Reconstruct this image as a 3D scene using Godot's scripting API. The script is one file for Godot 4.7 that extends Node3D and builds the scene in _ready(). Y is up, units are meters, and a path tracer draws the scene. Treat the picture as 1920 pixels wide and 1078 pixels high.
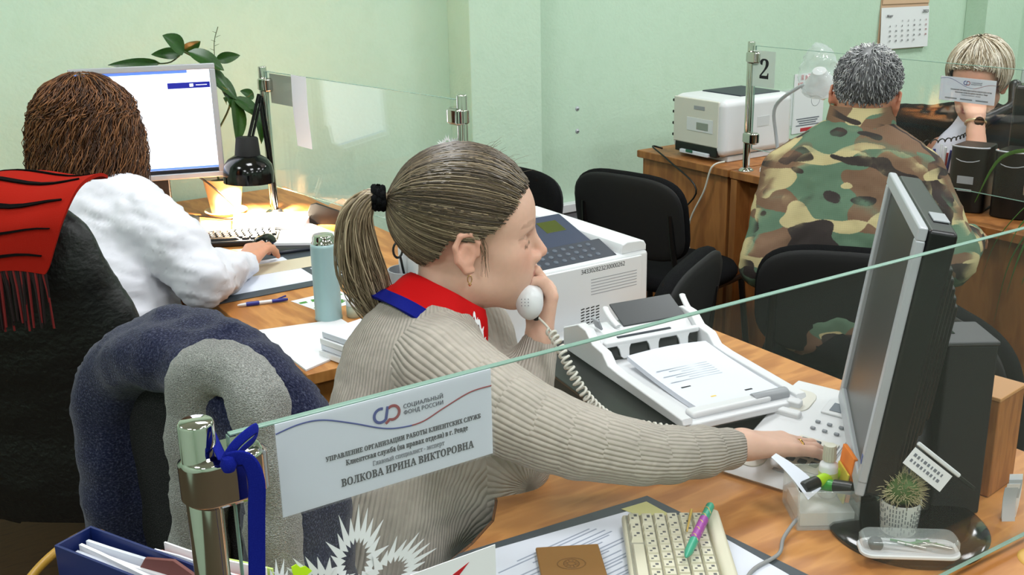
extends Node3D
# ---------------------------------------------------------------- mesh builder
class B:
	var v := PackedVector3Array()
	var n := PackedVector3Array()
	var u := PackedVector2Array()
	var c := PackedColorArray()
	var xf := Transform3D()
	var col := Color.WHITE

	func t3(a: Vector3, b: Vector3, d: Vector3, na: Vector3, nb: Vector3, nd: Vector3, ua := Vector2.ZERO, ub := Vector2.ZERO, ud := Vector2.ZERO) -> void:
		if (b - a).cross(d - a).dot(na + nb + nd) > 0.0:
			var s := b; b = d; d = s
			s = nb; nb = nd; nd = s
			var q := ub; ub = ud; ud = q
		v.append(xf * a); v.append(xf * b); v.append(xf * d)
		n.append((xf.basis * na).normalized()); n.append((xf.basis * nb).normalized()); n.append((xf.basis * nd).normalized())
		u.append(ua); u.append(ub); u.append(ud)
		c.append(col); c.append(col); c.append(col)

	func q4(a: Vector3, b: Vector3, d: Vector3, e: Vector3, na: Vector3, nb: Vector3, nd: Vector3, ne: Vector3, ua := Vector2(0, 1), ub := Vector2(1, 1), ud := Vector2(1, 0), ue := Vector2(0, 0)) -> void:
		t3(a, b, d, na, nb, nd, ua, ub, ud)
		t3(a, d, e, na, nd, ne, ua, ud, ue)

	func quad(a: Vector3, b: Vector3, d: Vector3, e: Vector3, nn: Vector3) -> void:
		q4(a, b, d, e, nn, nn, nn, nn)

	# box with rounded (chamfered, smooth-shaded) edges
	func rbox(ctr: Vector3, size: Vector3, r := 0.003) -> void:
		var hs := size * 0.5
		r = minf(r, minf(hs.x, minf(hs.y, hs.z)) * 0.99)
		var inn := hs - Vector3(r, r, r)
		for ax in 3:
			var bx := (ax + 1) % 3
			var cx := (ax + 2) % 3
			var lb := [-hs[bx], -inn[bx], inn[bx], hs[bx]]
			var lc := [-hs[cx], -inn[cx], inn[cx], hs[cx]]
			for sg in [-1.0, 1.0]:
				var P := []
				var N := []
				for i in 4:
					for j in 4:
						var p := Vector3.ZERO
						p[ax] = hs[ax] * sg; p[bx] = lb[i]; p[cx] = lc[j]
						var k := p.clamp(-inn, inn)
						var o := (p - k).normalized()
						P.append(ctr + k + o * r)
						N.append(o)
				for i in 3:
					for j in 3:
						var i0 := i * 4 + j
						if i == 1 and j == 1 or r > 0.0002:
							q4(P[i0], P[i0 + 1], P[i0 + 5], P[i0 + 4], N[i0], N[i0 + 1], N[i0 + 5], N[i0 + 4])

	func box(ctr: Vector3, size: Vector3) -> void:
		var h := size * 0.5
		for ax in 3:
			var bx := (ax + 1) % 3
			var cx := (ax + 2) % 3
			for sg in [-1.0, 1.0]:
				var nn := Vector3.ZERO; nn[ax] = sg
				var e1 := Vector3.ZERO; e1[bx] = h[bx]
				var e2 := Vector3.ZERO; e2[cx] = h[cx]
				var m := ctr + nn * h[ax]
				quad(m - e1 - e2, m + e1 - e2, m + e1 + e2, m - e1 + e2, nn)

	# swept tube; ra / rb radii along two frame axes (arrays or floats)
	func tube(pts: Array, ra, sides := 8, cap := true, flat := 1.0, up := Vector3.ZERO) -> void:
		var m := pts.size()
		if m < 2: return
		var T := []
		for i in m:
			T.append((pts[mini(i + 1, m - 1)] - pts[maxi(i - 1, 0)]).normalized())
		var X: Vector3 = up
		if X == Vector3.ZERO:
			X = Vector3.UP if absf(T[0].y) < 0.8 else Vector3.RIGHT
		X = (X - T[0] * X.dot(T[0])).normalized()
		var ring0 := []; var nor0 := []
		var ln := 0.0
		for i in m:
			X = (X - T[i] * X.dot(T[i])).normalized()
			var Y: Vector3 = T[i].cross(X)
			var r: float = ra[i] if ra is Array or ra is PackedFloat32Array else ra
			var ring := []; var nor := []
			for k in sides:
				var an := TAU * k / sides
				ring.append(pts[i] + X * cos(an) * r * flat + Y * sin(an) * r)
				nor.append((X * cos(an) + Y * sin(an) * flat).normalized())
			if i > 0:
				var l2: float = ln + (pts[i] - pts[i - 1]).length()
				for k in sides:
					var k2 := (k + 1) % sides
					var u0 := float(k) / sides; var u1 := float(k + 1) / sides
					q4(ring0[k], ring0[k2], ring[k2], ring[k], nor0[k], nor0[k2], nor[k2], nor[k], Vector2(u0, ln), Vector2(u1, ln), Vector2(u1, l2), Vector2(u0, l2))
				ln = l2
			if cap and (i == 0 or i == m - 1):
				var nn: Vector3 = -T[i] if i == 0 else T[i]
				for k in range(1, sides - 1):
					t3(ring[0], ring[k], ring[k + 1], nn, nn, nn)
			ring0 = ring; nor0 = nor

	# surface of revolution about local y
	func lathe(pr: Array, segs := 24, ctr := Vector3.ZERO, soft := 0.7) -> void:
		var m := pr.size()
		var sn := []
		for i in m - 1:
			var d: Vector2 = pr[i + 1] - pr[i]
			sn.append(Vector2(d.y, -d.x).normalized())
		var area := 0.0
		for i in m:
			var p: Vector2 = pr[i]; var q: Vector2 = pr[(i + 1) % m]
			if i == m - 1: area += p.x * (pr[0].y - p.y) if p.x > 0.0001 and pr[0].x < 0.0001 else 0.0
			area += p.cross(q)
		if area < 0.0:
			for i in m - 1: sn[i] = -sn[i]
		for i in m - 1:
			var n0: Vector2 = sn[i]; var n1: Vector2 = sn[i]
			if i > 0 and sn[i].dot(sn[i - 1]) > soft: n0 = (sn[i] + sn[i - 1]).normalized()
			if i < m - 2 and sn[i].dot(sn[i + 1]) > soft: n1 = (sn[i] + sn[i + 1]).normalized()
			for k in segs:
				var a := TAU * k / segs; var b := TAU * (k + 1) / segs
				var ca := Vector3(cos(a), 0, sin(a)); var cb := Vector3(cos(b), 0, sin(b))
				var p0: Vector2 = pr[i]; var p1: Vector2 = pr[i + 1]
				var A := ctr + ca * p0.x + Vector3.UP * p0.y; var Bq := ctr + cb * p0.x + Vector3.UP * p0.y
				var C := ctr + cb * p1.x + Vector3.UP * p1.y; var D := ctr + ca * p1.x + Vector3.UP * p1.y
				var na := ca * n0.x + Vector3.UP * n0.y; var nb := cb * n0.x + Vector3.UP * n0.y
				var nc := cb * n1.x + Vector3.UP * n1.y; var nd := ca * n1.x + Vector3.UP * n1.y
				var u0 := float(k) / segs; var u1 := float(k + 1) / segs
				if p0.x > 0.00001: t3(A, Bq, C, na, nb, nc, Vector2(u0, p0.y), Vector2(u1, p0.y), Vector2(u1, p1.y))
				if p1.x > 0.00001: t3(A, C, D, na, nc, nd, Vector2(u0, p0.y), Vector2(u1, p1.y), Vector2(u0, p1.y))

	# polygon in local xy, extruded along z from z0 to z1
	func prism(poly: PackedVector2Array, z0: float, z1: float, bev := 0.0) -> void:
		if not Geometry2D.is_polygon_clockwise(poly):
			poly = poly.duplicate()
			poly.reverse()
		var m := poly.size()
		var en := []
		for i in m:
			var d := (poly[(i + 1) % m] - poly[i]).normalized()
			en.append(Vector2(-d.y, d.x))
		# test outwardness on the first edge
		var mid := (poly[0] + poly[1]) * 0.5
		if Geometry2D.is_point_in_polygon(mid + en[0] * 0.00005, poly):
			for i in m: en[i] = -en[i]
		var vn := []
		var ins := PackedVector2Array()
		for i in m:
			var a: Vector2 = en[(i + m - 1) % m]; var b: Vector2 = en[i]
			var mm := (a + b).normalized()
			vn.append(mm)
			ins.append(poly[i] - mm * bev / maxf(0.4, mm.dot(b)))
		var tri := Geometry2D.triangulate_polygon(ins)
		for k in range(0, tri.size(), 3):
			var a := ins[tri[k]]; var b := ins[tri[k + 1]]; var d := ins[tri[k + 2]]
			t3(Vector3(a.x, a.y, z1), Vector3(b.x, b.y, z1), Vector3(d.x, d.y, z1), Vector3.BACK, Vector3.BACK, Vector3.BACK, a, b, d)
			t3(Vector3(a.x, a.y, z0), Vector3(b.x, b.y, z0), Vector3(d.x, d.y, z0), Vector3.FORWARD, Vector3.FORWARD, Vector3.FORWARD, a, b, d)
		for i in m:
			var j := (i + 1) % m
			var na: Vector2 = en[i]; var nb: Vector2 = en[i]
			if en[(i + m - 1) % m].dot(en[i]) > 0.7: na = vn[i]
			if en[j].dot(en[i]) > 0.7: nb = vn[j]
			var A := Vector3(na.x, na.y, 0); var D := Vector3(nb.x, nb.y, 0)
			q4(Vector3(poly[i].x, poly[i].y, z0 + bev), Vector3(poly[j].x, poly[j].y, z0 + bev), Vector3(poly[j].x, poly[j].y, z1 - bev), Vector3(poly[i].x, poly[i].y, z1 - bev), A, D, D, A)
			if bev > 0.0:
				var f := Vector3.BACK
				q4(Vector3(poly[i].x, poly[i].y, z1 - bev), Vector3(poly[j].x, poly[j].y, z1 - bev), Vector3(ins[j].x, ins[j].y, z1), Vector3(ins[i].x, ins[i].y, z1), A, D, f, f)
				f = Vector3.FORWARD
				q4(Vector3(poly[i].x, poly[i].y, z0 + bev), Vector3(poly[j].x, poly[j].y, z0 + bev), Vector3(ins[j].x, ins[j].y, z0), Vector3(ins[i].x, ins[i].y, z0), A, D, f, f)

	# surface fn(u, v) -> Vector3, given a thickness (offset to both sides)
	func sheet(fn: Callable, nu: int, nv: int, th: float) -> void:
		var P := []; var N := []
		for j in nv + 1:
			for i in nu + 1:
				P.append(fn.call(float(i) / nu, float(j) / nv))
		for j in nv + 1:
			for i in nu + 1:
				var du: Vector3 = P[j * (nu + 1) + mini(i + 1, nu)] - P[j * (nu + 1) + maxi(i - 1, 0)]
				var dv: Vector3 = P[mini(j + 1, nv) * (nu + 1) + i] - P[maxi(j - 1, 0) * (nu + 1) + i]
				N.append(du.cross(dv).normalized())
		var w := nu + 1
		for j in nv:
			for i in nu:
				var a := j * w + i
				var ids := [a, a + 1, a + w + 1, a + w]
				var uv := [Vector2(float(i) / nu, float(j) / nv), Vector2(float(i + 1) / nu, float(j) / nv), Vector2(float(i + 1) / nu, float(j + 1) / nv), Vector2(float(i) / nu, float(j + 1) / nv)]
				for sg in [1.0, -1.0]:
					var p := []; var q := []
					for k in 4:
						p.append(P[ids[k]] + N[ids[k]] * th * 0.5 * sg)
						q.append(N[ids[k]] * sg)
					q4(p[0], p[1], p[2], p[3], q[0], q[1], q[2], q[3], uv[0], uv[1], uv[2], uv[3])
		var rim := []
		for i in nu: rim.append([i, i + 1])
		for i in nu: rim.append([nv * w + i, nv * w + i + 1])
		for j in nv: rim.append([j * w, (j + 1) * w])
		for j in nv: rim.append([j * w + nu, (j + 1) * w + nu])
		for e in rim:
			var a: int = e[0]; var b: int = e[1]
			var ha: Vector3 = N[a] * th * 0.5; var hb: Vector3 = N[b] * th * 0.5
			var nn: Vector3 = N[a].cross(P[b] - P[a]).normalized()
			q4(P[a] - ha, P[b] - hb, P[b] + hb, P[a] + ha, nn, nn, nn, nn)

	func mesh() -> ArrayMesh:
		var arr := []
		arr.resize(Mesh.ARRAY_MAX)
		arr[Mesh.ARRAY_VERTEX] = v; arr[Mesh.ARRAY_NORMAL] = n; arr[Mesh.ARRAY_TEX_UV] = u; arr[Mesh.ARRAY_COLOR] = c
		var m := ArrayMesh.new()
		m.add_surface_from_arrays(Mesh.PRIMITIVE_TRIANGLES, arr)
		return m

# ---------------------------------------------------------------- distance field, meshed as surface nets
class F:
	var o: Vector3
	var s: float
	var nx: int
	var ny: int
	var nz: int
	var f := PackedFloat32Array()
	var disp = null
	var paint = null
	var uvf = null

	func _init(lo: Vector3, hi: Vector3, cell: float) -> void:
		o = lo; s = cell
		nx = int((hi.x - lo.x) / cell) + 2; ny = int((hi.y - lo.y) / cell) + 2; nz = int((hi.z - lo.z) / cell) + 2
		f.resize(nx * ny * nz)
		f.fill(1.0)

	func span(lo: Vector3, hi: Vector3) -> Array:
		var a := ((lo - o) / s).floor(); var b := ((hi - o) / s).ceil()
		return [maxi(0, int(a.x)), mini(nx - 1, int(b.x)), maxi(0, int(a.y)), mini(ny - 1, int(b.y)), maxi(0, int(a.z)), mini(nz - 1, int(b.z))]

	func cone(a: Vector3, b: Vector3, ra: float, rb: float, k := 0.02) -> void:
		var mr := maxf(ra, rb) + k + s * 2.0
		var e := Vector3(mr, mr, mr)
		var sp := span(a.min(b) - e, a.max(b) + e)
		var ba := b - a
		var l2 := maxf(ba.length_squared(), 1e-9)
		for z in range(sp[4], sp[5] + 1):
			for y in range(sp[2], sp[3] + 1):
				var i: int = sp[0] + nx * (y + ny * z)
				var p := o + Vector3(sp[0], y, z) * s - a
				for x in range(sp[0], sp[1] + 1):
					var t := clampf(p.dot(ba) / l2, 0.0, 1.0)
					var d := (p - ba * t).length() - ra - (rb - ra) * t
					var g := f[i]
					var h := k - absf(g - d)
					f[i] = minf(g, d) - (h * h / k * 0.25 if h > 0.0 else 0.0)
					i += 1
					p.x += s

	func ell(ctr: Vector3, rad: Vector3, k := 0.02, bas := Basis(), sub := false) -> void:
		var mr := maxf(rad.x, maxf(rad.y, rad.z)) + k + s * 2.0
		var e := Vector3(mr, mr, mr)
		var sp := span(ctr - e, ctr + e)
		var inv := bas.inverse()
		var r1 := Vector3(1.0 / rad.x, 1.0 / rad.y, 1.0 / rad.z)
		for z in range(sp[4], sp[5] + 1):
			for y in range(sp[2], sp[3] + 1):
				var i: int = sp[0] + nx * (y + ny * z)
				for x in range(sp[0], sp[1] + 1):
					var q := inv * (o + Vector3(x, y, z) * s - ctr) * r1
					var k0 := q.length()
					var k1 := (q * r1).length()
					var d := k0 * (k0 - 1.0) / maxf(k1, 1e-6)
					var g := f[i]
					if sub:
						d = -d
						var h := k - absf(g - d)
						f[i] = maxf(g, d) + (h * h / k * 0.25 if h > 0.0 else 0.0)
					else:
						var h := k - absf(g - d)
						f[i] = minf(g, d) - (h * h / k * 0.25 if h > 0.0 else 0.0)
					i += 1

	func into(b: B) -> void:
		var id := PackedInt32Array()
		id.resize(f.size())
		id.fill(-1)
		var V := PackedVector3Array()
		var Q := PackedInt32Array()
		var sy := nx; var sz := nx * ny
		var off := [0, 1, sy, sy + 1, sz, sz + 1, sz + sy, sz + sy + 1]
		var cor := [Vector3(0, 0, 0), Vector3(1, 0, 0), Vector3(0, 1, 0), Vector3(1, 1, 0), Vector3(0, 0, 1), Vector3(1, 0, 1), Vector3(0, 1, 1), Vector3(1, 1, 1)]
		var edges := [[0, 1], [2, 3], [4, 5], [6, 7], [0, 2], [1, 3], [4, 6], [5, 7], [0, 4], [1, 5], [2, 6], [3, 7]]
		for z in nz - 1:
			for y in ny - 1:
				var i := nx * (y + ny * z)
				for x in nx - 1:
					var g := f[i]
					if absf(g) < s * 4.0:
						var neg := g < 0.0
						if (f[i + 1] < 0.0) != neg or (f[i + sy] < 0.0) != neg or (f[i + sz] < 0.0) != neg or (f[i + sy + 1] < 0.0) != neg or (f[i + sz + 1] < 0.0) != neg or (f[i + sz + sy] < 0.0) != neg or (f[i + sz + sy + 1] < 0.0) != neg:
							var p := Vector3.ZERO
							var cnt := 0
							for e in edges:
								var fa := f[i + off[e[0]]]; var fb := f[i + off[e[1]]]
								if (fa < 0.0) != (fb < 0.0):
									p += cor[e[0]].lerp(cor[e[1]], fa / (fa - fb))
									cnt += 1
							id[i] = V.size()
							V.append(o + (Vector3(x, y, z) + p / cnt) * s)
							if y > 0 and z > 0 and (f[i + 1] < 0.0) != neg:
								Q.append_array([i, i - sy, i - sy - sz, i - sz] if neg else [i, i - sz, i - sy - sz, i - sy])
							if x > 0 and z > 0 and (f[i + sy] < 0.0) != neg:
								Q.append_array([i, i - sz, i - sz - 1, i - 1] if neg else [i, i - 1, i - sz - 1, i - sz])
							if x > 0 and y > 0 and (f[i + sz] < 0.0) != neg:
								Q.append_array([i, i - 1, i - 1 - sy, i - sy] if neg else [i, i - sy, i - 1 - sy, i - 1])
					i += 1
		var N := normals(V, Q, id)
		if disp != null:
			for k in V.size(): V[k] += N[k] * disp.call(V[k], N[k])
			N = normals(V, Q, id)
		var C := PackedColorArray()
		if paint != null:
			for k in V.size(): C.append(paint.call(V[k]))
		for k in range(0, Q.size(), 4):
			var t := [id[Q[k]], id[Q[k + 1]], id[Q[k + 2]], id[Q[k + 3]]]
			if t.min() < 0: continue
			var uv := [Vector2.ZERO, Vector2.ZERO, Vector2.ZERO, Vector2.ZERO]
			if uvf != null:
				var mid: Vector3 = (V[t[0]] + V[t[2]]) * 0.5
				uv = uvf.call(mid, [V[t[0]], V[t[1]], V[t[2]], V[t[3]]])
			for w in [[0, 1, 2], [0, 2, 3]]:
				var fn: Vector3 = (V[t[w[1]]] - V[t[w[0]]]).cross(V[t[w[2]]] - V[t[w[0]]])
				var sw: bool = fn.dot(N[t[w[0]]] + N[t[w[1]]] + N[t[w[2]]]) > 0.0
				for m in ([w[0], w[2], w[1]] if sw else w):
					b.v.append(V[t[m]]); b.n.append(N[t[m]]); b.u.append(uv[m])
					b.c.append(C[t[m]] if C.size() else b.col)

	func normals(V: PackedVector3Array, Q: PackedInt32Array, id: PackedInt32Array) -> PackedVector3Array:
		var N := PackedVector3Array()
		N.resize(V.size())
		for k in range(0, Q.size(), 4):
			var a := id[Q[k]]; var b := id[Q[k + 1]]; var d := id[Q[k + 2]]; var e := id[Q[k + 3]]
			if a < 0 or b < 0 or d < 0 or e < 0: continue
			var g := (V[d] - V[a]).cross(V[e] - V[b])
			N[a] += g; N[b] += g; N[d] += g; N[e] += g
		# outward: against the field's gradient sign
		for k in N.size(): N[k] = N[k].normalized()
		return N
# ---------------------------------------------------------------- scene helpers
var taken := {}
var mats := {}
var rng := RandomNumberGenerator.new()
var nz := FastNoiseLite.new()

func numbered(called: String) -> String:
	var k: int = taken.get(called, 0)
	taken[called] = k + 1
	return called if k == 0 else "%s_%03d" % [called, k]

func thing(called: String, label: String, category: String, at := Vector3.ZERO, turn := 0.0, group := "") -> Node3D:
	var o := Node3D.new()
	o.name = numbered(called)
	add_child(o)
	o.position = at
	o.rotation.y = turn
	o.set_meta("label", label); o.set_meta("category", category)
	if group: o.set_meta("group", group)
	return o

func copy(root: Node3D, at: Vector3, turn: float, label: String) -> Node3D:
	var r: Node3D = root.duplicate()
	r.name = numbered(str(root.name).rstrip("_0123456789"))
	add_child(r)
	r.position = at; r.rotation.y = turn
	r.set_meta("label", label)
	return r

# one mesh part, local to its parent
func part(called: String, b: B, m: Material, parent: Node3D) -> MeshInstance3D:
	var o := MeshInstance3D.new()
	o.name = called
	o.mesh = b.mesh()
	o.mesh.surface_set_material(0, m)
	parent.add_child(o, true)
	return o

func same(called: String, mesh: Mesh, m: Material, parent: Node3D, xf := Transform3D()) -> MeshInstance3D:
	var o := MeshInstance3D.new()
	o.name = called
	o.mesh = mesh
	o.material_override = m
	o.transform = xf
	parent.add_child(o, true)
	return o

# the same for a mesh whose points were laid out in the room's own axes
func room_part(called: String, b: B, m: Material, parent: Node3D) -> MeshInstance3D:
	var inv := parent.transform.affine_inverse()
	if parent.get_parent() != self and parent.get_parent() is Node3D:
		inv = (parent.get_parent().transform * parent.transform).affine_inverse()
	for i in b.v.size():
		b.v[i] = inv * b.v[i]
		b.n[i] = inv.basis * b.n[i]
	return part(called, b, m, parent)

func struct(called: String, b: B, m: Material, label: String) -> MeshInstance3D:
	var o := part(called, b, m, self)
	o.set_meta("kind", "structure")
	o.set_meta("label", label)
	return o

func mat(r: float, g: float, b: float, rough := 0.6, metal := 0.0) -> StandardMaterial3D:
	var m := StandardMaterial3D.new()
	m.albedo_color = Color(r, g, b)
	m.roughness = rough
	m.metallic = metal
	return m

func pane(r: float, g: float, b: float, a: float) -> StandardMaterial3D:
	var m := mat(r, g, b, 0.02)
	m.albedo_color.a = a
	m.transparency = BaseMaterial3D.TRANSPARENCY_ALPHA
	return m

func noise_tex(freq: float, oct := 3, ramp: Gradient = null, w := 512, seedn := 1, normal := false, bump := 4.0, kind := FastNoiseLite.TYPE_SIMPLEX_SMOOTH) -> NoiseTexture2D:
	var t := NoiseTexture2D.new()
	var fn := FastNoiseLite.new()
	fn.noise_type = kind
	fn.seed = seedn
	fn.frequency = freq
	fn.fractal_octaves = oct
	t.noise = fn
	t.width = w; t.height = w
	t.seamless = true
	t.as_normal_map = normal
	t.bump_strength = bump
	if ramp: t.color_ramp = ramp
	return t

func ramp(cols: Array, at: Array = []) -> Gradient:
	var g := Gradient.new()
	var offs := PackedFloat32Array(); var cc := PackedColorArray()
	for i in cols.size():
		offs.append(at[i] if at.size() else float(i) / (cols.size() - 1))
		cc.append(cols[i])
	g.offsets = offs; g.colors = cc
	return g

func tri(m: StandardMaterial3D, sc: Vector3, world := false) -> StandardMaterial3D:
	m.uv1_triplanar = true
	m.uv1_world_triplanar = world
	m.uv1_scale = sc
	return m

func cloth(r: float, g: float, b: float, rough := 0.95, scale := 14.0, bump := 0.06, vary := 0.12) -> StandardMaterial3D:
	var m := mat(1, 1, 1, rough)
	var c := Color(r, g, b)
	m.albedo_texture = noise_tex(0.12, 3, ramp([c.darkened(vary), c, c.lightened(vary)]), 256, 7)
	m.heightmap_enabled = true
	m.heightmap_texture = noise_tex(0.2, 2, null, 256, 9)
	m.heightmap_scale = bump
	m.metallic_specular = 0.2
	return tri(m, Vector3(scale, scale, scale))

func wood(c0: Color, c1: Color, sc: Vector3, rough := 0.42) -> StandardMaterial3D:
	var m := mat(1, 1, 1, rough)
	m.albedo_texture = noise_tex(0.012, 4, ramp([c0, c0.lerp(c1, 0.45), c1, c0.lerp(c1, 0.7)], [0.25, 0.45, 0.6, 0.8]), 512, 21)
	return tri(m, sc)

var fonts := {}
func font(serif: bool, bold: bool) -> Font:
	var k := "%s%s" % [serif, bold]
	if not fonts.has(k):
		var f := SystemFont.new()
		f.font_names = PackedStringArray(["Droid Serif" if serif else "Droid Sans"])
		f.font_weight = 700 if bold else 400
		fonts[k] = f
	return fonts[k]

# a line of lettering as one mesh, in font pixels, centred; outlines that the mesher cannot fill are set as small capitals, which look the same
var glyphs := {}
const SWAP := {"Х": "X", "х": "x", "и": "И", "к": "К", "м": "М", "н": "Н", "ш": "Ш", "щ": "Щ", "й": "Й", "ж": "Ж"}

func line_mesh(txt: String, serif: bool, bold: bool) -> ArrayMesh:
	var f := font(serif, bold)
	var base := (f.get_descent(96) - f.get_ascent(96)) * 0.5
	var st := SurfaceTool.new()
	st.begin(Mesh.PRIMITIVE_TRIANGLES)
	var x := 0.0
	var todo := []
	for ch in txt:
		var g := ch
		var k := 1.0
		if serif and SWAP.has(ch):
			g = SWAP[ch]
			if g != "X" and g != "x": k = 0.75
		var adv := f.get_string_size(g, HORIZONTAL_ALIGNMENT_LEFT, -1, 96).x * k
		if ch != " ":
			var key := "%s%s%s" % [g, serif, bold]
			if not glyphs.has(key):
				var t := TextMesh.new()
				t.text = g
				t.font = f
				t.font_size = 96
				t.pixel_size = 1.0
				t.depth = 4.0
				t.curve_step = 3.0
				glyphs[key] = t
			todo.append([glyphs[key], x + adv * 0.5, k])
		x += adv
	for q in todo:
		st.append_from(q[0], 0, Transform3D(Basis.from_scale(Vector3(q[2], q[2], 1)), Vector3(q[1] - x * 0.5, base * (1.0 - q[2]), 0)))
	return st.commit()

# flat lettering; xf puts its centre, local x along the line, z out of the face; h is the height of a capital
func letters(txt: String, h: float, m: Material, parent: Node3D, xf: Transform3D, serif := false, bold := false, squeeze := 1.0, fit := 0.0) -> MeshInstance3D:
	var o := MeshInstance3D.new()
	o.name = "lettering"
	o.mesh = line_mesh(txt, serif, bold)
	o.material_override = m
	var k := h / 69.0
	if fit > 0.0: squeeze = fit / maxf(o.mesh.get_aabb().size.x * k, 0.00001)
	o.transform = xf * Transform3D(Basis.from_scale(Vector3(k * squeeze, k, 0.00008)), Vector3.ZERO)
	parent.add_child(o, true)
	return o

func frame(at: Vector3, xa: Vector3, ya: Vector3) -> Transform3D:
	xa = xa.normalized()
	var za := xa.cross(ya).normalized()
	return Transform3D(Basis(xa, za.cross(xa), za), at)

func curve(pts: Array, per := 6) -> Array:
	var out := []
	var m := pts.size()
	for i in m - 1:
		var p0: Vector3 = pts[maxi(i - 1, 0)]; var p1: Vector3 = pts[i]; var p2: Vector3 = pts[i + 1]; var p3: Vector3 = pts[mini(i + 2, m - 1)]
		for k in per:
			out.append(p1.cubic_interpolate(p2, p0, p3, float(k) / per))
	out.append(pts[m - 1])
	return out

func rounded(w: float, h: float, r: float, n := 5) -> PackedVector2Array:
	var p := PackedVector2Array()
	for q in 4:
		var cx := (w * 0.5 - r) * (1 if q == 0 or q == 3 else -1)
		var cy := (h * 0.5 - r) * (1 if q < 2 else -1)
		for i in n + 1:
			var a := PI * 0.5 * (q + float(i) / n)
			p.append(Vector2(cx + cos(a) * r, cy + sin(a) * r))
	return p

func lin(r: float, g: float, b: float) -> Color:
	return Color(r, g, b).srgb_to_linear()

func facing(d: Vector3) -> float:
	return atan2(-d.x, -d.z)
func _ready() -> void:
	rng.seed = 11
	nz.seed = 5
	nz.noise_type = FastNoiseLite.TYPE_SIMPLEX_SMOOTH
	nz.frequency = 1.0
	# --- camera
	var yaw := deg_to_rad(33.0); var pitch := deg_to_rad(17.6); var roll := 0.02
	var fw := Vector3(sin(yaw) * cos(pitch), -sin(pitch), -cos(yaw) * cos(pitch))
	var rt := Vector3(cos(yaw), 0, sin(yaw))
	var up := rt.cross(fw)
	rt = rt * cos(roll) - up * sin(roll)
	up = rt.cross(fw)
	var cam := Camera3D.new()
	cam.name = "camera"
	cam.fov = rad_to_deg(2.0 * atan(539.0 / 2050.0))
	cam.near = 0.05
	cam.transform = Transform3D(Basis(rt, up, -fw), Vector3(0, 1.52, 0))
	add_child(cam)
	cam.current = true
	# --- sky and exposure
	var env := Environment.new()
	env.background_mode = Environment.BG_COLOR
	env.background_color = Color(0.75, 0.82, 0.9)
	env.background_energy_multiplier = 0.3
	env.tonemap_mode = Environment.TONE_MAPPER_LINEAR
	env.tonemap_exposure = 1.0
	env.sdfgi_enabled = true
	env.ssao_enabled = true
	env.ssil_enabled = true
	var we := WorldEnvironment.new()
	we.name = "surroundings"
	we.environment = env
	add_child(we)
	make_materials()
	# --- ceiling lamps (recessed light panels)
	for i in 12: ceiling_light(Vector3([-1.0, 1.0, 3.0, 5.0][i % 4], 2.69, [-2.2, -0.2, 1.8][i / 4]), i)
	room_shell()
	left_station()
	centre_station()
	right_station()
	front_partition()
	chairs()
	people()
	pass

func ceiling_light(at: Vector3, i: int) -> void:
	var t := thing("ceiling_light", "flat square white light panel recessed in the office ceiling", "ceiling light", at, 0, "ceiling light panels")
	var b := B.new()
	for s in [-1, 1]:
		b.rbox(Vector3(s * 0.31, 0, 0), Vector3(0.02, 0.03, 0.64), 0.003)
		b.rbox(Vector3(0, 0, s * 0.31), Vector3(0.60, 0.03, 0.02), 0.003)
	part("frame", b, mats.white_plastic, t)
	b = B.new()
	b.rbox(Vector3(0, 0.002, 0), Vector3(0.598, 0.012, 0.598), 0.002)
	var m := mat(1, 1, 1, 0.4)
	m.emission_enabled = true
	m.emission = Color(1, 0.98, 0.95)
	m.emission_energy_multiplier = 1.0
	part("diffuser", b, m, t)
	var l := AreaLight3D.new()
	l.name = "panel_glow"
	l.area_size = Vector2(0.58, 0.58)
	l.light_energy = LIGHT
	l.light_color = Color(0.975, 0.99, 1.0)
	l.area_range = 12.0
	l.area_attenuation = 2.0
	l.shadow_enabled = true
	l.position = Vector3(0, -0.02, 0)
	l.rotation_degrees.x = -90
	t.add_child(l)

const LIGHT := 2.2

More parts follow.
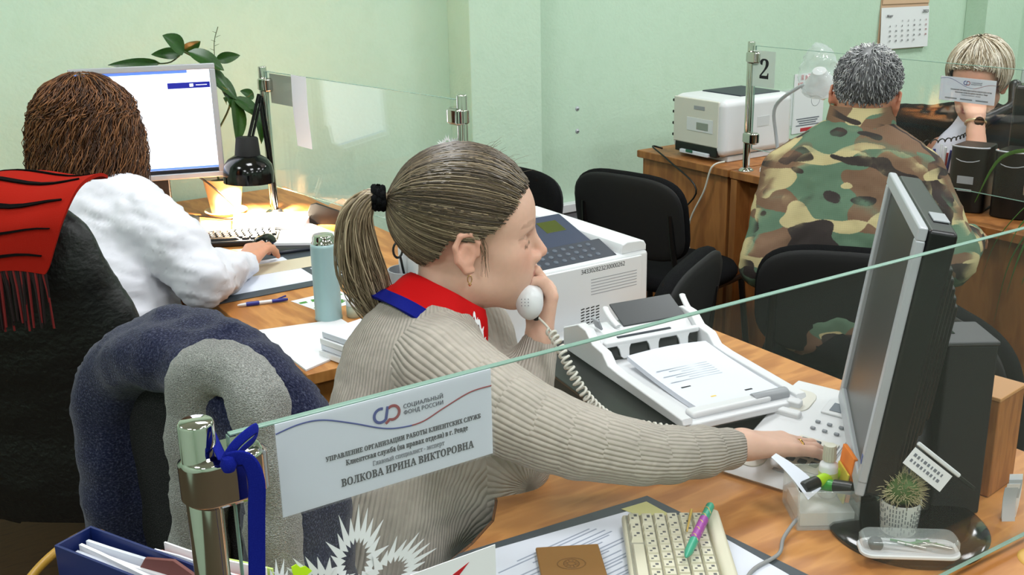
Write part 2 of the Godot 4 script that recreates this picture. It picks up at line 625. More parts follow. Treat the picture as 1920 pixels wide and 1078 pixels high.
func make_materials() -> void:
	var m := mat(1, 1, 1, 0.75)
	m.albedo_texture = noise_tex(0.01, 4, ramp([Color(0.745, 0.845, 0.755), Color(0.765, 0.86, 0.775), Color(0.755, 0.855, 0.765)]), 512, 3)
	m.heightmap_enabled = true
	m.heightmap_texture = noise_tex(0.08, 4, null, 512, 4)
	m.heightmap_scale = 0.08
	mats.wall = tri(m, Vector3(1.3, 1.3, 1.3), true)
	mats.ceiling = mat(0.93, 0.93, 0.91, 0.9)
	m = mat(1, 1, 1, 0.5)
	m.albedo_texture = noise_tex(0.02, 4, ramp([Color(0.22, 0.15, 0.10), Color(0.30, 0.21, 0.13), Color(0.26, 0.18, 0.115)]), 512, 8)
	mats.floor = tri(m, Vector3(0.8, 0.8, 4), true)
	mats.grey_wall = tri(mat(0.60, 0.60, 0.63, 0.7), Vector3.ONE)
	mats.white_plastic = mat(0.86, 0.865, 0.875, 0.38)
	mats.warm_plastic = mat(0.84, 0.83, 0.79, 0.42)
	mats.cream_plastic = mat(0.83, 0.81, 0.72, 0.45)
	mats.grey_plastic = mat(0.60, 0.61, 0.63, 0.4)
	mats.silver = mat(0.70, 0.71, 0.735, 0.38, 0.2)
	mats.black_plastic = mat(0.035, 0.035, 0.04, 0.38)
	mats.black_gloss = mat(0.015, 0.015, 0.018, 0.12)
	mats.black_matte = mat(0.05, 0.05, 0.055, 0.75)
	mats.navy_plastic = mat(0.075, 0.09, 0.15, 0.45)
	mats.panel_grey = mat(0.15, 0.17, 0.22, 0.5)
	mats.chrome = mat(0.80, 0.79, 0.77, 0.07, 1.0)
	mats.paper = mat(0.90, 0.90, 0.91, 0.85)
	mats.paper_cool = mat(0.86, 0.875, 0.92, 0.8)
	mats.ink = mat(0.10, 0.10, 0.12, 0.8)
	mats.ink_grey = mat(0.45, 0.46, 0.50, 0.8)
	mats.ink_blue = mat(0.13, 0.22, 0.55, 0.7)
	mats.ink_red = mat(0.58, 0.12, 0.13, 0.7)
	mats.glass = pane(0.86, 0.95, 0.92, 0.012)
	mats.glass.metallic_specular = 0.33
	mats.glass_edge = mat(0.50, 0.62, 0.57, 0.2)
	mats.film = pane(0.95, 0.97, 0.98, 0.12)
	mats.acrylic = pane(0.9, 0.93, 0.92, 0.16)
	mats.blue_ribbon = cloth(0.07, 0.11, 0.50, 0.8, 30.0, 0.02, 0.1)
	mats.black_cloth = cloth(0.045, 0.046, 0.052, 0.95, 22.0, 0.05, 0.25)
	mats.desk = wood(Color(0.66, 0.42, 0.20), Color(0.78, 0.54, 0.29), Vector3(0.6, 0.6, 3.2))
	mats.desk_z = wood(Color(0.66, 0.42, 0.20), Color(0.78, 0.54, 0.29), Vector3(3.2, 0.6, 0.6))
	mats.desk_edge = mat(0.42, 0.25, 0.11, 0.5)
	mats.counter = wood(Color(0.56, 0.345, 0.165), Color(0.66, 0.43, 0.22), Vector3(2.6, 0.5, 2.6), 0.5)
	mats.blotter = mat(0.24, 0.27, 0.30, 0.55)

func room_shell() -> void:
	var x0 := -2.2; var x1 := 6.2; var zb := -3.45; var zf := 3.0; var h := 2.72; var th := 0.12
	var b := B.new()
	b.box(Vector3((x0 + x1) / 2, -0.06, (zb + zf) / 2), Vector3(x1 - x0 + 0.24, 0.12, zf - zb + 0.24))
	struct("floor", b, mats.floor, "brown laminate floor of the office")
	b = B.new()
	b.box(Vector3((x0 + x1) / 2, h + 0.06, (zb + zf) / 2), Vector3(x1 - x0 + 0.24, 0.12, zf - zb + 0.24))
	struct("ceiling", b, mats.ceiling, "plain white office ceiling")
	b = B.new()
	b.box(Vector3((x0 + x1) / 2, h / 2, zb - th / 2), Vector3(x1 - x0 + 0.24, h, th))
	# shallow pilasters
	b.rbox(Vector3(2.14, h / 2, zb + 0.075), Vector3(0.30, h, 0.15), 0.004)
	b.rbox(Vector3(5.12, h / 2, zb + 0.06), Vector3(0.30, h, 0.12), 0.004)
	struct("wall_back", b, mats.wall, "pale green painted back wall with a shallow pilaster")
	b = B.new()
	b.box(Vector3(x0 - th / 2, h / 2, (zb + zf) / 2), Vector3(th, h, zf - zb))
	struct("wall_left", b, mats.wall, "pale green painted side wall beyond the black office chair")
	b = B.new()
	b.box(Vector3(x1 + th / 2, h / 2, (zb + zf) / 2), Vector3(th, h, zf - zb))
	struct("wall_right", b, mats.wall, "pale green painted side wall behind the counter")
	b = B.new()
	b.box(Vector3((x0 + x1) / 2, h / 2, zf + th / 2), Vector3(x1 - x0 + 0.24, h, th))
	struct("wall_front", b, mats.wall, "pale green painted wall facing the desks")
	# white cable duct and grey strip low on the back wall
	b = B.new()
	b.rbox(Vector3(2.66, 0.505, zb + 0.02), Vector3(0.72, 0.035, 0.04), 0.004)
	struct("trim_1", b, mats.white_plastic, "white plastic cable duct low on the green wall")
	b = B.new()
	b.rbox(Vector3(2.66, 0.24, zb + 0.012), Vector3(0.72, 0.48, 0.02), 0.003)
	struct("trim_2", b, mats.grey_wall, "grey panel below the white cable duct")
	# two screw anchors left in the wall
	for y in [0.888, 0.80]:
		var t := thing("wall_screw", "small dark screw anchor in the bare green wall, %s one" % ("upper" if y > 0.85 else "lower"), "screw", Vector3(2.562, y, zb), 0, "screw anchors in the green wall")
		var s := B.new()
		s.xf = Transform3D(Basis(Vector3.RIGHT, PI / 2), Vector3.ZERO)
		s.lathe([Vector2(0, 0.006), Vector2(0.006, 0.004), Vector2(0.010, 0.0), Vector2(0.010, -0.004)], 12)
		part("head", s, mats.silver, t)
		s = B.new()
		s.box(Vector3(0, 0, 0.006), Vector3(0.009, 0.002, 0.0015))
		part("slot", s, mats.black_matte, t)
	wall_papers(zb)

func wall_papers(zb: float) -> void:
	# calendar with a beige backing board
	var t := thing("wall_calendar", "white paper wall calendar sheet on a beige backing card", "calendar", Vector3(4.49, 1.1, zb + 0.004))
	t.rotation.z = deg_to_rad(-1.0)
	var b := B.new()
	b.rbox(Vector3(0, 0.055, 0), Vector3(0.345, 0.33, 0.006), 0.001)
	part("backing_card", b, mat(0.80, 0.66, 0.55, 0.8), t)
	b = B.new()
	b.sheet(func(u, v): return Vector3((u - 0.5) * 0.35, 0.085 - v * 0.19, 0.006 + 0.004 * sin(v * PI) + 0.012 * v * v), 6, 8, 0.001)
	var pg := part("page", b, mats.paper, t)
	b = B.new()
	b.rbox(Vector3(0, 0.145, 0.006), Vector3(0.34, 0.09, 0.003), 0.001)
	part("top_card", b, mat(0.84, 0.70, 0.58, 0.8), t)
	var fr := func(x: float, y: float) -> Transform3D: return Transform3D(Basis(), Vector3(x, y, 0.011 + 0.012 * pow((0.085 - y) / 0.19, 2.0) + 0.004))
	letters("2023", 0.014, mats.ink, pg, fr.call(0.14, 0.062), false, true)
	letters("Март", 0.012, mats.ink, pg, fr.call(-0.12, 0.047), false, true)
	var d := 1
	for row in 5:
		for k in 7:
			if row == 0 and k < 2: continue
			if d > 31: continue
			letters(str(d), 0.0085, mats.ink_red if k > 5 else mats.ink, pg, fr.call(-0.115 + k * 0.044, 0.022 - row * 0.0225), false, true)
			d += 1
	# information sheets behind the counter (machine-readable codes left blank)
	t = thing("notice_sheet", "tall notice sheet with red headline taped to the green wall behind the counter", "notice", Vector3(3.87, 0.79, zb + 0.003), 0, "notice sheets on the back wall")
	b = B.new()
	b.rbox(Vector3(0, 0, 0), Vector3(0.20, 0.27, 0.002), 0.0005)
	part("sheet", b, mats.paper, t)
	b = B.new()
	for k in 4: b.box(Vector3(-0.05 + k * 0.022 + 0.004 * (k % 2), 0.118 - 0.004 * (k % 2), 0.0016), Vector3(0.015, 0.022, 0.001))
	b.box(Vector3(-0.06, 0.088, 0.0016), Vector3(0.03, 0.016, 0.001))
	part("red_headline", b, mat(0.75, 0.13, 0.18, 0.7), t)
	b = B.new()
	b.rbox(Vector3(0.0, -0.120, 0.002), Vector3(0.09, 0.016, 0.0015), 0.0006)
	part("red_button", b, mat(0.75, 0.13, 0.18, 0.7), t)
	b = B.new()
	for k in 5: b.box(Vector3(0.03, 0.085 - k * 0.009, 0.0016), Vector3(0.10 - 0.02 * (k % 2), 0.004, 0.001))
	for k in 4: b.box(Vector3(0.0, -0.07 - k * 0.010, 0.0016), Vector3(0.15 - 0.02 * (k % 3), 0.005, 0.001))
	part("grey_print", b, mats.ink_grey, t)
	b = B.new()
	for s in [-1, 1]:
		b.xf = Transform3D(Basis(), Vector3(0.045 + s * 0.011, 0.018, 0.0016))
		b.prism(rounded(0.004, 0.006, 0.0018, 3), 0, 0.001)
	var ring := []
	for k in 25: ring.append(Vector3(0.045 + cos(TAU * k / 24) * 0.028, 0.010 + sin(TAU * k / 24) * 0.028, 0.0014))
	b.xf = Transform3D()
	b.tube(ring, 0.001, 4, false)
	part("smiling_circle", b, mats.ink_grey, t)
	t = thing("notice_sheet", "small square notice sheet in a clear sleeve beside the tall notice", "notice", Vector3(3.70, 0.775, zb + 0.003), 0, "notice sheets on the back wall")
	b = B.new()
	b.rbox(Vector3(0, 0, 0), Vector3(0.13, 0.16, 0.002), 0.0005)
	part("sheet", b, mats.paper, t)
	b = B.new()
	b.rbox(Vector3(0, 0, 0.003), Vector3(0.15, 0.18, 0.001), 0.0004)
	part("clear_sleeve", b, mats.film, t)
	# socket at the right of the wall
	t = thing("wall_socket", "white electric socket on the green wall behind the clerk", "socket", Vector3(5.55, 0.78, zb))
	b = B.new()
	b.rbox(Vector3(0, 0, 0.012), Vector3(0.08, 0.08, 0.024), 0.006)
	part("plate", b, mats.white_plastic, t)
	b = B.new()
	for s in [-1, 1]:
		b.xf = Transform3D(Basis(Vector3.RIGHT, PI / 2), Vector3(s * 0.01, 0, 0.024))
		b.lathe([Vector2(0, 0.0006), Vector2(0.003, 0.0006), Vector2(0.003, -0.001)], 10)
	part("pin_hole", b, mats.black_matte, t)
# post(s) along local x of a partition thing: chrome tube, cap, clamps that grip the pane
func chrome_post(t: Node3D, x: float, y0: float, y1: float, clamps: Array, side: float, r := 0.0125) -> void:
	var b := B.new()
	b.lathe([Vector2(0, y1), Vector2(r * 0.9, y1 - 0.0004), Vector2(r * 0.97, y1 - 0.0012), Vector2(r, y1 - 0.0028), Vector2(r, y0 + 0.012), Vector2(r * 1.6, y0 + 0.008), Vector2(r * 2.1, y0 + 0.003), Vector2(r * 2.1, y0)], 28, Vector3(x, 0, 0), 0.5)
	var p := part("post", b, mats.chrome, t)
	for y in clamps:
		b = B.new()
		b.xf = Transform3D(Basis(Vector3.RIGHT, -PI / 2), Vector3(x + side * r * 1.3, y, 0))
		b.prism(rounded(r * 5.0, r * 3.1, r * 1.5, 8), -r * 1.6, r * 1.6, r * 0.55)
		part("clamp", b, mats.chrome, p)

func partition(called: String, label: String, a: Vector3, d: Vector3, ln: float, yb: float, yt: float, pt: float, clamps: Array, y0: float, group: String, tail := true) -> Node3D:
	var t := thing(called, label, "glass screen", Vector3(a.x, y0, a.z), atan2(-d.z, d.x), group)
	chrome_post(t, 0, 0, pt - y0, clamps.map(func(y): return y - y0), 1.0)
	if tail: chrome_post(t, ln, 0, pt - y0, clamps.map(func(y): return y - y0), -1.0)
	var b := B.new()
	var x0 := 0.022; var x1 := ln - 0.022
	b.box(Vector3((x0 + x1) / 2, (yb + yt) / 2 - y0, 0), Vector3(x1 - x0, yt - yb, 0.0056))
	part("pane", b, mats.glass, t)
	b = B.new()
	b.rbox(Vector3((x0 + x1) / 2, yt - y0 + 0.0008, 0), Vector3(x1 - x0, 0.0016, 0.006), 0.0006)
	b.rbox(Vector3((x0 + x1) / 2, yb - y0 - 0.0008, 0), Vector3(x1 - x0, 0.0016, 0.006), 0.0006)
	b.rbox(Vector3(x0 - 0.0006, (yb + yt) / 2 - y0, 0), Vector3(0.0012, yt - yb, 0.006), 0.0005)
	part("polished_edge", b, mats.glass_edge, t)
	return t

func slab(b: B, pts: Array, y0: float, y1: float, bev := 0.003) -> void:
	b.xf = Transform3D(Basis(Vector3(1, 0, 0), Vector3(0, 0, -1), Vector3(0, 1, 0)), Vector3.ZERO)
	var p := PackedVector2Array()
	for q in pts: p.append(q)
	b.prism(p, y0, y1, bev)
	b.xf = Transform3D()

# paper sheet lying at height y; corners given round
func flat_paper(called: String, label: String, cs: Array, y: float, th: float, m: Material, group := "") -> Node3D:
	var c := Vector2.ZERO
	for p in cs: c += p / cs.size()
	var t := thing(called, label, "paper", Vector3(c.x, y, -c.y), 0, group)
	var b := B.new()
	slab(b, cs.map(func(p): return p - c), 0, th, minf(0.0003, th * 0.3))
	part("sheets", b, m, t)
	return t

func v2(x: float, n: float) -> Vector2: return Vector2(x, n)

func left_station() -> void:
	var b := B.new()
	var t := thing("office_desk", "light beech desk with the lamp, flask and grey desk mat", "desk", Vector3(1.0, 0, -2.6))
	slab(b, [v2(0.715, 1.815), v2(1.33, 1.815), v2(1.33, 3.43), v2(-0.5, 3.43), v2(-0.5, 2.97), v2(0.56, 2.97), v2(0.67, 2.92), v2(0.70, 2.85), v2(0.715, 2.7)], 0.725, 0.75)
	room_part("top", b, mats.desk_z, t)
	for z in [-1.87, -2.95]:
		b = B.new()
		b.rbox(Vector3(1.03, 0.3625, z), Vector3(0.56, 0.725, 0.025), 0.002)
		room_part("end_panel", b, mats.desk_z, t)
	b = B.new()
	b.rbox(Vector3(1.29, 0.45, -2.6), Vector3(0.02, 0.5, 1.5), 0.002)
	room_part("modesty_panel", b, mats.desk_z, t)
	# ---- monitor
	var mc := Vector3(0.818, 1.052, -3.10)
	t = thing("computer_monitor", "silver-framed monitor showing a bright white page on the left desk", "monitor", Vector3(mc.x, 0.75, mc.z))
	t.rotation.y = facing(Vector3(-(-0.47), 0, -0.88)) + PI * 0.0
	# local +z is the screen's face
	t.rotation.y = atan2(-0.30, 0.95)
	b = B.new()
	var tilt := Transform3D(Basis(Vector3.RIGHT, deg_to_rad(-3)), Vector3(0, 0.302, 0))
	var W := 0.385; var H := 0.318
	b.xf = tilt
	b.rbox(Vector3(0, 0, -0.025), Vector3(W - 0.01, H - 0.01, 0.04), 0.008)
	b.rbox(Vector3(0, -0.01, -0.055), Vector3(0.24, 0.2, 0.04), 0.015)
	part("housing", b, mats.black_plastic, t)
	b = B.new(); b.xf = tilt
	var bw := 0.016
	b.rbox(Vector3(0, H / 2 - bw / 2, 0), Vector3(W, bw, 0.014), 0.003)
	b.rbox(Vector3(0, -H / 2 + bw / 2, 0), Vector3(W, bw, 0.014), 0.003)
	for s in [-1, 1]: b.rbox(Vector3(s * (W / 2 - bw / 2), 0, 0), Vector3(bw, H - bw * 2 + 0.002, 0.014), 0.003)
	part("bezel", b, mats.silver, t)
	b = B.new(); b.xf = tilt
	var sw := W - bw * 2; var sh := H - bw * 2
	b.box(Vector3(0, 0, -0.003), Vector3(sw, sh, 0.004))
	var sm := mat(0.9, 0.93, 1.0, 0.3)
	sm.emission_enabled = true; sm.emission = Color(0.93, 0.96, 1.0); sm.emission_energy_multiplier = 1.25
	var scr := part("screen", b, sm, t)
	var lit := func(r: float, g: float, bb: float, e: float) -> StandardMaterial3D:
		var q := mat(r, g, bb, 0.3)
		q.emission_enabled = true; q.emission = Color(r, g, bb); q.emission_energy_multiplier = e
		return q
	b = B.new(); b.xf = tilt
	b.box(Vector3(-0.03, sh / 2 - 0.004, 0), Vector3(sw - 0.06, 0.008, 0.001))
	b.box(Vector3(0, -sh / 2 + 0.0145, 0), Vector3(sw, 0.006, 0.001))
	part("window_bar", b, lit.call(0.35, 0.5, 0.85, 0.9), scr)
	b = B.new(); b.xf = tilt
	b.box(Vector3(0.118, sh / 2 - 0.042, 0), Vector3(0.114, 0.016, 0.001))
	part("blue_banner", b, lit.call(0.08, 0.1, 0.5, 0.8), scr)
	b = B.new(); b.xf = tilt
	b.box(Vector3(0.125, sh / 2 - 0.042, 0.0006), Vector3(0.010, 0.008, 0.001))
	b.box(Vector3(0.152, sh / 2 - 0.042, 0.0006), Vector3(0.030, 0.0016, 0.001))
	part("banner_print", b, lit.call(1, 1, 1, 1.0), scr)
	b = B.new(); b.xf = tilt
	b.box(Vector3(0, -sh / 2 + 0.0055, 0), Vector3(sw, 0.011, 0.001))
	part("task_bar", b, lit.call(0.08, 0.09, 0.11, 0.5), scr)
	b = B.new(); b.xf = tilt
	for k in 16:
		b.box(Vector3(rng.randf_range(-0.16, 0.16), rng.randf_range(-0.08, 0.115), 0), Vector3(rng.randf_range(0.006, 0.03), 0.0016, 0.001))
	part("page_print", b, lit.call(0.72, 0.76, 0.85, 1.0), scr)
	b = B.new()
	b.rbox(Vector3(0, 0.12, -0.045), Vector3(0.075, 0.24, 0.03), 0.006)
	part("stand_neck", b, mats.black_plastic, t)
	b = B.new()
	b.xf = Transform3D(Basis(Vector3.RIGHT, -PI / 2), Vector3(0, 0, -0.03))
	b.prism(rounded(0.22, 0.17, 0.06, 6), 0, 0.014, 0.004)
	part("stand_base", b, mats.black_plastic, t)
	var lg := AreaLight3D.new()
	lg.name = "screen_glow"
	lg.area_size = Vector2(sw, sh)
	lg.light_energy = 0.03
	lg.light_color = Color(0.93, 0.96, 1.0)
	lg.shadow_enabled = true
	lg.area_range = 9.0
	lg.area_attenuation = 2.0
	lg.transform = tilt * Transform3D(Basis(Vector3.UP, PI), Vector3(0, 0, 0.012))
	t.add_child(lg)
	# cable from the monitor
	t = thing("monitor_cable", "thin black cable hanging from the bright monitor to the desk", "cable", Vector3(0.95, 0.753, -3.12))
	b = B.new()
	b.tube(curve([Vector3(0.90, 0.92, -3.10), Vector3(0.96, 0.87, -3.08), Vector3(1.02, 0.80, -3.06), Vector3(1.045, 0.757, -3.05), Vector3(1.03, 0.755, -3.0)], 6), 0.003, 6)
	b.tube(curve([Vector3(0.86, 0.757, -3.2), Vector3(0.94, 0.757, -3.17), Vector3(1.0, 0.757, -3.08), Vector3(1.04, 0.757, -3.06)], 6), 0.003, 6)
	room_part("sheath", b, mats.black_plastic, t)
	desk_lamp_left()
	plant_left()
	keyboard_left()
	# ---- desk mat with papers under film
	t = thing("desk_mat", "grey desk mat with papers under its clear film on the left desk", "desk mat", Vector3(0.9, 0.75, -2.45))
	b = B.new()
	slab(b, [v2(0.708, 2.44), v2(0.722, 2.325), v2(1.13, 2.325), v2(1.13, 2.68), v2(0.80, 2.66)], 0.75, 0.753, 0.001)
	room_part("mat", b, mats.blotter, t)
	b = B.new()
	slab(b, [v2(0.75, 2.435), v2(0.765, 2.365), v2(0.98, 2.36), v2(0.985, 2.60), v2(0.83, 2.60)], 0.753, 0.7536, 0.0002)
	slab(b, [v2(1.0, 2.36), v2(1.1, 2.365), v2(1.09, 2.46), v2(1.0, 2.46)], 0.753, 0.7536, 0.0002)
	room_part("paper_insert", b, mats.paper_cool, t)
	b = B.new()
	slab(b, [v2(0.86, 2.48), v2(1.05, 2.47), v2(1.06, 2.56), v2(0.87, 2.57)], 0.7536, 0.7542, 0.0002)
	room_part("ruled_insert", b, mat(0.80, 0.76, 0.66, 0.7), t)
	# ---- papers
	t = flat_paper("paper_stack", "thick stack of white forms under the black desk lamp", [v2(0.955, 2.885), v2(1.13, 2.80), v2(1.215, 2.94), v2(1.02, 3.06)], 0.75, 0.024, mats.paper, "papers on the left desk")
	t = flat_paper("loose_papers", "loose pile of white sheets lying beside the mouse", [v2(0.98, 2.72), v2(1.09, 2.645), v2(1.19, 2.66), v2(1.17, 2.85), v2(1.03, 2.87)], 0.757, 0.007, mats.paper, "papers on the left desk")
	t = flat_paper("white_folder", "large blank white sheet at the near end of the left desk", [v2(0.72, 2.10), v2(0.90, 2.06), v2(0.90, 1.90), v2(0.72, 1.83)], 0.75, 0.004, mats.paper, "papers on the left desk")
	t = flat_paper("flyer", "glossy leaflet with green print half under the flask", [v2(0.862, 2.25), v2(0.985, 2.26), v2(0.99, 2.15), v2(0.885, 2.145)], 0.75, 0.0008, mats.paper)
	b = B.new()
	for k in 9:
		b.xf = Transform3D(Basis(Vector3.UP, k * 0.7), Vector3(-0.05 + 0.013 * k, 0.001, (0.03 if k % 2 else -0.02) * (1 if k < 6 else -1)))
		b.rbox(Vector3.ZERO, Vector3(0.018, 0.0005, 0.012), 0.0002)
	part("green_print", b, mat(0.28, 0.58, 0.20, 0.5), t)
	# notebook stack at the desk's end
	t = thing("notebook_stack", "small stack of white notebooks at the end of the left desk", "notebooks", Vector3(0.83, 0.75, -1.86), 0.25)
	for k in 4:
		b = B.new()
		b.rbox(Vector3(0.004 * (k % 2), 0.008 + k * 0.0135, 0.003 * k), Vector3(0.10, 0.012, 0.08), 0.0012)
		part("notebook", b, mats.paper_cool if k % 2 else mats.paper, t)
	# black binder edge under the loose papers
	t = thing("binder", "black ring binder lying under the loose white sheets", "binder", Vector3(1.05, 0.75, -2.68))
	b = B.new()
	slab(b, [v2(0.965, 2.635), v2(1.09, 2.615), v2(1.11, 2.71), v2(0.99, 2.74)], 0.7505, 0.7565, 0.002)
	room_part("cover", b, mats.black_plastic, t)
	b = B.new()
	b.tube(curve([Vector3(0.968, 0.757, -2.635), Vector3(1.0, 0.760, -2.618), Vector3(1.05, 0.760, -2.612), Vector3(1.09, 0.757, -2.616)], 5), 0.0055, 8)
	room_part("spine", b, mat(0.09, 0.11, 0.16, 0.4), t)
	# standing dark folder with a beige sheet
	t = thing("desk_folder", "dark grey folder propped up at the far side of the left desk", "folder", Vector3(1.25, 0.75, -2.9))
	b = B.new()
	b.xf = frame(Vector3(1.245, 0.75, -2.85), Vector3(0.80, 0, 0.6), Vector3(0, 1, 0))
	b.prism(PackedVector2Array([Vector2(-0.075, 0), Vector2(0.10, 0), Vector2(0.105, 0.006), Vector2(-0.05, 0.062), Vector2(-0.066, 0.058), Vector2(-0.076, 0.035)]), -0.006, 0.006, 0.001)
	room_part("cover", b, mat(0.16, 0.165, 0.17, 0.7), t)
	b = B.new()
	b.xf = frame(Vector3(1.262, 0.75, -2.873), Vector3(0.80, 0, 0.6), Vector3(0, 1, 0))
	b.prism(PackedVector2Array([Vector2(-0.03, 0), Vector2(0.05, 0), Vector2(0.045, 0.055), Vector2(0.02, 0.068), Vector2(-0.02, 0.05)]), -0.002, 0.002)
	room_part("beige_sheet", b, mat(0.84, 0.74, 0.58, 0.8), t)
	# ---- flask
	t = thing("flask", "pale blue-grey steel flask with a chrome cap standing on the left desk", "flask", Vector3(0.882, 0.75, -2.085))
	b = B.new()
	b.lathe([Vector2(0, 0), Vector2(0.028, 0), Vector2(0.0295, 0.002), Vector2(0.0295, 0.006), Vector2(0.0285, 0.008), Vector2(0.0285, 0.163), Vector2(0.0275, 0.168), Vector2(0.0255, 0.170), Vector2(0, 0.170)], 36)
	part("body", b, mat(0.60, 0.71, 0.72, 0.35, 0.1), t)
	b = B.new()
	b.lathe([Vector2(0.0255, 0.170), Vector2(0.0255, 0.173), Vector2(0.0235, 0.175), Vector2(0.023, 0.184), Vector2(0.021, 0.188), Vector2(0, 0.189)], 36)
	part("cap", b, mats.chrome, t)
	# ---- pen
	t = thing("ballpoint_pen", "white and blue click pen lying on the left desk", "pen", Vector3(0.80, 0.755, -2.268))
	var A := Vector3(0.748, 0.7555, -2.279); var D := Vector3(0.857, 0.7555, -2.253)
	var at := func(k: float) -> Vector3: return A.lerp(D, k)
	b = B.new()
	b.tube([at.call(0.0), at.call(0.06), at.call(0.18)], [0.0012, 0.003, 0.0042], 10)
	b.tube([at.call(0.42), at.call(0.7)], [0.0042, 0.0042], 10)
	room_part("barrel", b, mats.white_plastic, t)
	b = B.new()
	b.tube([at.call(0.17), at.call(0.2), at.call(0.40), at.call(0.43)], [0.0044, 0.0052, 0.0052, 0.0044], 10)
	room_part("grip", b, mat(0.12, 0.15, 0.52, 0.4), t)
	b = B.new()
	b.tube([at.call(0.68), at.call(0.9), at.call(1.0)], [0.0044, 0.0044, 0.003], 10)
	b.tube([at.call(0.80) + Vector3(0, 0.004, 0), at.call(0.97) + Vector3(0, 0.0085, 0)], [0.0012, 0.0022], 6)
	room_part("clip", b, mat(0.12, 0.15, 0.52, 0.4), t)
	# ---- purple bottle with a nozzle
	t = thing("nozzle_bottle", "small violet round bottle with a nozzle on the left desk", "bottle", Vector3(1.215, 0.75, -2.715))
	b = B.new()
	b.lathe([Vector2(0, 0), Vector2(0.015, 0), Vector2(0.0205, 0.008), Vector2(0.021, 0.015), Vector2(0.017, 0.026), Vector2(0.008, 0.033), Vector2(0.0055, 0.036), Vector2(0.005, 0.049), Vector2(0.003, 0.052), Vector2(0, 0.052)], 24)
	part("body", b, mat(0.17, 0.10, 0.55, 0.3), t)
	b = B.new()
	b.tube(curve([Vector3(0.018, 0.015, 0.006), Vector3(0.035, 0.018, 0.012), Vector3(0.042, 0.006, 0.015), Vector3(0.03, 0.003, 0.02)], 5), 0.0015, 6)
	part("cap_strap", b, mat(0.35, 0.25, 0.6, 0.4), t)
	# ---- correction tape, white tube and rolled items near the ponytail
	t = thing("glue_jar", "small clear jar with a white lid near the flask", "jar", Vector3(0.935, 0.75, -2.07))
	b = B.new()
	b.lathe([Vector2(0, 0), Vector2(0.015, 0), Vector2(0.0165, 0.004), Vector2(0.0165, 0.024), Vector2(0.0145, 0.027)], 20)
	part("jar", b, mat(0.72, 0.74, 0.66, 0.25), t)
	b = B.new()
	b.lathe([Vector2(0.0165, 0.026), Vector2(0.0165, 0.036), Vector2(0.0145, 0.038), Vector2(0, 0.038)], 20)
	part("lid", b, mats.white_plastic, t)
	t = thing("correction_pen", "white correction pen leaning beside the flask", "pen", Vector3(0.93, 0.79, -2.04))
	b = B.new()
	b.tube([Vector3(0.893, 0.807, -2.03), Vector3(0.903, 0.805, -2.025), Vector3(0.985, 0.782, -1.98)], [0.0022, 0.0038, 0.0042], 10)
	room_part("barrel", b, mats.white_plastic, t)
	t = thing("pen_cup", "grey mesh cup with scissors and papers behind the ponytail", "pen cup", Vector3(1.04, 0.75, -2.02))
	b = B.new()
	b.lathe([Vector2(0, 0), Vector2(0.035, 0), Vector2(0.038, 0.004), Vector2(0.040, 0.10), Vector2(0.037, 0.10), Vector2(0.035, 0.006), Vector2(0, 0.006)], 24)
	part("cup", b, mats.grey_plastic, t)
	for s in [-1, 1]:
		b = B.new()
		var rg := []
		for k in 17: rg.append(Vector3(s * 0.017 + cos(TAU * k / 16) * 0.011, 0.145 + sin(TAU * k / 16) * 0.017, 0.0))
		b.tube(rg, 0.0028, 6, false)
		b.tube([Vector3(s * 0.012, 0.129, 0), Vector3(-s * 0.004, 0.04, 0)], 0.003, 6)
		part("scissors_handle", b, mats.black_plastic, t)
	# ---- glass screen and what is taped on it
	var pa := Vector3(1.159, 0.75, -3.095); var pb := Vector3(1.285, 0.75, -2.175)
	var dv := (pb - pa); var ln := dv.length(); dv = dv.normalized()
	t = partition("glass_screen", "clear glass desk screen between two chrome posts behind the flask", pa, dv, ln, 0.835, 1.172, 1.186, [1.135], 0.75, "glass desk screens")
	t = thing("taped_sheet", "long white slip of paper taped to the glass screen by the lamp", "paper", pa + dv * 0.12, atan2(-dv.z, dv.x))
	b = B.new()
	b.sheet(func(u, v): return Vector3(0.095 + (u - 0.5) * 0.085, 0.425 - v * 0.20, 0.006 + 0.004 * sin(v * 5.0) * v + 0.003 * u), 4, 8, 0.0006)
	part("sheet", b, mats.paper_cool, t)
	t = thing("taped_sheet", "small grey card taped in the corner of the glass screen by the lamp", "paper", pa + dv * 0.06, atan2(-dv.z, dv.x))
	b = B.new()
	b.rbox(Vector3(0.035, 0.375, -0.005), Vector3(0.13, 0.085, 0.001), 0.0003)
	part("card", b, mat(0.62, 0.66, 0.63, 0.8), t)
	# paper snowflake on the nearer post
	snowflake("paper snowflake hung on the chrome post of the flask's desk", Vector3(1.262, 1.055, -2.20), Vector3(0.82, 0, 0.55), 0.032, 8, 3, 0.4)

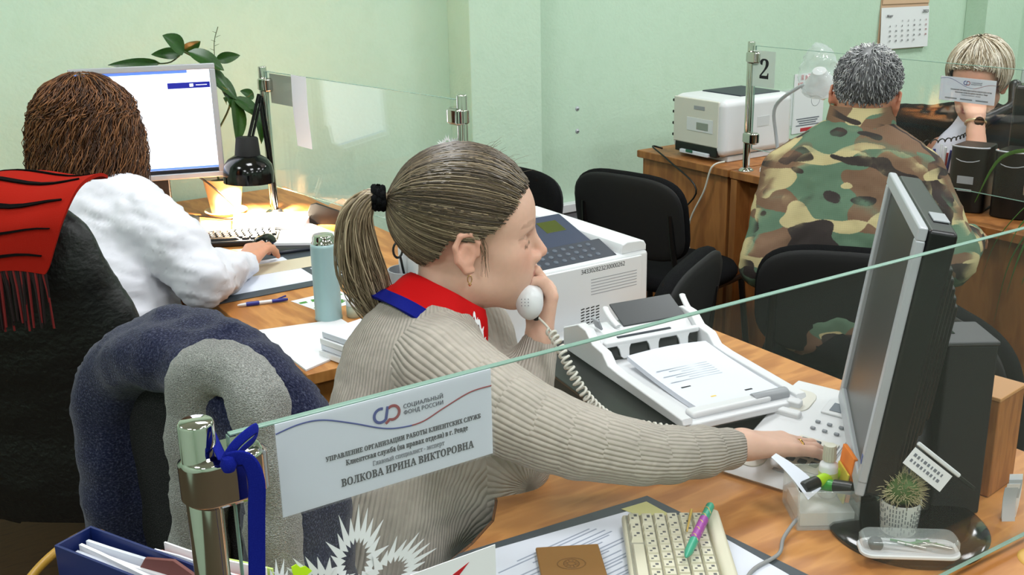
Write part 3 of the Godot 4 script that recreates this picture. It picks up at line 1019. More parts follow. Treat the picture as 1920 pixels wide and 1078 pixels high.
func desk_lamp_left() -> void:
	var t := thing("desk_lamp", "glossy black desk lamp with a jointed arm, lit, on the left desk", "lamp", Vector3(1.10, 0.75, -3.03))
	var b := B.new()
	var top := Vector3(1.055, 1.005, -2.985)
	b.xf = Transform3D(Basis(Vector3(0.3, 0, 1).normalized(), deg_to_rad(-3)), top)
	b.lathe([Vector2(0, 0), Vector2(0.028, 0), Vector2(0.031, -0.003), Vector2(0.036, -0.052)], 32)
	room_part("socket_sleeve", b, mats.black_matte, t)
	b = B.new()
	b.xf = Transform3D(Basis(Vector3(0.3, 0, 1).normalized(), deg_to_rad(-3)), top)
	b.lathe([Vector2(0.035, -0.050), Vector2(0.055, -0.062), Vector2(0.067, -0.078), Vector2(0.071, -0.10), Vector2(0.071, -0.128), Vector2(0.069, -0.128), Vector2(0.069, -0.10), Vector2(0.064, -0.08), Vector2(0.05, -0.066), Vector2(0.03, -0.06)], 40)
	room_part("shade", b, mats.black_gloss, t)
	b = B.new()
	b.lathe([Vector2(0, -0.05), Vector2(0.012, -0.055), Vector2(0.02, -0.08), Vector2(0.021, -0.092), Vector2(0.015, -0.107), Vector2(0, -0.112)], 20, top)
	var m := mat(1, 0.9, 0.75, 0.4)
	m.emission_enabled = true; m.emission = Color(1, 0.85, 0.62); m.emission_energy_multiplier = 4.0
	room_part("bulb", b, m, t)
	b = B.new()
	b.tube([Vector3(1.062, 1.0, -2.99), Vector3(1.118, 1.115, -3.03)], 0.005, 8)
	b.tube([Vector3(1.075, 1.0, -2.995), Vector3(1.128, 1.108, -3.035)], 0.004, 8)
	room_part("upper_arm", b, mats.black_gloss, t)
	b = B.new()
	b.tube([Vector3(1.118, 1.115, -3.03), Vector3(1.128, 0.95, -3.025), Vector3(1.135, 0.77, -3.02)], 0.005, 8)
	b.tube([Vector3(1.13, 1.108, -3.04), Vector3(1.14, 0.95, -3.035), Vector3(1.145, 0.77, -3.03)], 0.004, 8)
	room_part("lower_arm", b, mats.black_gloss, t)
	b = B.new()
	b.lathe([Vector2(0, 0.028), Vector2(0.012, 0.026), Vector2(0.018, 0.016), Vector2(0.03, 0.01), Vector2(0.032, 0.0), Vector2(0, 0)], 24, Vector3(1.14, 0.75, -3.025))
	room_part("clamp_base", b, mats.black_plastic, t)
	var l := SpotLight3D.new()
	l.name = "bulb_light"
	l.position = Vector3(1.055, 0.90, -2.985) - t.position
	l.rotation_degrees.x = -90
	l.spot_angle = 64
	l.spot_angle_attenuation = 0.5
	l.light_energy = LAMP
	l.light_color = Color(1.0, 0.90, 0.76)
	l.light_size = 0.02
	l.spot_range = 6.0
	l.spot_attenuation = 2.0
	l.shadow_enabled = true
	t.add_child(l)

const LAMP := 5.0

func leaf(base: Vector3, tip: Vector3, w: float, droop: float, m: Material, parent: Node3D, side := Vector3(0.545, 0.2, 0.839)) -> void:
	var b := B.new()
	var d := tip - base
	var s := d.cross(side).normalized()
	var nn := s.cross(d).normalized()
	b.sheet(func(u, v):
		var ww: float = w * pow(sin(PI * pow(v, 0.8)), 0.8) + 0.0008
		var off: float = (u - 0.5) * 2.0
		return base + d * v + s * off * ww + nn * (absf(off) * ww * 0.25 + droop * sin(v * PI) * d.length()), 6, 9, 0.0008)
	room_part("leaf", b, m, parent)

func plant_left() -> void:
	var t := thing("potted_plant", "leafy climbing plant in a cream pot behind the bright monitor", "plant", Vector3(1.035, 0.75, -3.17))
	var b := B.new()
	b.lathe([Vector2(0, 0.004), Vector2(0.042, 0.004), Vector2(0.058, 0.105), Vector2(0.060, 0.112), Vector2(0.056, 0.112), Vector2(0.052, 0.095), Vector2(0, 0.095)], 36)
	part("pot", b, mat(0.88, 0.78, 0.62, 0.55), t)
	b = B.new()
	b.lathe([Vector2(0, 0), Vector2(0.05, 0), Vector2(0.064, 0.012), Vector2(0.062, 0.014), Vector2(0.046, 0.006), Vector2(0, 0.005)], 36)
	part("saucer", b, mat(0.86, 0.78, 0.64, 0.55), t)
	b = B.new()
	b.lathe([Vector2(0, 0.105), Vector2(0.03, 0.102), Vector2(0.053, 0.097)], 20)
	part("soil", b, mat(0.12, 0.09, 0.06, 0.95), t)
	b = B.new()
	b.tube(curve([Vector3(1.02, 0.85, -3.16), Vector3(1.012, 0.89, -3.16), Vector3(0.995, 0.94, -3.16), Vector3(1.03, 1.0, -3.16), Vector3(1.077, 1.085, -3.16), Vector3(1.041, 1.15, -3.16), Vector3(1.014, 1.198, -3.16), Vector3(0.956, 1.237, -3.16)], 5), 0.003, 6)
	b.tube(curve([Vector3(1.077, 1.085, -3.16), Vector3(1.12, 1.09, -3.16), Vector3(1.15, 1.10, -3.17)], 4), 0.002, 6)
	b.tube(curve([Vector3(0.956, 1.237, -3.16), Vector3(0.92, 1.21, -3.17), Vector3(0.89, 1.205, -3.2)], 4), 0.002, 6)
	b.tube(curve([Vector3(1.03, 1.17, -3.16), Vector3(1.042, 1.211, -3.16), Vector3(1.047, 1.26, -3.16), Vector3(1.062, 1.30, -3.16)], 4), 0.0012, 5)
	for k in 5: b.tube([Vector3(1.044 + k * 0.003, 1.235 + k * 0.012, -3.16), Vector3(1.044 + k * 0.003 + (0.014 if k % 2 else -0.012), 1.24 + k * 0.012, -3.16)], [0.0008, 0.0004], 4)
	room_part("stem", b, mat(0.25, 0.30, 0.12, 0.6), t)
	var g := mat(1, 1, 1, 0.35)
	g.albedo_texture = noise_tex(0.03, 3, ramp([Color(0.08, 0.20, 0.06), Color(0.15, 0.31, 0.09), Color(0.12, 0.26, 0.08)]), 256, 31)
	tri(g, Vector3(9, 9, 9))
	g.backlight_enabled = true; g.backlight = Color(0.1, 0.2, 0.04)
	var L := [[Vector3(0.947, 1.238, -3.130), Vector3(0.884, 1.290, -3.100), 0.028], [Vector3(0.954, 1.231, -3.180), Vector3(0.861, 1.236, -3.150), 0.016], [Vector3(0.965, 1.236, -3.20), Vector3(1.010, 1.262, -3.170), 0.018],
		[Vector3(0.959, 1.239, -3.130), Vector3(1.047, 1.182, -3.100), 0.026], [Vector3(1.053, 1.206, -3.180), Vector3(1.116, 1.216, -3.150), 0.016], [Vector3(0.900, 1.205, -3.21), Vector3(0.75, 1.212, -3.19), 0.014],
		[Vector3(1.002, 1.189, -3.130), Vector3(1.052, 1.128, -3.100), 0.024], [Vector3(1.027, 1.166, -3.180), Vector3(1.095, 1.088, -3.150), 0.026], [Vector3(1.085, 1.095, -3.15), Vector3(1.064, 0.968, -3.10), 0.031],
		[Vector3(1.055, 1.085, -3.130), Vector3(1.037, 1.105, -3.100), 0.010], [Vector3(1.088, 1.095, -3.160), Vector3(1.150, 1.030, -3.120), 0.026], [Vector3(1.165, 1.085, -3.20), Vector3(1.117, 1.110, -3.18), 0.015],
		[Vector3(1.135, 1.067, -3.130), Vector3(1.138, 0.960, -3.100), 0.02], [Vector3(1.012, 1.118, -3.180), Vector3(0.99, 1.142, -3.150), 0.009], [Vector3(1.06, 1.12, -3.17), Vector3(1.07, 1.06, -3.12), 0.018]]
	for e in L: leaf(e[0], e[1], e[2], 0.06, g, t)

func keys(t: Node3D, m: Material, cols: int, rows: int, px: float, pz: float, org: Vector3, size: Vector3, legend: Material = null) -> void:
	var b := B.new()
	b.xf = Transform3D()
	# tapered key cap
	var h := size.y
	var p := []
	for y in [0.0, h]:
		var k := 1.0 if y == 0.0 else 0.8
		p.append([Vector3(-size.x / 2 * k, y, -size.z / 2 * k), Vector3(size.x / 2 * k, y, -size.z / 2 * k), Vector3(size.x / 2 * k, y, size.z / 2 * k), Vector3(-size.x / 2 * k, y, size.z / 2 * k)])
	b.quad(p[1][0], p[1][1], p[1][2], p[1][3], Vector3.UP)
	for i in 4:
		var j := (i + 1) % 4
		var nn: Vector3 = ((p[0][i] + p[0][j]) * Vector3(1, 0, 1)).normalized() * 0.9 + Vector3.UP * 0.3
		b.quad(p[0][i], p[0][j], p[1][j], p[1][i], nn.normalized())
	var cap := b.mesh()
	var lb := B.new()
	lb.box(Vector3(-size.x * 0.14, h + 0.0001, -size.z * 0.12), Vector3(size.x * 0.22, 0.0003, size.z * 0.26))
	lb.box(Vector3(size.x * 0.17, h + 0.0001, size.z * 0.15), Vector3(size.x * 0.14, 0.0003, size.z * 0.2))
	var lm := lb.mesh()
	for r in rows:
		var x := 0.0
		var c := 0
		while c < cols:
			var wide := 1.0
			if r == rows - 1: wide = [1.4, 1.2, 1.2, 5.6, 1.2, 1.2, 1.4][c] if c < 7 else 0.0
			elif r > 1 and c == 0: wide = 1.25 + 0.25 * (r - 2)
			if wide == 0.0: break
			if x + wide > cols + 0.3: wide = cols - x
			if wide < 0.5: break
			var k := same("key", cap, m, t, Transform3D(Basis.from_scale(Vector3(wide * px / size.x * 0.93 if wide > 1.0 else 1.0, 1, 1)), org + Vector3((x + wide / 2) * px, 0, (r + 0.5) * pz)))
			if legend and wide < 3: same("legend", lm, legend, k)
			x += wide
			c += 1

func keyboard_left() -> void:
	var t := thing("keyboard", "black keyboard with white legends in front of the bright monitor", "keyboard", Vector3(0.90, 0.75, -2.86), 0.0)
	t.rotation.y = atan2(-0.45, 0.89)
	t.rotation.y = -0.46
	var b := B.new()
	b.rbox(Vector3(0.03, 0.008, 0.0), Vector3(0.28, 0.016, 0.12), 0.005)
	part("case", b, mats.black_plastic, t)
	var w := mat(0.75, 0.76, 0.78, 0.6)
	keys(t, mats.black_plastic, 14, 6, 0.0186, 0.0168, Vector3(-0.103, 0.0155, -0.053), Vector3(0.0165, 0.006, 0.0145), w)
	# mouse under the hand
	t = thing("computer_mouse", "black mouse under the left woman's hand", "mouse", Vector3(0.985, 0.757, -2.725), -0.9)
	b = B.new()
	b.sheet(func(u, v):
		var a: float = (u - 0.5) * PI
		var z: float = (v - 0.5) * 0.085
		var q: float = sqrt(maxf(0.0, 1.0 - pow(absf(v - 0.5) * 2.0, 3.0)))
		return Vector3(sin(a) * 0.027 * q, cos(a) * 0.028 * q + 0.001, z), 10, 10, 0.001)
	part("shell", b, mats.black_gloss, t)

# cut-paper snowflake: petals that are spiky rings round a star-shaped hole
func snowflake(label: String, at: Vector3, xa: Vector3, r: float, petals: int, spikes: int, bend: float, group := "cut paper snowflakes") -> Node3D:
	var t := thing("paper_snowflake", label, "snowflake", at, 0, group)
	var fr := frame(at, xa, Vector3.UP)
	var n := spikes * 4
	for k in petals:
		var b := B.new()
		b.xf = fr * Transform3D(Basis(Vector3.BACK, TAU * (k + 0.25) / petals), Vector3.ZERO) * Transform3D(Basis(Vector3.UP, bend * (0.5 + 0.5 * sin(k * 2.3))), Vector3(0, 0, 0.0005 * (k % 3)))
		var outer := []; var inner := []
		for i in n * 2:
			var a := TAU * i / (n * 2)
			var el := Vector2(cos(a) * 0.36, sin(a) * 0.26) * r
			var c := Vector2(r * 0.56, 0)
			var tip := 1.0 if i % 2 == 0 else 0.0
			var lean := Vector2(0.10, 0.0) * r * tip * (1.0 if cos(a) > -0.5 else 0.0)
			outer.append(c + el * (0.92 + tip * (0.52 + 0.22 * sin(i * 1.7 + k))) + lean)
			inner.append(c + el * (0.55 if i % 2 == 0 else 0.74) * (1.0 + 0.08 * sin(i * 2.9)))
		for i in n * 2:
			var j := (i + 1) % (n * 2)
			for sg in [1.0, -1.0]:
				var z: float = 0.0002 * sg
				var p := [outer[i], outer[j], inner[j], inner[i]].map(func(q): return Vector3(q.x, q.y, z))
				b.quad(p[0], p[1], p[2], p[3], Vector3(0, 0, sg))
		b.prism(PackedVector2Array([Vector2(0, 0), Vector2(r * 0.24, -r * 0.06), Vector2(r * 0.30, 0), Vector2(r * 0.24, r * 0.06)]), -0.0002, 0.0002)
		room_part("petal", b, mats.paper, t)
	return t
func centre_station() -> void:
	var b := B.new()
	var t := thing("office_desk", "curved light beech desk under the white telephone and keyboard", "desk", Vector3(1.1, 0, -1.0))
	var arc := [v2(0.95, 1.80), v2(0.95, 1.50), v2(0.92, 1.40), v2(0.86, 1.33), v2(0.795, 1.285), v2(0.765, 1.245), v2(0.745, 1.20), v2(0.71, 1.155), v2(0.655, 1.12), v2(0.58, 1.085), v2(0.48, 1.05), v2(0.33, 1.05), v2(0.31, 1.10), v2(0.05, 1.10), v2(0.05, 0.62)]
	var pts := [v2(1.50, 0.62), v2(1.50, 1.70), v2(1.45, 1.80)]
	slab(b, pts + arc, 0.725, 0.75)
	room_part("top", b, mats.desk, t)
	b = B.new()
	var edge := []
	for p in arc: edge.append(Vector3(p.x, 0.7375, -p.y))
	b.tube(curve(edge, 3), 0.0125, 6, true, 0.1, Vector3(0, 0, 1))
	b = B.new()
	for i in range(1, 11):
		var p: Vector2 = arc[i - 1]; var q: Vector2 = arc[i]
		var mid := Vector3((p.x + q.x) / 2, 0.7375, -(p.y + q.y) / 2)
		var d := Vector3(q.x - p.x, 0, -(q.y - p.y))
		b.xf = frame(mid, d, Vector3.UP)
		b.box(Vector3.ZERO, Vector3(d.length() + 0.002, 0.0252, 0.003))
	room_part("edge_band", b, mats.desk_edge, t)
	for x in [0.12, 1.46]:
		b = B.new()
		b.rbox(Vector3(x, 0.3625, -0.83), Vector3(0.025, 0.725, 0.38), 0.002)
		room_part("end_panel", b, mats.desk, t)
	b = B.new()
	b.rbox(Vector3(1.46, 0.3625, -1.6), Vector3(0.025, 0.725, 0.36), 0.002)
	room_part("end_panel", b, mats.desk, t)
	b = B.new()
	b.rbox(Vector3(0.79, 0.42, -0.66), Vector3(1.3, 0.58, 0.02), 0.002)
	room_part("modesty_panel", b, mats.desk, t)
	b = B.new()
	b.xf = Transform3D(Basis(), Vector3(1.235, 0.7502, -0.66))
	b.lathe([Vector2(0.024, -0.004), Vector2(0.024, 0.001), Vector2(0.030, 0.002), Vector2(0.033, 0.0)], 32)
	room_part("grommet_ring", b, mat(0.80, 0.62, 0.30, 0.45), t)
	b = B.new()
	b.xf = Transform3D(Basis(), Vector3(1.235, 0.7502, -0.66))
	b.lathe([Vector2(0, 0.0006), Vector2(0.024, 0.0006)], 32)
	room_part("grommet_hole", b, mats.black_matte, t)
	printer_centre()
	scanner()
	telephone()
	monitor_right()
	keyboard_right()
	small_things()

func printer_centre() -> void:
	var t := thing("laser_printer", "large white printer with a navy top panel and stamped number on its side", "printer", Vector3(1.235, 0.75, -1.87))
	var b := B.new()
	b.rbox(Vector3(0, 0.078, 0), Vector3(0.385, 0.152, 0.39), 0.008)
	part("body", b, mats.white_plastic, t)
	b = B.new()
	b.rbox(Vector3(-0.004, 0.080, 0.197), Vector3(0.350, 0.135, 0.006), 0.002)
	var sp := part("side_panel", b, mats.white_plastic, t)
	b = B.new()
	for k in 6:
		b.box(Vector3(0.098, 0.118 - k * 0.0062, 0.2002), Vector3(0.118, 0.0012, 0.0008))
	part("fine_slots", b, mats.grey_plastic, sp)
	b = B.new()
	for r in 7:
		for c in 4:
			b.xf = Transform3D(Basis(Vector3.BACK, 0.15), Vector3(0.018 + c * 0.0125, 0.060 - r * 0.0062, 0.2004))
			b.rbox(Vector3.ZERO, Vector3(0.0088, 0.0022, 0.001), 0.0004)
	part("vent_slots", b, mats.black_plastic, sp)
	letters("343302823230000262", 0.0088, mats.ink, sp, Transform3D(Basis(), Vector3(0.070, 0.138, 0.2003)), false, false, 0.92)
	# right-hand hood, rear bar, left bar
	b = B.new()
	b.xf = Transform3D(Basis(Vector3.UP, 0), Vector3(0.152, 0.152, -0.195))
	b.prism(PackedVector2Array([Vector2(-0.028, 0), Vector2(0.04, 0), Vector2(0.04, 0.012), Vector2(0.034, 0.021), Vector2(0.024, 0.025), Vector2(-0.012, 0.027), Vector2(-0.024, 0.022), Vector2(-0.028, 0.012)]), 0.0, 0.385, 0.004)
	part("hood", b, mats.white_plastic, t)
	b = B.new()
	b.rbox(Vector3(-0.03, 0.164, -0.172), Vector3(0.325, 0.026, 0.046), 0.006)
	b.rbox(Vector3(-0.18, 0.160, 0.0), Vector3(0.025, 0.018, 0.38), 0.005)
	part("rim", b, mats.white_plastic, t)
	# navy output recess
	b = B.new()
	b.rbox(Vector3(-0.03, 0.156, -0.03), Vector3(0.29, 0.006, 0.25), 0.002)
	b.xf = Transform3D(Basis(Vector3.RIGHT, 0.28), Vector3(-0.03, 0.158, -0.06))
	b.rbox(Vector3.ZERO, Vector3(0.27, 0.006, 0.14), 0.002)
	part("output_tray", b, mats.navy_plastic, t)
	b = B.new()
	b.xf = Transform3D(Basis(Vector3.RIGHT, 0.30), Vector3(0.065, 0.176, 0.035))
	b.rbox(Vector3.ZERO, Vector3(0.115, 0.010, 0.13), 0.003)
	var cp := part("control_panel", b, mat(0.19, 0.22, 0.31, 0.4), t)
	b = B.new()
	b.xf = Transform3D(Basis(Vector3.RIGHT, 0.30), Vector3(0.070, 0.1815, 0.030))
	b.rbox(Vector3(0, 0.001, -0.012), Vector3(0.050, 0.002, 0.044), 0.0008)
	part("display", b, mat(0.27, 0.30, 0.10, 0.25), cp)
	b = B.new()
	b.xf = Transform3D(Basis(Vector3.RIGHT, 0.35), Vector3(-0.03, 0.160, 0.155))
	b.rbox(Vector3.ZERO, Vector3(0.295, 0.010, 0.070), 0.003)
	var kp := part("key_strip", b, mats.panel_grey, t)
	b = B.new()
	for r in 3:
		for c in 9:
			b.xf = Transform3D(Basis(Vector3.RIGHT, 0.35), Vector3(-0.03, 0.160, 0.155)) * Transform3D(Basis(), Vector3(-0.06 + c * 0.021, 0.005, -0.02 + r * 0.018))
			b.lathe([Vector2(0, 0.002), Vector2(0.005, 0.0015), Vector2(0.006, 0)], 8)
	part("button", b, mat(0.30, 0.33, 0.38, 0.5), kp)
	b = B.new()
	b.xf = Transform3D(Basis(Vector3.RIGHT, 0.35), Vector3(-0.125, 0.166, 0.155))
	b.lathe([Vector2(0, 0.002), Vector2(0.006, 0.0015), Vector2(0.007, 0)], 10)
	part("stop_button", b, mat(0.55, 0.14, 0.12, 0.5), kp)
	# low white tray at the printer's foot with a paper
	b = B.new()
	b.rbox(Vector3(-0.02, 0.012, 0.225), Vector3(0.26, 0.024, 0.06), 0.005)
	part("paper_drawer", b, mats.white_plastic, t)

func scanner() -> void:
	var yaw := -0.152
	var t := thing("black_box", "low black box carrying the white document scanner", "box", Vector3(1.165, 0.75, -1.345), yaw)
	var b := B.new()
	b.rbox(Vector3(0, 0.024, 0), Vector3(0.31, 0.048, 0.44), 0.006)
	part("case", b, mats.black_matte, t)
	b = B.new()
	b.rbox(Vector3(0, 0.046, 0), Vector3(0.315, 0.006, 0.445), 0.002)
	part("lid", b, mats.black_plastic, t)
	t = thing("document_scanner", "white document scanner with a stack of sheets in its open tray", "scanner", Vector3(1.189, 0.80, -1.314), yaw)
	b = B.new()
	b.xf = Transform3D(Basis(Vector3.RIGHT, -PI / 2), Vector3.ZERO)
	b.prism(rounded(0.225, 0.41, 0.02, 6), 0.0, 0.014, 0.004)
	part("base", b, mats.white_plastic, t)
	for s in [-1, 1]:
		b = B.new()
		# profile in (z, y), extruded across x
		b.xf = Transform3D(Basis(Vector3(0, 0, 1), Vector3(0, 1, 0), Vector3(-1, 0, 0)), Vector3(s * 0.108 + 0.010, 0, 0))
		b.prism(PackedVector2Array([Vector2(-0.20, 0.004), Vector2(0.195, 0.004), Vector2(0.20, 0.012), Vector2(0.195, 0.020), Vector2(0.0, 0.025), Vector2(-0.035, 0.028), Vector2(-0.055, 0.044), Vector2(-0.09, 0.048), Vector2(-0.115, 0.066), Vector2(-0.145, 0.068), Vector2(-0.20, 0.045)]), 0.0, 0.020, 0.003)
		part("side_rail", b, mats.white_plastic, t)
	# rear housing with the dark slot and three tabs
	b = B.new()
	b.xf = Transform3D(Basis(Vector3(0, 0, 1), Vector3(0, 1, 0), Vector3(-1, 0, 0)), Vector3(0.098, 0, 0))
	b.prism(PackedVector2Array([Vector2(-0.20, 0.004), Vector2(-0.09, 0.004), Vector2(-0.09, 0.036), Vector2(-0.115, 0.054), Vector2(-0.15, 0.060), Vector2(-0.20, 0.040)]), 0.0, 0.196, 0.003)
	part("rear_housing", b, mats.white_plastic, t)
	b = B.new()
	b.rbox(Vector3(0, 0.026, -0.086), Vector3(0.190, 0.028, 0.012), 0.002)
	part("exit_slot", b, mats.black_gloss, t)
	for x in [-0.06, 0.0, 0.062]:
		b = B.new()
		b.xf = Transform3D(Basis(Vector3.RIGHT, -0.25), Vector3(x, 0.034, -0.078))
		b.prism(PackedVector2Array([Vector2(-0.016, 0.010), Vector2(0.016, 0.010), Vector2(0.010, 0.0), Vector2(0.008, -0.013), Vector2(0.003, -0.017), Vector2(-0.003, -0.017), Vector2(-0.008, -0.013), Vector2(-0.010, 0.0)]), -0.002, 0.002, 0.0006)
		part("tab", b, mats.white_plastic, t)
	b = B.new()
	b.rbox(Vector3(0, 0.044, -0.085), Vector3(0.194, 0.010, 0.014), 0.003)
	part("slot_lip", b, mats.white_plastic, t)
	b = B.new()
	b.rbox(Vector3(-0.01, 0.050, -0.094), Vector3(0.11, 0.0025, 0.006), 0.0008)
	part("seam", b, mats.panel_grey, t)
	# feed chute: raised flap with dark face and white wings
	b = B.new()
	b.xf = Transform3D(Basis(Vector3.RIGHT, 0.45), Vector3(0.03, 0.069, -0.150))
	b.rbox(Vector3.ZERO, Vector3(0.13, 0.004, 0.060), 0.0015)
	part("feed_chute", b, mat(0.22, 0.23, 0.24, 0.35), t)
	for s in [-1, 1]:
		b = B.new()
		b.tube(curve([Vector3(s * 0.078 + 0.03, 0.060, -0.12), Vector3(s * 0.080 + 0.03, 0.068, -0.140), Vector3(s * 0.082 + 0.032, 0.078, -0.160), Vector3(s * 0.082 + 0.034, 0.081, -0.166)], 5), 0.0060, 10, true, 0.6)
		part("chute_wing", b, mats.white_plastic, t)
	b = B.new()
	b.xf = Transform3D(Basis(Vector3.BACK, 0.4), Vector3(-0.088, 0.070, -0.125))
	b.rbox(Vector3.ZERO, Vector3(0.005, 0.020, 0.024), 0.0018)
	part("paper_guide", b, mats.grey_plastic, t)
	# front stop
	b = B.new()
	b.rbox(Vector3(-0.02, 0.018, 0.178), Vector3(0.150, 0.012, 0.026), 0.006)
	part("front_stop", b, mats.white_plastic, t)
	b = B.new()
	b.xf = Transform3D(Basis(Vector3.BACK, PI / 2), Vector3(0.058, 0.0175, 0.178))
	b.lathe([Vector2(0, -0.033), Vector2(0.010, -0.033), Vector2(0.011, -0.031), Vector2(0.011, 0.031), Vector2(0.010, 0.033), Vector2(0, 0.033)], 18)
	part("grey_roller", b, mats.grey_plastic, t)
	# sheets in the tray
	var base := Transform3D(Basis(Vector3.UP, yaw), Vector3(1.189, 0.80, -1.314))
	t = thing("printed_sheets", "stack of printed white sheets lying in the scanner tray", "paper", Vector3(1.189, 0.815, -1.27), yaw)
	b = B.new()
	b.sheet(func(u, v): return Vector3(-0.002 + (u - 0.5) * 0.160, 0.004 + 0.012 * pow(1.0 - v, 2.0) + 0.004 * sin(u * PI) * (1.0 - v), -0.085 + v * 0.215), 6, 10, 0.009)
	part("sheets", b, mats.paper_cool, t)
	b = B.new()
	for k in 7:
		var v := 0.35 + k * 0.035
		b.rbox(Vector3(-0.02 + 0.01 * (k % 3), 0.0086 + 0.012 * pow(1.0 - v, 2.0) + 0.0035 * (1.0 - v), -0.085 + v * 0.215), Vector3(0.10 - 0.02 * (k % 3), 0.0004, 0.002), 0.0001)
	part("faint_print", b, mat(0.72, 0.76, 0.80, 0.8), t)
	b = B.new()
	for q in [[-0.055, 0.66, 0.018], [0.03, 0.90, 0.014]]:
		b.rbox(Vector3(q[0], 0.0092 + 0.012 * pow(1.0 - q[1], 2.0), -0.085 + q[1] * 0.215), Vector3(q[2], 0.0005, 0.004), 0.0001)
	part("black_print", b, mats.ink, t)
	b = B.new()
	b.rbox(Vector3(-0.035, 0.0090, 0.105), Vector3(0.01, 0.0005, 0.004), 0.0001)
	part("yellow_mark", b, mat(0.95, 0.8, 0.35, 0.8), t)

func telephone() -> void:
	var yaw := -1.265
	var t := thing("desk_telephone", "white desk telephone with dark keys under the woman's fingers", "telephone", Vector3(1.215, 0.75, -1.03), yaw)
	var b := B.new()
	# wedge profile in (z, y) extruded across x; rear is high
	b.xf = Transform3D(Basis(Vector3(0, 0, 1), Vector3(0, 1, 0), Vector3(-1, 0, 0)), Vector3(0.088, 0, 0))
	b.prism(PackedVector2Array([Vector2(-0.125, 0.0), Vector2(0.125, 0.0), Vector2(0.131, 0.006), Vector2(0.125, 0.015), Vector2(-0.095, 0.066), Vector2(-0.122, 0.068), Vector2(-0.130, 0.058)]), 0.0, 0.176, 0.004)
	part("body", b, mats.white_plastic, t)
	var sl := Transform3D(Basis(Vector3.RIGHT, atan2(0.051, 0.22)), Vector3(0, 0.0405, 0.015))
	# handset cradle on the local -x side
	b = B.new()
	b.xf = sl * Transform3D(Basis(Vector3.RIGHT, -PI / 2), Vector3(-0.058, 0, -0.082))
	b.prism(rounded(0.050, 0.058, 0.018, 6), -0.004, 0.0022, 0.001)
	var cr := part("ear_cradle", b, mats.warm_plastic, t)
	b = B.new()
	b.xf = sl
	b.rbox(Vector3(-0.056, 0.006, -0.066), Vector3(0.024, 0.012, 0.014), 0.003)
	part("hook_switch", b, mats.white_plastic, cr)
	b = B.new()
	b.xf = sl * Transform3D(Basis(Vector3.RIGHT, -PI / 2), Vector3(-0.058, 0, 0.075))
	b.prism(rounded(0.050, 0.055, 0.018, 6), -0.004, 0.0022, 0.001)
	part("mouth_cradle", b, mats.warm_plastic, t)
	b = B.new()
	b.xf = sl
	b.rbox(Vector3(-0.058, 0.003, -0.042), Vector3(0.048, 0.012, 0.014), 0.004)
	part("cradle_ridge", b, mats.white_plastic, t)
	b = B.new()
	b.xf = sl
	b.rbox(Vector3(0.030, 0.002, -0.083), Vector3(0.085, 0.004, 0.036), 0.0015)
	part("display_frame", b, mats.white_plastic, t)
	b = B.new()
	b.xf = sl
	b.rbox(Vector3(0.030, 0.0045, -0.083), Vector3(0.062, 0.001, 0.022), 0.0004)
	part("display", b, mat(0.45, 0.48, 0.52, 0.2), t)
	# dark dial keys
	b = B.new()
	b.rbox(Vector3.ZERO, Vector3(0.0125, 0.005, 0.0095), 0.0015)
	var key := b.mesh()
	var km := mat(0.27, 0.29, 0.32, 0.4)
	for r in 4:
		for c in 3:
			same("dial_key", key, km, t, sl * Transform3D(Basis(), Vector3(-0.002 + c * 0.0185, 0.003, 0.012 + r * 0.0165)))
	b = B.new()
	b.rbox(Vector3.ZERO, Vector3(0.008, 0.004, 0.005), 0.0015)
	var sk := b.mesh()
	var gm := mat(0.55, 0.57, 0.60, 0.4)
	for r in 2:
		for c in 4:
			same("function_key", sk, gm, t, sl * Transform3D(Basis(), Vector3(-0.005 + c * 0.019, 0.0025, -0.040 + r * 0.018)))
	for r in 7:
		same("speed_key", sk, gm, t, sl * Transform3D(Basis(), Vector3(0.068, 0.0025, -0.010 + r * 0.015)))
	b = B.new()
	b.xf = sl
	b.rbox(Vector3(0.017, 0.0018, 0.040), Vector3(0.062, 0.0016, 0.078), 0.0006)
	part("key_field", b, mats.warm_plastic, t)
	b = B.new()
	b.xf = sl
	b.rbox(Vector3(0.054, 0.0024, 0.03), Vector3(0.0015, 0.001, 0.13), 0.0004)
	part("groove", b, mats.grey_plastic, t)
	b = B.new()
	b.xf = sl
	b.rbox(Vector3(0.0, 0.0025, 0.093), Vector3(0.03, 0.001, 0.006), 0.0003)
	part("name_label", b, mats.grey_plastic, t)
	# coiled handset cord
	t = thing("handset_cord", "coiled white telephone cord hanging from the receiver", "cord", Vector3(0.95, 0.80, -1.18))
	var path := curve([Vector3(0.887, 0.975, -1.300), Vector3(0.888, 0.965, -1.272), Vector3(0.884, 0.948, -1.238), Vector3(0.884, 0.918, -1.208), Vector3(0.895, 0.884, -1.189), Vector3(0.922, 0.850, -1.182), Vector3(0.957, 0.826, -1.176), Vector3(1.01, 0.810, -1.156), Vector3(1.06, 0.80, -1.11), Vector3(1.10, 0.772, -1.085)], 8)
	b = B.new()
	b.tube(path.slice(0, 13), 0.0018, 6)
	room_part("lead", b, mats.warm_plastic, t)
	b = B.new()
	var coil := []
	var tot := 0.0
	for i in range(1, path.size()): tot += (path[i] - path[i - 1]).length()
	var X := Vector3.UP
	var turns := 46.0
	var acc := 0.0
	for i in range(11, path.size()):
		var T: Vector3 = (path[mini(i + 1, path.size() - 1)] - path[i - 1]).normalized()
		X = (X - T * X.dot(T)).normalized()
		var Y := T.cross(X)
		var seg: Vector3 = path[i] - path[i - 1]
		var steps := 9
		for k in steps:
			acc += seg.length() / steps
			var an := acc / tot * turns * TAU
			coil.append(path[i - 1] + seg * (float(k) / steps) + X * cos(an) * 0.0062 + Y * sin(an) * 0.0062)
	b.tube(coil, 0.0023, 5)
	room_part("coil", b, mats.warm_plastic, t)

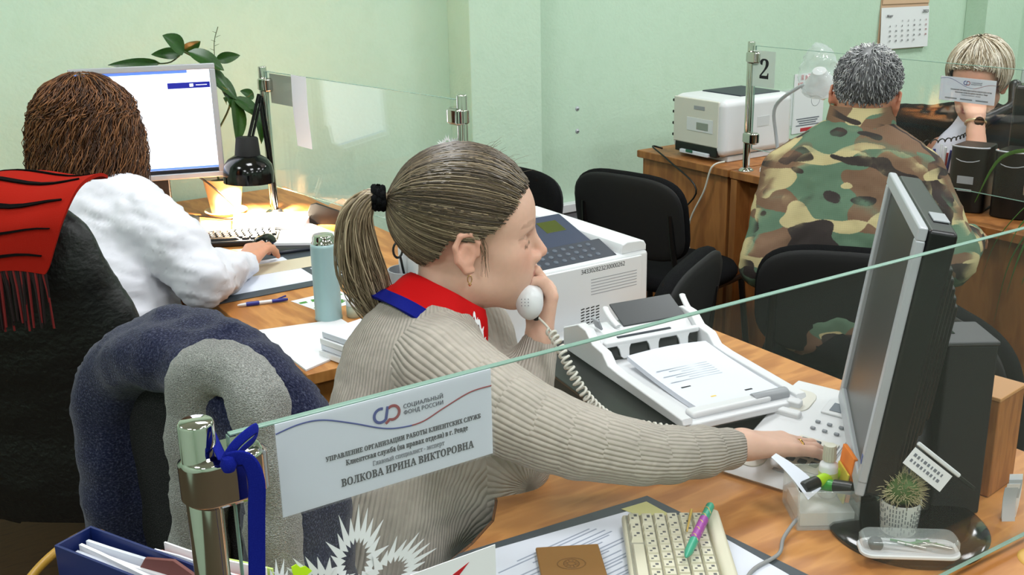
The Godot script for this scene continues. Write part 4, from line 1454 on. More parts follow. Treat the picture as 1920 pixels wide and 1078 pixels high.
func monitor_right() -> void:
	var upv := Vector3(0.0855, 0.337, -0.0225).normalized()
	var t := thing("computer_monitor", "grey-framed monitor with a dark screen facing the woman on the telephone", "monitor", Vector3(1.20, 0.75, -0.86))
	var fr := frame(Vector3(1.212, 0.998, -0.930), Vector3(-0.2325, -0.0, 0.2285), upv)
	var W := 0.33; var H := 0.37; var bw := 0.019
	var b := B.new(); b.xf = fr
	b.rbox(Vector3(0, H / 2 - bw / 2, 0), Vector3(W, bw, 0.012), 0.003)
	b.rbox(Vector3(0, -H / 2 + bw * 0.65, 0), Vector3(W, bw * 1.3, 0.012), 0.003)
	for s in [-1, 1]: b.rbox(Vector3(s * (W / 2 - bw / 2), 0, 0), Vector3(bw, H - bw * 2 + 0.004, 0.012), 0.003)
	room_part("bezel", b, mats.silver, t)
	b = B.new(); b.xf = fr
	b.box(Vector3(0, 0.002, -0.002), Vector3(W - 2 * bw + 0.002, H - 2 * bw, 0.002))
	room_part("screen", b, mat(0.20, 0.19, 0.19, 0.35), t)
	b = B.new(); b.xf = fr
	b.rbox(Vector3(W / 2 - bw * 0.5, -H / 2 + 0.05, 0.0065), Vector3(0.007, 0.012, 0.001), 0.0004)
	room_part("badge", b, mat(0.25, 0.35, 0.6, 0.3), t)
	b = B.new(); b.xf = fr
	b.rbox(Vector3(0, 0, -0.024), Vector3(W - 0.004, H - 0.004, 0.036), 0.006)
	b.xf = fr
	# tapered back bulge
	for k in 5:
		var s := 1.0 - 0.11 * k
		b.rbox(Vector3(0.0, -0.012, -0.042 - k * 0.008), Vector3((W - 0.02) * s, (H - 0.07) * s, 0.012), 0.005)
	room_part("back_cover", b, mats.black_plastic, t)
	b = B.new(); b.xf = fr
	b.rbox(Vector3(0.095, H / 2 - 0.0005, -0.028), Vector3(0.045, 0.002, 0.020), 0.0006)
	room_part("sticker", b, mats.grey_plastic, t)
	b = B.new()
	var c := fr * Vector3(0, -0.06, -0.07)
	b.tube(curve([c, c + Vector3(0.01, -0.05, 0.02), Vector3(1.20, 0.82, -0.85), Vector3(1.18, 0.765, -0.835)], 5), 0.028, 12, true, 1.4)
	room_part("stand_neck", b, mats.black_plastic, t)
	b = B.new()
	b.lathe([Vector2(0, 0.016), Vector2(0.075, 0.014), Vector2(0.100, 0.010), Vector2(0.105, 0.005), Vector2(0.104, 0.0), Vector2(0, 0)], 56, Vector3(1.158, 0.75, -0.812))
	room_part("stand_base", b, mats.black_gloss, t)
	# grey cable lying on the desk
	t = thing("desk_cable", "thin grey cable curving over the desk to the monitor foot", "cable", Vector3(1.0, 0.753, -0.85))
	b = B.new()
	b.tube(curve([Vector3(1.20, 0.78, -0.90), Vector3(1.141, 0.775, -0.905), Vector3(1.063, 0.766, -0.905), Vector3(1.0, 0.757, -0.885), Vector3(0.960, 0.7565, -0.858), Vector3(0.90, 0.7565, -0.848), Vector3(0.82, 0.7565, -0.80)], 6), 0.0026, 8)
	room_part("sheath", b, mat(0.55, 0.55, 0.55, 0.5), t)

func keyboard_right() -> void:
	var t := thing("keyboard", "compact cream keyboard on the grey desk mat", "keyboard", Vector3(0.818, 0.7545, -0.883), facing(Vector3(0.82, 0, 0.57)))
	var b := B.new()
	b.rbox(Vector3(0, 0.007, 0), Vector3(0.29, 0.014, 0.132), 0.004)
	b.xf = Transform3D(Basis(), Vector3(-0.145, 0.012, 0))
	b.xf = Transform3D()
	b.rbox(Vector3(0, 0.0155, -0.056), Vector3(0.29, 0.017, 0.020), 0.007)
	part("case", b, mats.cream_plastic, t)
	b = B.new()
	b.rbox(Vector3(0, 0.0142, 0.008), Vector3(0.278, 0.002, 0.106), 0.0008)
	part("key_bed", b, mat(0.62, 0.61, 0.55, 0.6), t)
	keys(t, mats.cream_plastic, 15, 6, 0.0183, 0.0172, Vector3(-0.137, 0.0148, -0.044), Vector3(0.0170, 0.0068, 0.0158), mat(0.35, 0.35, 0.36, 0.7))
	# patterned pen resting on the keyboard
	t = thing("patterned_pen", "thick turquoise and purple pen resting on the cream keyboard", "pen", Vector3(0.87, 0.785, -0.91))
	var A := Vector3(0.936, 0.790, -0.960); var D := Vector3(0.823, 0.787, -0.884)
	b = B.new()
	var at := func(k: float) -> Vector3: return A.lerp(D, k)
	b.tube([at.call(0), at.call(0.03), at.call(0.3)], [0.004, 0.0058, 0.006], 12)
	b.tube([at.call(0.68), at.call(0.90), at.call(0.97), at.call(1.0)], [0.006, 0.0056, 0.003, 0.001], 12)
	room_part("turquoise_barrel", b, mat(0.22, 0.62, 0.50, 0.35), t)
	b = B.new()
	b.tube([at.call(0.29), at.call(0.5), at.call(0.69)], [0.0063, 0.0063, 0.0063], 12)
	room_part("purple_barrel", b, mat(0.60, 0.25, 0.60, 0.4), t)
	b = B.new()
	for k in 5:
		var p: Vector3 = at.call(0.1 + 0.13 * k)
		var d: Vector3 = (D - A).normalized()
		var s := d.cross(Vector3.UP).normalized()
		b.tube(curve([p + s * 0.0055 + Vector3.UP * 0.002, p + d * 0.005 + Vector3.UP * 0.0062, p + d * 0.012 - s * 0.0055 + Vector3.UP * 0.002], 5), 0.0009, 5)
	room_part("swirl", b, mat(0.80, 0.70, 0.45, 0.5), t)
	t = thing("wooden_stick", "thin yellow wooden stick lying on the cream keyboard", "stick", Vector3(0.89, 0.782, -0.945))
	b = B.new()
	b.tube([Vector3(0.914, 0.783, -0.974), Vector3(0.872, 0.7825, -0.936)], [0.0022, 0.0012], 6)
	room_part("stick", b, mat(0.80, 0.67, 0.34, 0.6), t)

func small_things() -> void:
	var b := B.new()
	# desk mat
	var t := thing("desk_mat", "dark grey desk mat with printed sheets under the cream keyboard", "desk mat", Vector3(0.78, 0.75, -0.92))
	slab(b, [v2(0.565, 1.075), v2(0.625, 1.105), v2(0.929, 1.083), v2(0.962, 0.80), v2(0.95, 0.73), v2(0.55, 0.73)], 0.75, 0.7525, 0.001)
	room_part("mat", b, mats.blotter, t)
	b = B.new()
	slab(b, [v2(0.64, 1.09), v2(0.885, 1.062), v2(0.885, 0.85), v2(0.60, 0.86)], 0.7525, 0.753, 0.0002)
	slab(b, [v2(0.89, 1.0), v2(0.935, 0.96), v2(0.94, 0.82), v2(0.80, 0.82), v2(0.80, 0.9)], 0.7525, 0.7532, 0.0002)
	room_part("paper_insert", b, mats.paper_cool, t)
	b = B.new()
	for k in 26:
		var z := -1.07 + k * 0.0075
		b.xf = Transform3D(Basis(Vector3.UP, 0.09), Vector3(0.745 + 0.02 * sin(k * 1.7), 0.7532, z + 0.006))
		if z > -1.06: b.box(Vector3.ZERO, Vector3(0.17 - 0.05 * absf(sin(k * 2.1)), 0.0003, 0.0022))
	room_part("rows_of_print", b, mat(0.62, 0.65, 0.72, 0.8), t)
	b = B.new()
	slab(b, [v2(0.872, 1.072), v2(0.915, 1.068), v2(0.918, 1.02), v2(0.89, 1.03), v2(0.88, 1.045)], 0.7532, 0.7536, 0.0001)
	room_part("yellow_slip", b, mat(0.78, 0.77, 0.52, 0.8), t)
	# brown booklet
	t = thing("brown_booklet", "tan leather document booklet with a stamped oval emblem", "booklet", Vector3(0.73, 0.755, -1.0), 0.0)
	t.rotation.y = -0.50
	b = B.new()
	b.rbox(Vector3(0.0, 0.004, 0.03), Vector3(0.083, 0.006, 0.12), 0.002)
	part("cover", b, tri(mat(0.55, 0.38, 0.17, 0.6), Vector3(20, 20, 20)), t)
	b = B.new()
	for q in [[0.018, 0.013], [0.010, 0.010], [0.005, 0.004]]:
		var rg := []
		for k in 25: rg.append(Vector3(cos(TAU * k / 24) * q[0], 0.0072, 0.015 + sin(TAU * k / 24) * q[1]))
		b.tube(rg, 0.0007, 4, false)
	for k in 10: b.tube([Vector3(cos(k * 0.63) * 0.005, 0.0072, 0.015 + sin(k * 0.63) * 0.004), Vector3(cos(k * 0.63) * 0.010, 0.0072, 0.015 + sin(k * 0.63) * 0.009)], 0.0006, 4)
	part("stamped_emblem", b, mat(0.47, 0.32, 0.14, 0.6), t)
	# clear note box with pens
	var by := -0.576
	t = thing("note_box", "clear acrylic box holding highlighters and glue beside the telephone", "desk box", Vector3(1.090, 0.75, -0.905), by)
	b = B.new()
	var w := 0.082; var hh := 0.058
	b.rbox(Vector3(0, 0.002, 0), Vector3(w, 0.004, w), 0.001)
	for s in [-1, 1]:
		b.rbox(Vector3(s * w / 2, hh / 2, 0), Vector3(0.0025, hh, w), 0.0008)
		b.rbox(Vector3(0, hh / 2, s * w / 2), Vector3(w, hh, 0.0025), 0.0008)
	part("box", b, mats.acrylic, t)
	b = B.new()
	b.rbox(Vector3(0, 0.014, 0), Vector3(w * 0.9, 0.02, w * 0.9), 0.001)
	part("paper_block", b, mat(0.80, 0.81, 0.80, 0.8), t)
	var bt := Transform3D(Basis(Vector3.UP, by), t.position)
	for k in 2:
		var h := thing("highlighter", ["lime green highlighter with a black cap lying in the clear box", "dark green highlighter with a black cap lying in the clear box"][k], "highlighter", bt * Vector3(0.0, 0.05, 0.0), 0, "highlighters in the clear box")
		var a: Vector3 = bt * (Vector3(-0.034, 0.058, 0.030) if k == 0 else Vector3(0.034, 0.056, 0.030))
		var d: Vector3 = bt * (Vector3(0.028, 0.054, -0.020) if k == 0 else Vector3(-0.020, 0.044, -0.015))
		b = B.new()
		b.tube([a.lerp(d, 0.36), a.lerp(d, 0.42), a.lerp(d, 1.0)], [0.006, 0.008, 0.008], 14)
		room_part("body", b, mat(0.66, 0.83, 0.08, 0.35) if k == 0 else mat(0.20, 0.58, 0.20, 0.35), h)
		b = B.new()
		b.tube([a, a.lerp(d, 0.05), a.lerp(d, 0.37)], [0.0075, 0.0092, 0.0092], 14)
		room_part("cap", b, mats.black_plastic, h)
	t = thing("glue_bottle", "small white glue bottle with a pale ribbed cap in the clear box", "bottle", bt * Vector3(0.012, 0.025, -0.012), by)
	b = B.new()
	b.lathe([Vector2(0, 0), Vector2(0.012, 0), Vector2(0.013, 0.002), Vector2(0.013, 0.044), Vector2(0.012, 0.048), Vector2(0.008, 0.051), Vector2(0.0075, 0.054)], 22)
	part("bottle", b, mats.white_plastic, t)
	b = B.new()
	b.lathe([Vector2(0.0131, 0.012), Vector2(0.0133, 0.013), Vector2(0.0133, 0.036), Vector2(0.0131, 0.037)], 22)
	part("label_band", b, mat(0.75, 0.77, 0.45, 0.5), t)
	b = B.new()
	b.rbox(Vector3(-0.004, 0.024, 0.0130), Vector3(0.012, 0.012, 0.002), 0.0005)
	part("blue_patch", b, mat(0.12, 0.2, 0.42, 0.5), t)
	b = B.new()
	b.lathe([Vector2(0.0086, 0.053), Vector2(0.0088, 0.054), Vector2(0.008, 0.076), Vector2(0, 0.0765)], 20)
	var rc := part("cap", b, mat(0.80, 0.79, 0.72, 0.4), t)
	b = B.new()
	for k in 16: b.tube([Vector3(cos(TAU * k / 16) * 0.0087, 0.054, sin(TAU * k / 16) * 0.0087), Vector3(cos(TAU * k / 16) * 0.0079, 0.075, sin(TAU * k / 16) * 0.0079)], 0.0009, 4)
	part("ribs", b, mat(0.76, 0.75, 0.68, 0.4), rc).set_meta("kind", "stuff")
	t = thing("sticky_notes", "orange sticky-note pad standing in the clear box", "notes", bt * Vector3(0.032, 0.025, -0.010), by)
	b = B.new()
	b.xf = Transform3D(Basis(Vector3.FORWARD, 0.12), Vector3.ZERO)
	b.rbox(Vector3(0.0, 0.034, 0.0), Vector3(0.006, 0.066, 0.050), 0.001)
	part("pad", b, mat(0.93, 0.50, 0.10, 0.7), t)
	b = B.new()
	b.xf = Transform3D(Basis(Vector3.FORWARD, 0.12), Vector3.ZERO)
	b.rbox(Vector3(-0.006, 0.022, 0.005), Vector3(0.003, 0.044, 0.045), 0.001)
	part("yellow_notes", b, mat(0.82, 0.74, 0.22, 0.7), t)
	t = thing("folded_slip", "white paper slip leaning out of the clear box over the telephone", "paper", bt * Vector3(-0.03, 0.05, 0.0))
	b = B.new()
	b.xf = bt
	b.sheet(func(u, v): return Vector3(-0.066, 0.088, -0.010).lerp(Vector3(-0.018, 0.050, 0.032), v) + Vector3(0.024, 0.004, -0.024) * (u - 0.5) * (0.35 + 0.65 * v) + Vector3(0, 0.004, 0) * sin(v * PI), 4, 6, 0.0006)
	room_part("slip", b, mats.paper_cool, t)
	cactus()
	# tall black unit, wooden box, leaflets
	t = thing("black_speaker_column", "tall black box with a slotted grey top behind the glass", "speaker", Vector3(1.264, 0.75, -0.832), -0.576)
	b = B.new()
	b.rbox(Vector3(0, 0.125, 0), Vector3(0.068, 0.25, 0.08), 0.004)
	part("cabinet", b, mats.black_matte, t)
	b = B.new()
	b.rbox(Vector3(0, 0.252, 0), Vector3(0.070, 0.006, 0.082), 0.002)
	part("grey_top", b, mat(0.25, 0.25, 0.26, 0.5), t)
	b = B.new()
	b.rbox(Vector3(-0.016, 0.2555, -0.01), Vector3(0.007, 0.001, 0.035), 0.0004)
	part("slot", b, mats.black_gloss, t)
	t = thing("wooden_box", "upright brown wooden box behind the tall black box", "box", Vector3(1.350, 0.75, -0.862), 0.15)
	b = B.new()
	b.rbox(Vector3(0, 0.075, 0), Vector3(0.078, 0.148, 0.115), 0.002)
	part("sides", b, tri(mats.counter.duplicate(), Vector3(8, 1.2, 8)), t)
	b = B.new()
	b.rbox(Vector3(0, 0.151, 0), Vector3(0.080, 0.006, 0.117), 0.0015)
	part("top", b, mat(0.78, 0.57, 0.36, 0.5), t)
	b = B.new()
	b.rbox(Vector3(0, 0.003, 0), Vector3(0.072, 0.006, 0.11), 0.001)
	part("dark_plinth", b, mats.black_matte, t)
	t = thing("leaflet_bundle", "bundle of curled white leaflets standing beside the wooden box", "leaflets", Vector3(1.292, 0.75, -0.755), 1.0)
	for k in 4:
		b = B.new()
		b.sheet(func(u, v): return Vector3(-0.012 + k * 0.0035 + 0.005 * sin(v * 2.5 + k), v * (0.05 + 0.006 * k), (u - 0.5) * 0.018 + 0.002 * k), 3, 6, 0.0006)
		part("leaflet", b, mats.paper if k % 2 else mat(0.70, 0.73, 0.76, 0.7), t)
	# glasses case
	t = thing("clear_case", "long clear plastic case with rounded ends on the monitor foot", "case", Vector3(1.088, 0.766, -0.758), atan2(-0.62, 0.78))
	b = B.new()
	b.xf = Transform3D(Basis(Vector3.RIGHT, -PI / 2), Vector3.ZERO)
	b.prism(rounded(0.125, 0.046, 0.016, 6), 0.0, 0.006, 0.002)
	part("white_tray", b, mats.white_plastic, t)
	b = B.new()
	b.xf = Transform3D(Basis(Vector3.RIGHT, -PI / 2), Vector3.ZERO)
	b.prism(rounded(0.122, 0.043, 0.015, 6), 0.006, 0.024, 0.005)
	part("clear_lid", b, mats.acrylic, t)
	b = B.new()
	b.xf = Transform3D(Basis(Vector3.RIGHT, PI / 2), Vector3(-0.042, 0.012, 0.004))
	b.lathe([Vector2(0, 0.006), Vector2(0.008, 0.006), Vector2(0.009, 0.004), Vector2(0.009, -0.004), Vector2(0, -0.004)], 16)
	part("dark_eraser", b, mat(0.2, 0.21, 0.23, 0.5), t)
	for k in 6:
		b = B.new()
		b.tube([Vector3(-0.02 + 0.008 * k, 0.009, -0.012 + 0.005 * (k % 4)), Vector3(0.012 + 0.008 * k, 0.010, -0.010 + 0.006 * ((k + 2) % 4))], 0.0018, 6)
		part("clip", b, mats.chrome if k % 2 else mat(0.25, 0.5, 0.25, 0.4), t)

func cactus() -> void:
	var c := Vector3(1.122, 0.7655, -0.800)
	var t := thing("potted_cactus", "small spiny cactus in a pot wrapped with newspaper", "cactus", c)
	var b := B.new()
	b.lathe([Vector2(0, 0), Vector2(0.021, 0), Vector2(0.0225, 0.002), Vector2(0.0265, 0.046), Vector2(0.0245, 0.046), Vector2(0.023, 0.04), Vector2(0, 0.04)], 28)
	part("newspaper_pot", b, mat(0.80, 0.80, 0.78, 0.85), t)
	b = B.new()
	for k in 40:
		var a := TAU * k / 40.0
		var y0 := rng.randf_range(0.004, 0.012)
		for s in 6:
			if rng.randf() < 0.2: continue
			var y := y0 + s * 0.0068
			var r := 0.0227 + 0.004 * y / 0.046
			var d := Vector3(cos(a), 0, sin(a))
			b.xf = frame(d * r + Vector3.UP * y, Vector3(-sin(a), 0, cos(a)), Vector3.UP)
			b.box(Vector3.ZERO, Vector3(0.0012, 0.0045, 0.0005))
	part("newsprint", b, mat(0.40, 0.41, 0.42, 0.9), t)
	b = B.new()
	b.lathe([Vector2(0, 0.043), Vector2(0.024, 0.041)], 16)
	part("soil", b, mat(0.2, 0.15, 0.1, 0.95), t)
	b = B.new()
	var body := []
	for k in 13:
		var a := PI * k / 12.0
		body.append(Vector2(sin(a) * 0.023, 0.060 - cos(a) * 0.021))
	b.lathe(body, 24)
	part("body", b, mat(0.26, 0.36, 0.14, 0.7), t)
	b = B.new()
	for k in 420:
		var y := rng.randf_range(-0.45, 1.0)
		var a := rng.randf_range(0, TAU)
		var d := Vector3(cos(a) * sqrt(1 - y * y), y, sin(a) * sqrt(1 - y * y))
		var p := Vector3(0, 0.060, 0) + Vector3(d.x * 0.022, d.y * 0.020, d.z * 0.022)
		var q := (d + Vector3(rng.randf_range(-0.6, 0.6), rng.randf_range(-0.6, 0.6), rng.randf_range(-0.6, 0.6))).normalized()
		b.tube([p, p + q * rng.randf_range(0.006, 0.015)], [0.0007, 0.0002], 3, false)
	var sp := part("spines", b, mat(0.72, 0.68, 0.52, 0.7), t)
	sp.set_meta("kind", "stuff")
	# label tag clipped above the cactus
	t = thing("tag_holder", "white price-tag holder with a lettered slip leaning over the cactus", "tag", c + Vector3(0, 0.08, 0.02))
	b = B.new()
	var fr := frame(Vector3(1.137, 0.862, -0.775), Vector3(0.60, -0.60, 0.42), Vector3(0.45, 0.75, 0.1))
	b.xf = fr
	b.rbox(Vector3(0, -0.002, 0.001), Vector3(0.066, 0.026, 0.0008), 0.0003)
	var sl := room_part("slip", b, mats.paper, t)
	b = B.new(); b.xf = fr
	for r in 2:
		for k in 9:
			b.box(Vector3(-0.026 + k * 0.0058, 0.003 - r * 0.0085, 0.0016), Vector3(0.0042 - 0.001 * ((k + r) % 3), 0.0042, 0.0004))
	room_part("print", b, mats.ink_grey, sl)
	b = B.new(); b.xf = fr
	b.rbox(Vector3(0.004, 0.017, 0.0), Vector3(0.075, 0.006, 0.005), 0.002)
	room_part("clip_rail", b, mats.white_plastic, t)
	b = B.new(); b.xf = fr
	b.rbox(Vector3(0.055, 0.016, -0.002), Vector3(0.03, 0.005, 0.004), 0.001)
	room_part("black_stem", b, mats.black_plastic, t)
func letters_fit(txt: String, h: float, w: float, m: Material, parent: Node3D, xf: Transform3D, serif := false, bold := false) -> void:
	letters(txt, h, m, parent, xf, serif, bold, 1.0, w)

# name sign: white card in a clear pocket, built facing local +z, origin at its centre
func name_sign(t: Node3D, w: float, h: float, full: bool, name_line: String) -> void:
	var b := B.new()
	b.rbox(Vector3.ZERO, Vector3(w, h, 0.0008), 0.0003)
	part("card", b, mats.paper_cool, t)
	b = B.new()
	b.rbox(Vector3(0, 0, 0.0014), Vector3(w + 0.003, h + 0.002, 0.0006), 0.0002)
	part("clear_pocket", b, pane(0.95, 0.97, 1.0, 0.05), t)
	var P := func(u: float, v: float) -> Vector3: return Vector3((u - 0.5) * w, (0.5 - v) * h, 0.0007)
	var wave := curve([P.call(0.0, 0.10), P.call(0.10, 0.06), P.call(0.20, 0.08), P.call(0.33, 0.20), P.call(0.46, 0.34), P.call(0.55, 0.39), P.call(0.65, 0.39), P.call(0.76, 0.30), P.call(0.89, 0.205), P.call(1.0, 0.195)], 6)
	var n := wave.size()
	b = B.new(); b.tube(wave.slice(0, int(n * 0.62)), h * 0.009, 5, true, 0.3, Vector3.BACK)
	part("blue_line", b, mats.ink_blue, t)
	b = B.new(); b.tube(wave.slice(int(n * 0.62) - 1, n), h * 0.009, 5, true, 0.3, Vector3.BACK)
	part("red_line", b, mats.ink_red, t)
	# emblem: blue and red open loops
	var c: Vector3 = P.call(0.485, 0.20)
	var r := h * 0.075
	b = B.new()
	var a1 := []
	for k in 15: a1.append(c + Vector3(-r * 0.9 + cos(1.2 + k * 0.31) * r, sin(1.2 + k * 0.31) * r, 0))
	a1.append(c + Vector3(r * 0.2, r * 1.1, 0))
	b.tube(a1, h * 0.018, 6, true, 0.12, Vector3.BACK)
	part("emblem_blue", b, mats.ink_blue, t)
	b = B.new()
	var a2 := [c + Vector3(-r * 0.25, -r * 1.35, 0)]
	for k in 15: a2.append(c + Vector3(r * 0.9 + cos(-2.1 + k * 0.31) * r, sin(-2.1 + k * 0.31) * r, 0))
	b.tube(a2, h * 0.018, 6, true, 0.12, Vector3.BACK)
	part("emblem_red", b, mats.ink_red, t)
	var at := func(u: float, v: float) -> Transform3D: return Transform3D(Basis(), P.call(u, v))
	var gm: Material = mats.ink_grey
	letters_fit("СОЦИАЛЬНЫЙ", h * 0.045, w * 0.19, mat(0.3, 0.32, 0.38, 0.8), t, at.call(0.66, 0.165))
	letters_fit("ФОНД РОССИИ", h * 0.045, w * 0.19, mat(0.3, 0.32, 0.38, 0.8), t, at.call(0.66, 0.235))
	letters_fit("УПРАВЛЕНИЕ ОРГАНИЗАЦИИ РАБОТЫ КЛИЕНТСКИХ СЛУЖБ", h * 0.052, w * 0.74, mats.ink, t, at.call(0.57, 0.51), true, true)
	letters_fit("Клиентская служба (на правах отдела) в г. Ревде", h * 0.058, w * 0.585, mats.ink, t, at.call(0.58, 0.605), true, true)
	letters_fit("Главный специалист - эксперт", h * 0.052, w * 0.345, gm, t, at.call(0.58, 0.70), true, false)
	if full: letters_fit(name_line, h * 0.085, w * 0.64, mats.ink, t, at.call(0.58, 0.815), true, true)
	else:
		b = B.new()
		for k in 3: b.rbox(P.call(0.22 + k * 0.28, 0.88), Vector3(w * 0.22, h * 0.055, 0.0004), 0.0001)
		part("bold_print", b, gm, t)

func right_station() -> void:
	var b := B.new()
	var t := thing("service_counter", "long brown wooden counter between the man and the fair-haired clerk", "counter", Vector3(2.95, 0, -2.3))
	slab(b, [v2(2.66, 1.2), v2(3.28, 1.2), v2(3.28, 2.70), v2(2.66, 2.70)], 0.722, 0.75)
	room_part("top", b, mats.counter, t)
	b = B.new()
	slab(b, [v2(2.66, 2.712), v2(3.28, 2.712), v2(3.28, 3.20), v2(2.66, 3.20)], 0.722, 0.75)
	room_part("cabinet_top", b, mats.counter, t)
	b = B.new()
	b.rbox(Vector3(2.97, 0.36, -2.965), Vector3(0.57, 0.72, 0.46), 0.003)
	room_part("cabinet", b, mats.counter, t)
	b = B.new()
	b.rbox(Vector3(2.74, 0.36, -1.95), Vector3(0.022, 0.72, 1.5), 0.002)
	room_part("front_panel", b, mats.counter, t)
	b = B.new()
	b.rbox(Vector3(2.70, 0.36, -2.685), Vector3(0.07, 0.72, 0.03), 0.002)
	room_part("upright", b, mats.counter, t)
	# ---- printer on the counter
	t = thing("laser_printer", "compact white laser printer at the far end of the counter", "printer", Vector3(2.885, 0.75, -2.93))
	b = B.new()
	b.rbox(Vector3(0, 0.122, 0), Vector3(0.35, 0.206, 0.275), 0.028)
	part("body", b, mats.white_plastic, t)
	b = B.new()
	b.rbox(Vector3(0.02, 0.010, 0), Vector3(0.31, 0.02, 0.25), 0.004)
	part("foot", b, mats.white_plastic, t)
	b = B.new()
	b.rbox(Vector3(-0.172, 0.135, -0.005), Vector3(0.010, 0.165, 0.235), 0.005)
	var fp := part("front_door", b, mats.warm_plastic, t)
	b = B.new()
	b.rbox(Vector3(-0.1775, 0.186, 0.015), Vector3(0.003, 0.014, 0.055), 0.0012)
	part("grip_recess", b, mats.grey_plastic, fp)
	b = B.new()
	b.rbox(Vector3(-0.178, 0.125, 0.02), Vector3(0.003, 0.048, 0.135), 0.0012)
	part("tray_panel", b, mats.white_plastic, fp)
	b = B.new()
	b.rbox(Vector3(-0.180, 0.122, 0.035), Vector3(0.002, 0.026, 0.06), 0.0008)
	part("grille", b, mat(0.55, 0.58, 0.54, 0.4), fp)
	b = B.new()
	b.rbox(Vector3(-0.168, 0.036, 0.0), Vector3(0.018, 0.036, 0.22), 0.003)
	part("tray_opening", b, mats.black_plastic, t)
	b = B.new()
	b.rbox(Vector3(-0.176, 0.022, 0.0), Vector3(0.022, 0.014, 0.15), 0.003)
	part("paper_tray", b, mats.paper_cool, t)
	b = B.new()
	b.rbox(Vector3(-0.189, 0.027, -0.02), Vector3(0.003, 0.010, 0.035), 0.001)
	part("green_tab", b, mat(0.15, 0.40, 0.32, 0.5), t)
	b = B.new()
	for k in 4: b.rbox(Vector3(-0.17, 0.20 - k * 0.042, -0.128), Vector3(0.008, 0.010, 0.008), 0.002)
	part("hinge", b, mats.black_matte, t)
	b = B.new()
	b.rbox(Vector3(0.04, 0.226, 0.0), Vector3(0.20, 0.006, 0.20), 0.003)
	part("output_slot", b, mats.panel_grey, t)
	b = B.new()
	b.rbox(Vector3(0.02, 0.135, 0.138), Vector3(0.06, 0.036, 0.001), 0.0004)
	part("side_label", b, mat(0.78, 0.79, 0.80, 0.6), t)
	# cables in front of the counter
	for k in 2:
		t = thing("hanging_cable", ["black power cable hanging down the counter side", "white power cable hanging down the counter side"][k], "cable", Vector3(2.66, 0.6, -2.8))
		b = B.new()
		if k == 0: b.tube(curve([Vector3(2.70, 0.765, -3.10), Vector3(2.66, 0.775, -3.11), Vector3(2.645, 0.74, -3.0), Vector3(2.645, 0.66, -2.85), Vector3(2.64, 0.55, -2.93), Vector3(2.63, 0.40, -3.0)], 6), 0.0035, 6)
		else: b.tube(curve([Vector3(2.70, 0.765, -2.77), Vector3(2.65, 0.75, -2.78), Vector3(2.645, 0.66, -2.81), Vector3(2.642, 0.52, -2.88), Vector3(2.64, 0.36, -2.86), Vector3(2.62, 0.2, -2.85)], 6), 0.0035, 6)
		room_part("sheath", b, mats.black_plastic if k == 0 else mats.warm_plastic, t)
	# ---- glass screen on the counter
	t = partition("glass_screen", "clear glass counter screen beside the sign with number two", Vector3(2.70, 0.75, -2.665), Vector3(0, 0, 1), 1.07, 0.83, 1.172, 1.186, [1.135, 0.865], 0.75, "glass desk screens")
	t = thing("number_sign", "white paper sign with a bold number 2 on the counter screen", "sign", Vector3(2.695, 1.10, -2.60), -PI / 2)
	b = B.new()
	b.rbox(Vector3.ZERO, Vector3(0.10, 0.118, 0.0008), 0.0003)
	part("sheet", b, mat(0.80, 0.85, 0.82, 0.8), t)
	letters("2", 0.064, mats.ink, t, Transform3D(Basis(), Vector3(0.004, 0.0, 0.0006)), true, true, 0.95)
	t = thing("name_sign", "small white name card fixed to the counter glass before the clerk", "sign", Vector3(2.694, 1.105, -1.84), -PI / 2)
	name_sign(t, 0.172, 0.066, false, "")
	# ---- small lamp wrapped in foil film
	t = thing("counter_lamp", "small white lamp wrapped in crinkled clear film behind the number sign", "lamp", Vector3(2.80, 0.75, -2.60))
	b = B.new()
	b.lathe([Vector2(0, 0.02), Vector2(0.04, 0.018), Vector2(0.055, 0.008), Vector2(0.055, 0), Vector2(0, 0)], 24)
	part("base", b, mats.white_plastic, t)
	b = B.new()
	b.tube(curve([Vector3(0, 0.01, 0), Vector3(-0.01, 0.12, -0.02), Vector3(-0.03, 0.22, -0.01), Vector3(-0.01, 0.29, 0.07), Vector3(0.01, 0.30, 0.10)], 6), 0.006, 10)
	part("gooseneck", b, mats.silver, t)
	b = B.new()
	b.xf = Transform3D(Basis(Vector3(0.6, 0, 1).normalized(), 0.55), Vector3(0.02, 0.32, 0.13))
	b.lathe([Vector2(0, 0.035), Vector2(0.022, 0.033), Vector2(0.032, 0.01), Vector2(0.062, -0.035), Vector2(0.060, -0.035), Vector2(0.03, 0.008), Vector2(0, 0.02)], 28)
	part("shade", b, mats.white_plastic, t)
	b = B.new()
	var f := F.new(Vector3(-0.10, 0.24, 0.03), Vector3(0.14, 0.45, 0.25), 0.008)
	f.ell(Vector3(0.02, 0.33, 0.13), Vector3(0.068, 0.075, 0.068), 0.02)
	f.ell(Vector3(0.0, 0.385, 0.14), Vector3(0.04, 0.05, 0.05), 0.02)
	f.disp = func(p: Vector3, _n): return 0.010 * nz.get_noise_3dv(p * 28.0) + 0.006 * nz.get_noise_3dv(p * 60.0)
	f.into(b)
	part("crinkled_film", b, pane(0.9, 0.93, 0.95, 0.22), t)
	t = flat_paper("counter_papers", "thin stack of white sheets on the counter beside the lamp", [v2(2.72, 2.62), v2(2.80, 2.68), v2(2.98, 2.62), v2(2.95, 2.44), v2(2.74, 2.45)], 0.75, 0.012, mats.paper)
	# ---- clerk's side: monitor, speakers, pens
	t = thing("computer_monitor", "black monitor seen from behind on the counter beside the clerk", "monitor", Vector3(3.0, 0.75, -1.66), -PI / 2 + 0.35)
	b = B.new()
	b.rbox(Vector3(0, 0.215, 0), Vector3(0.40, 0.27, 0.03), 0.01)
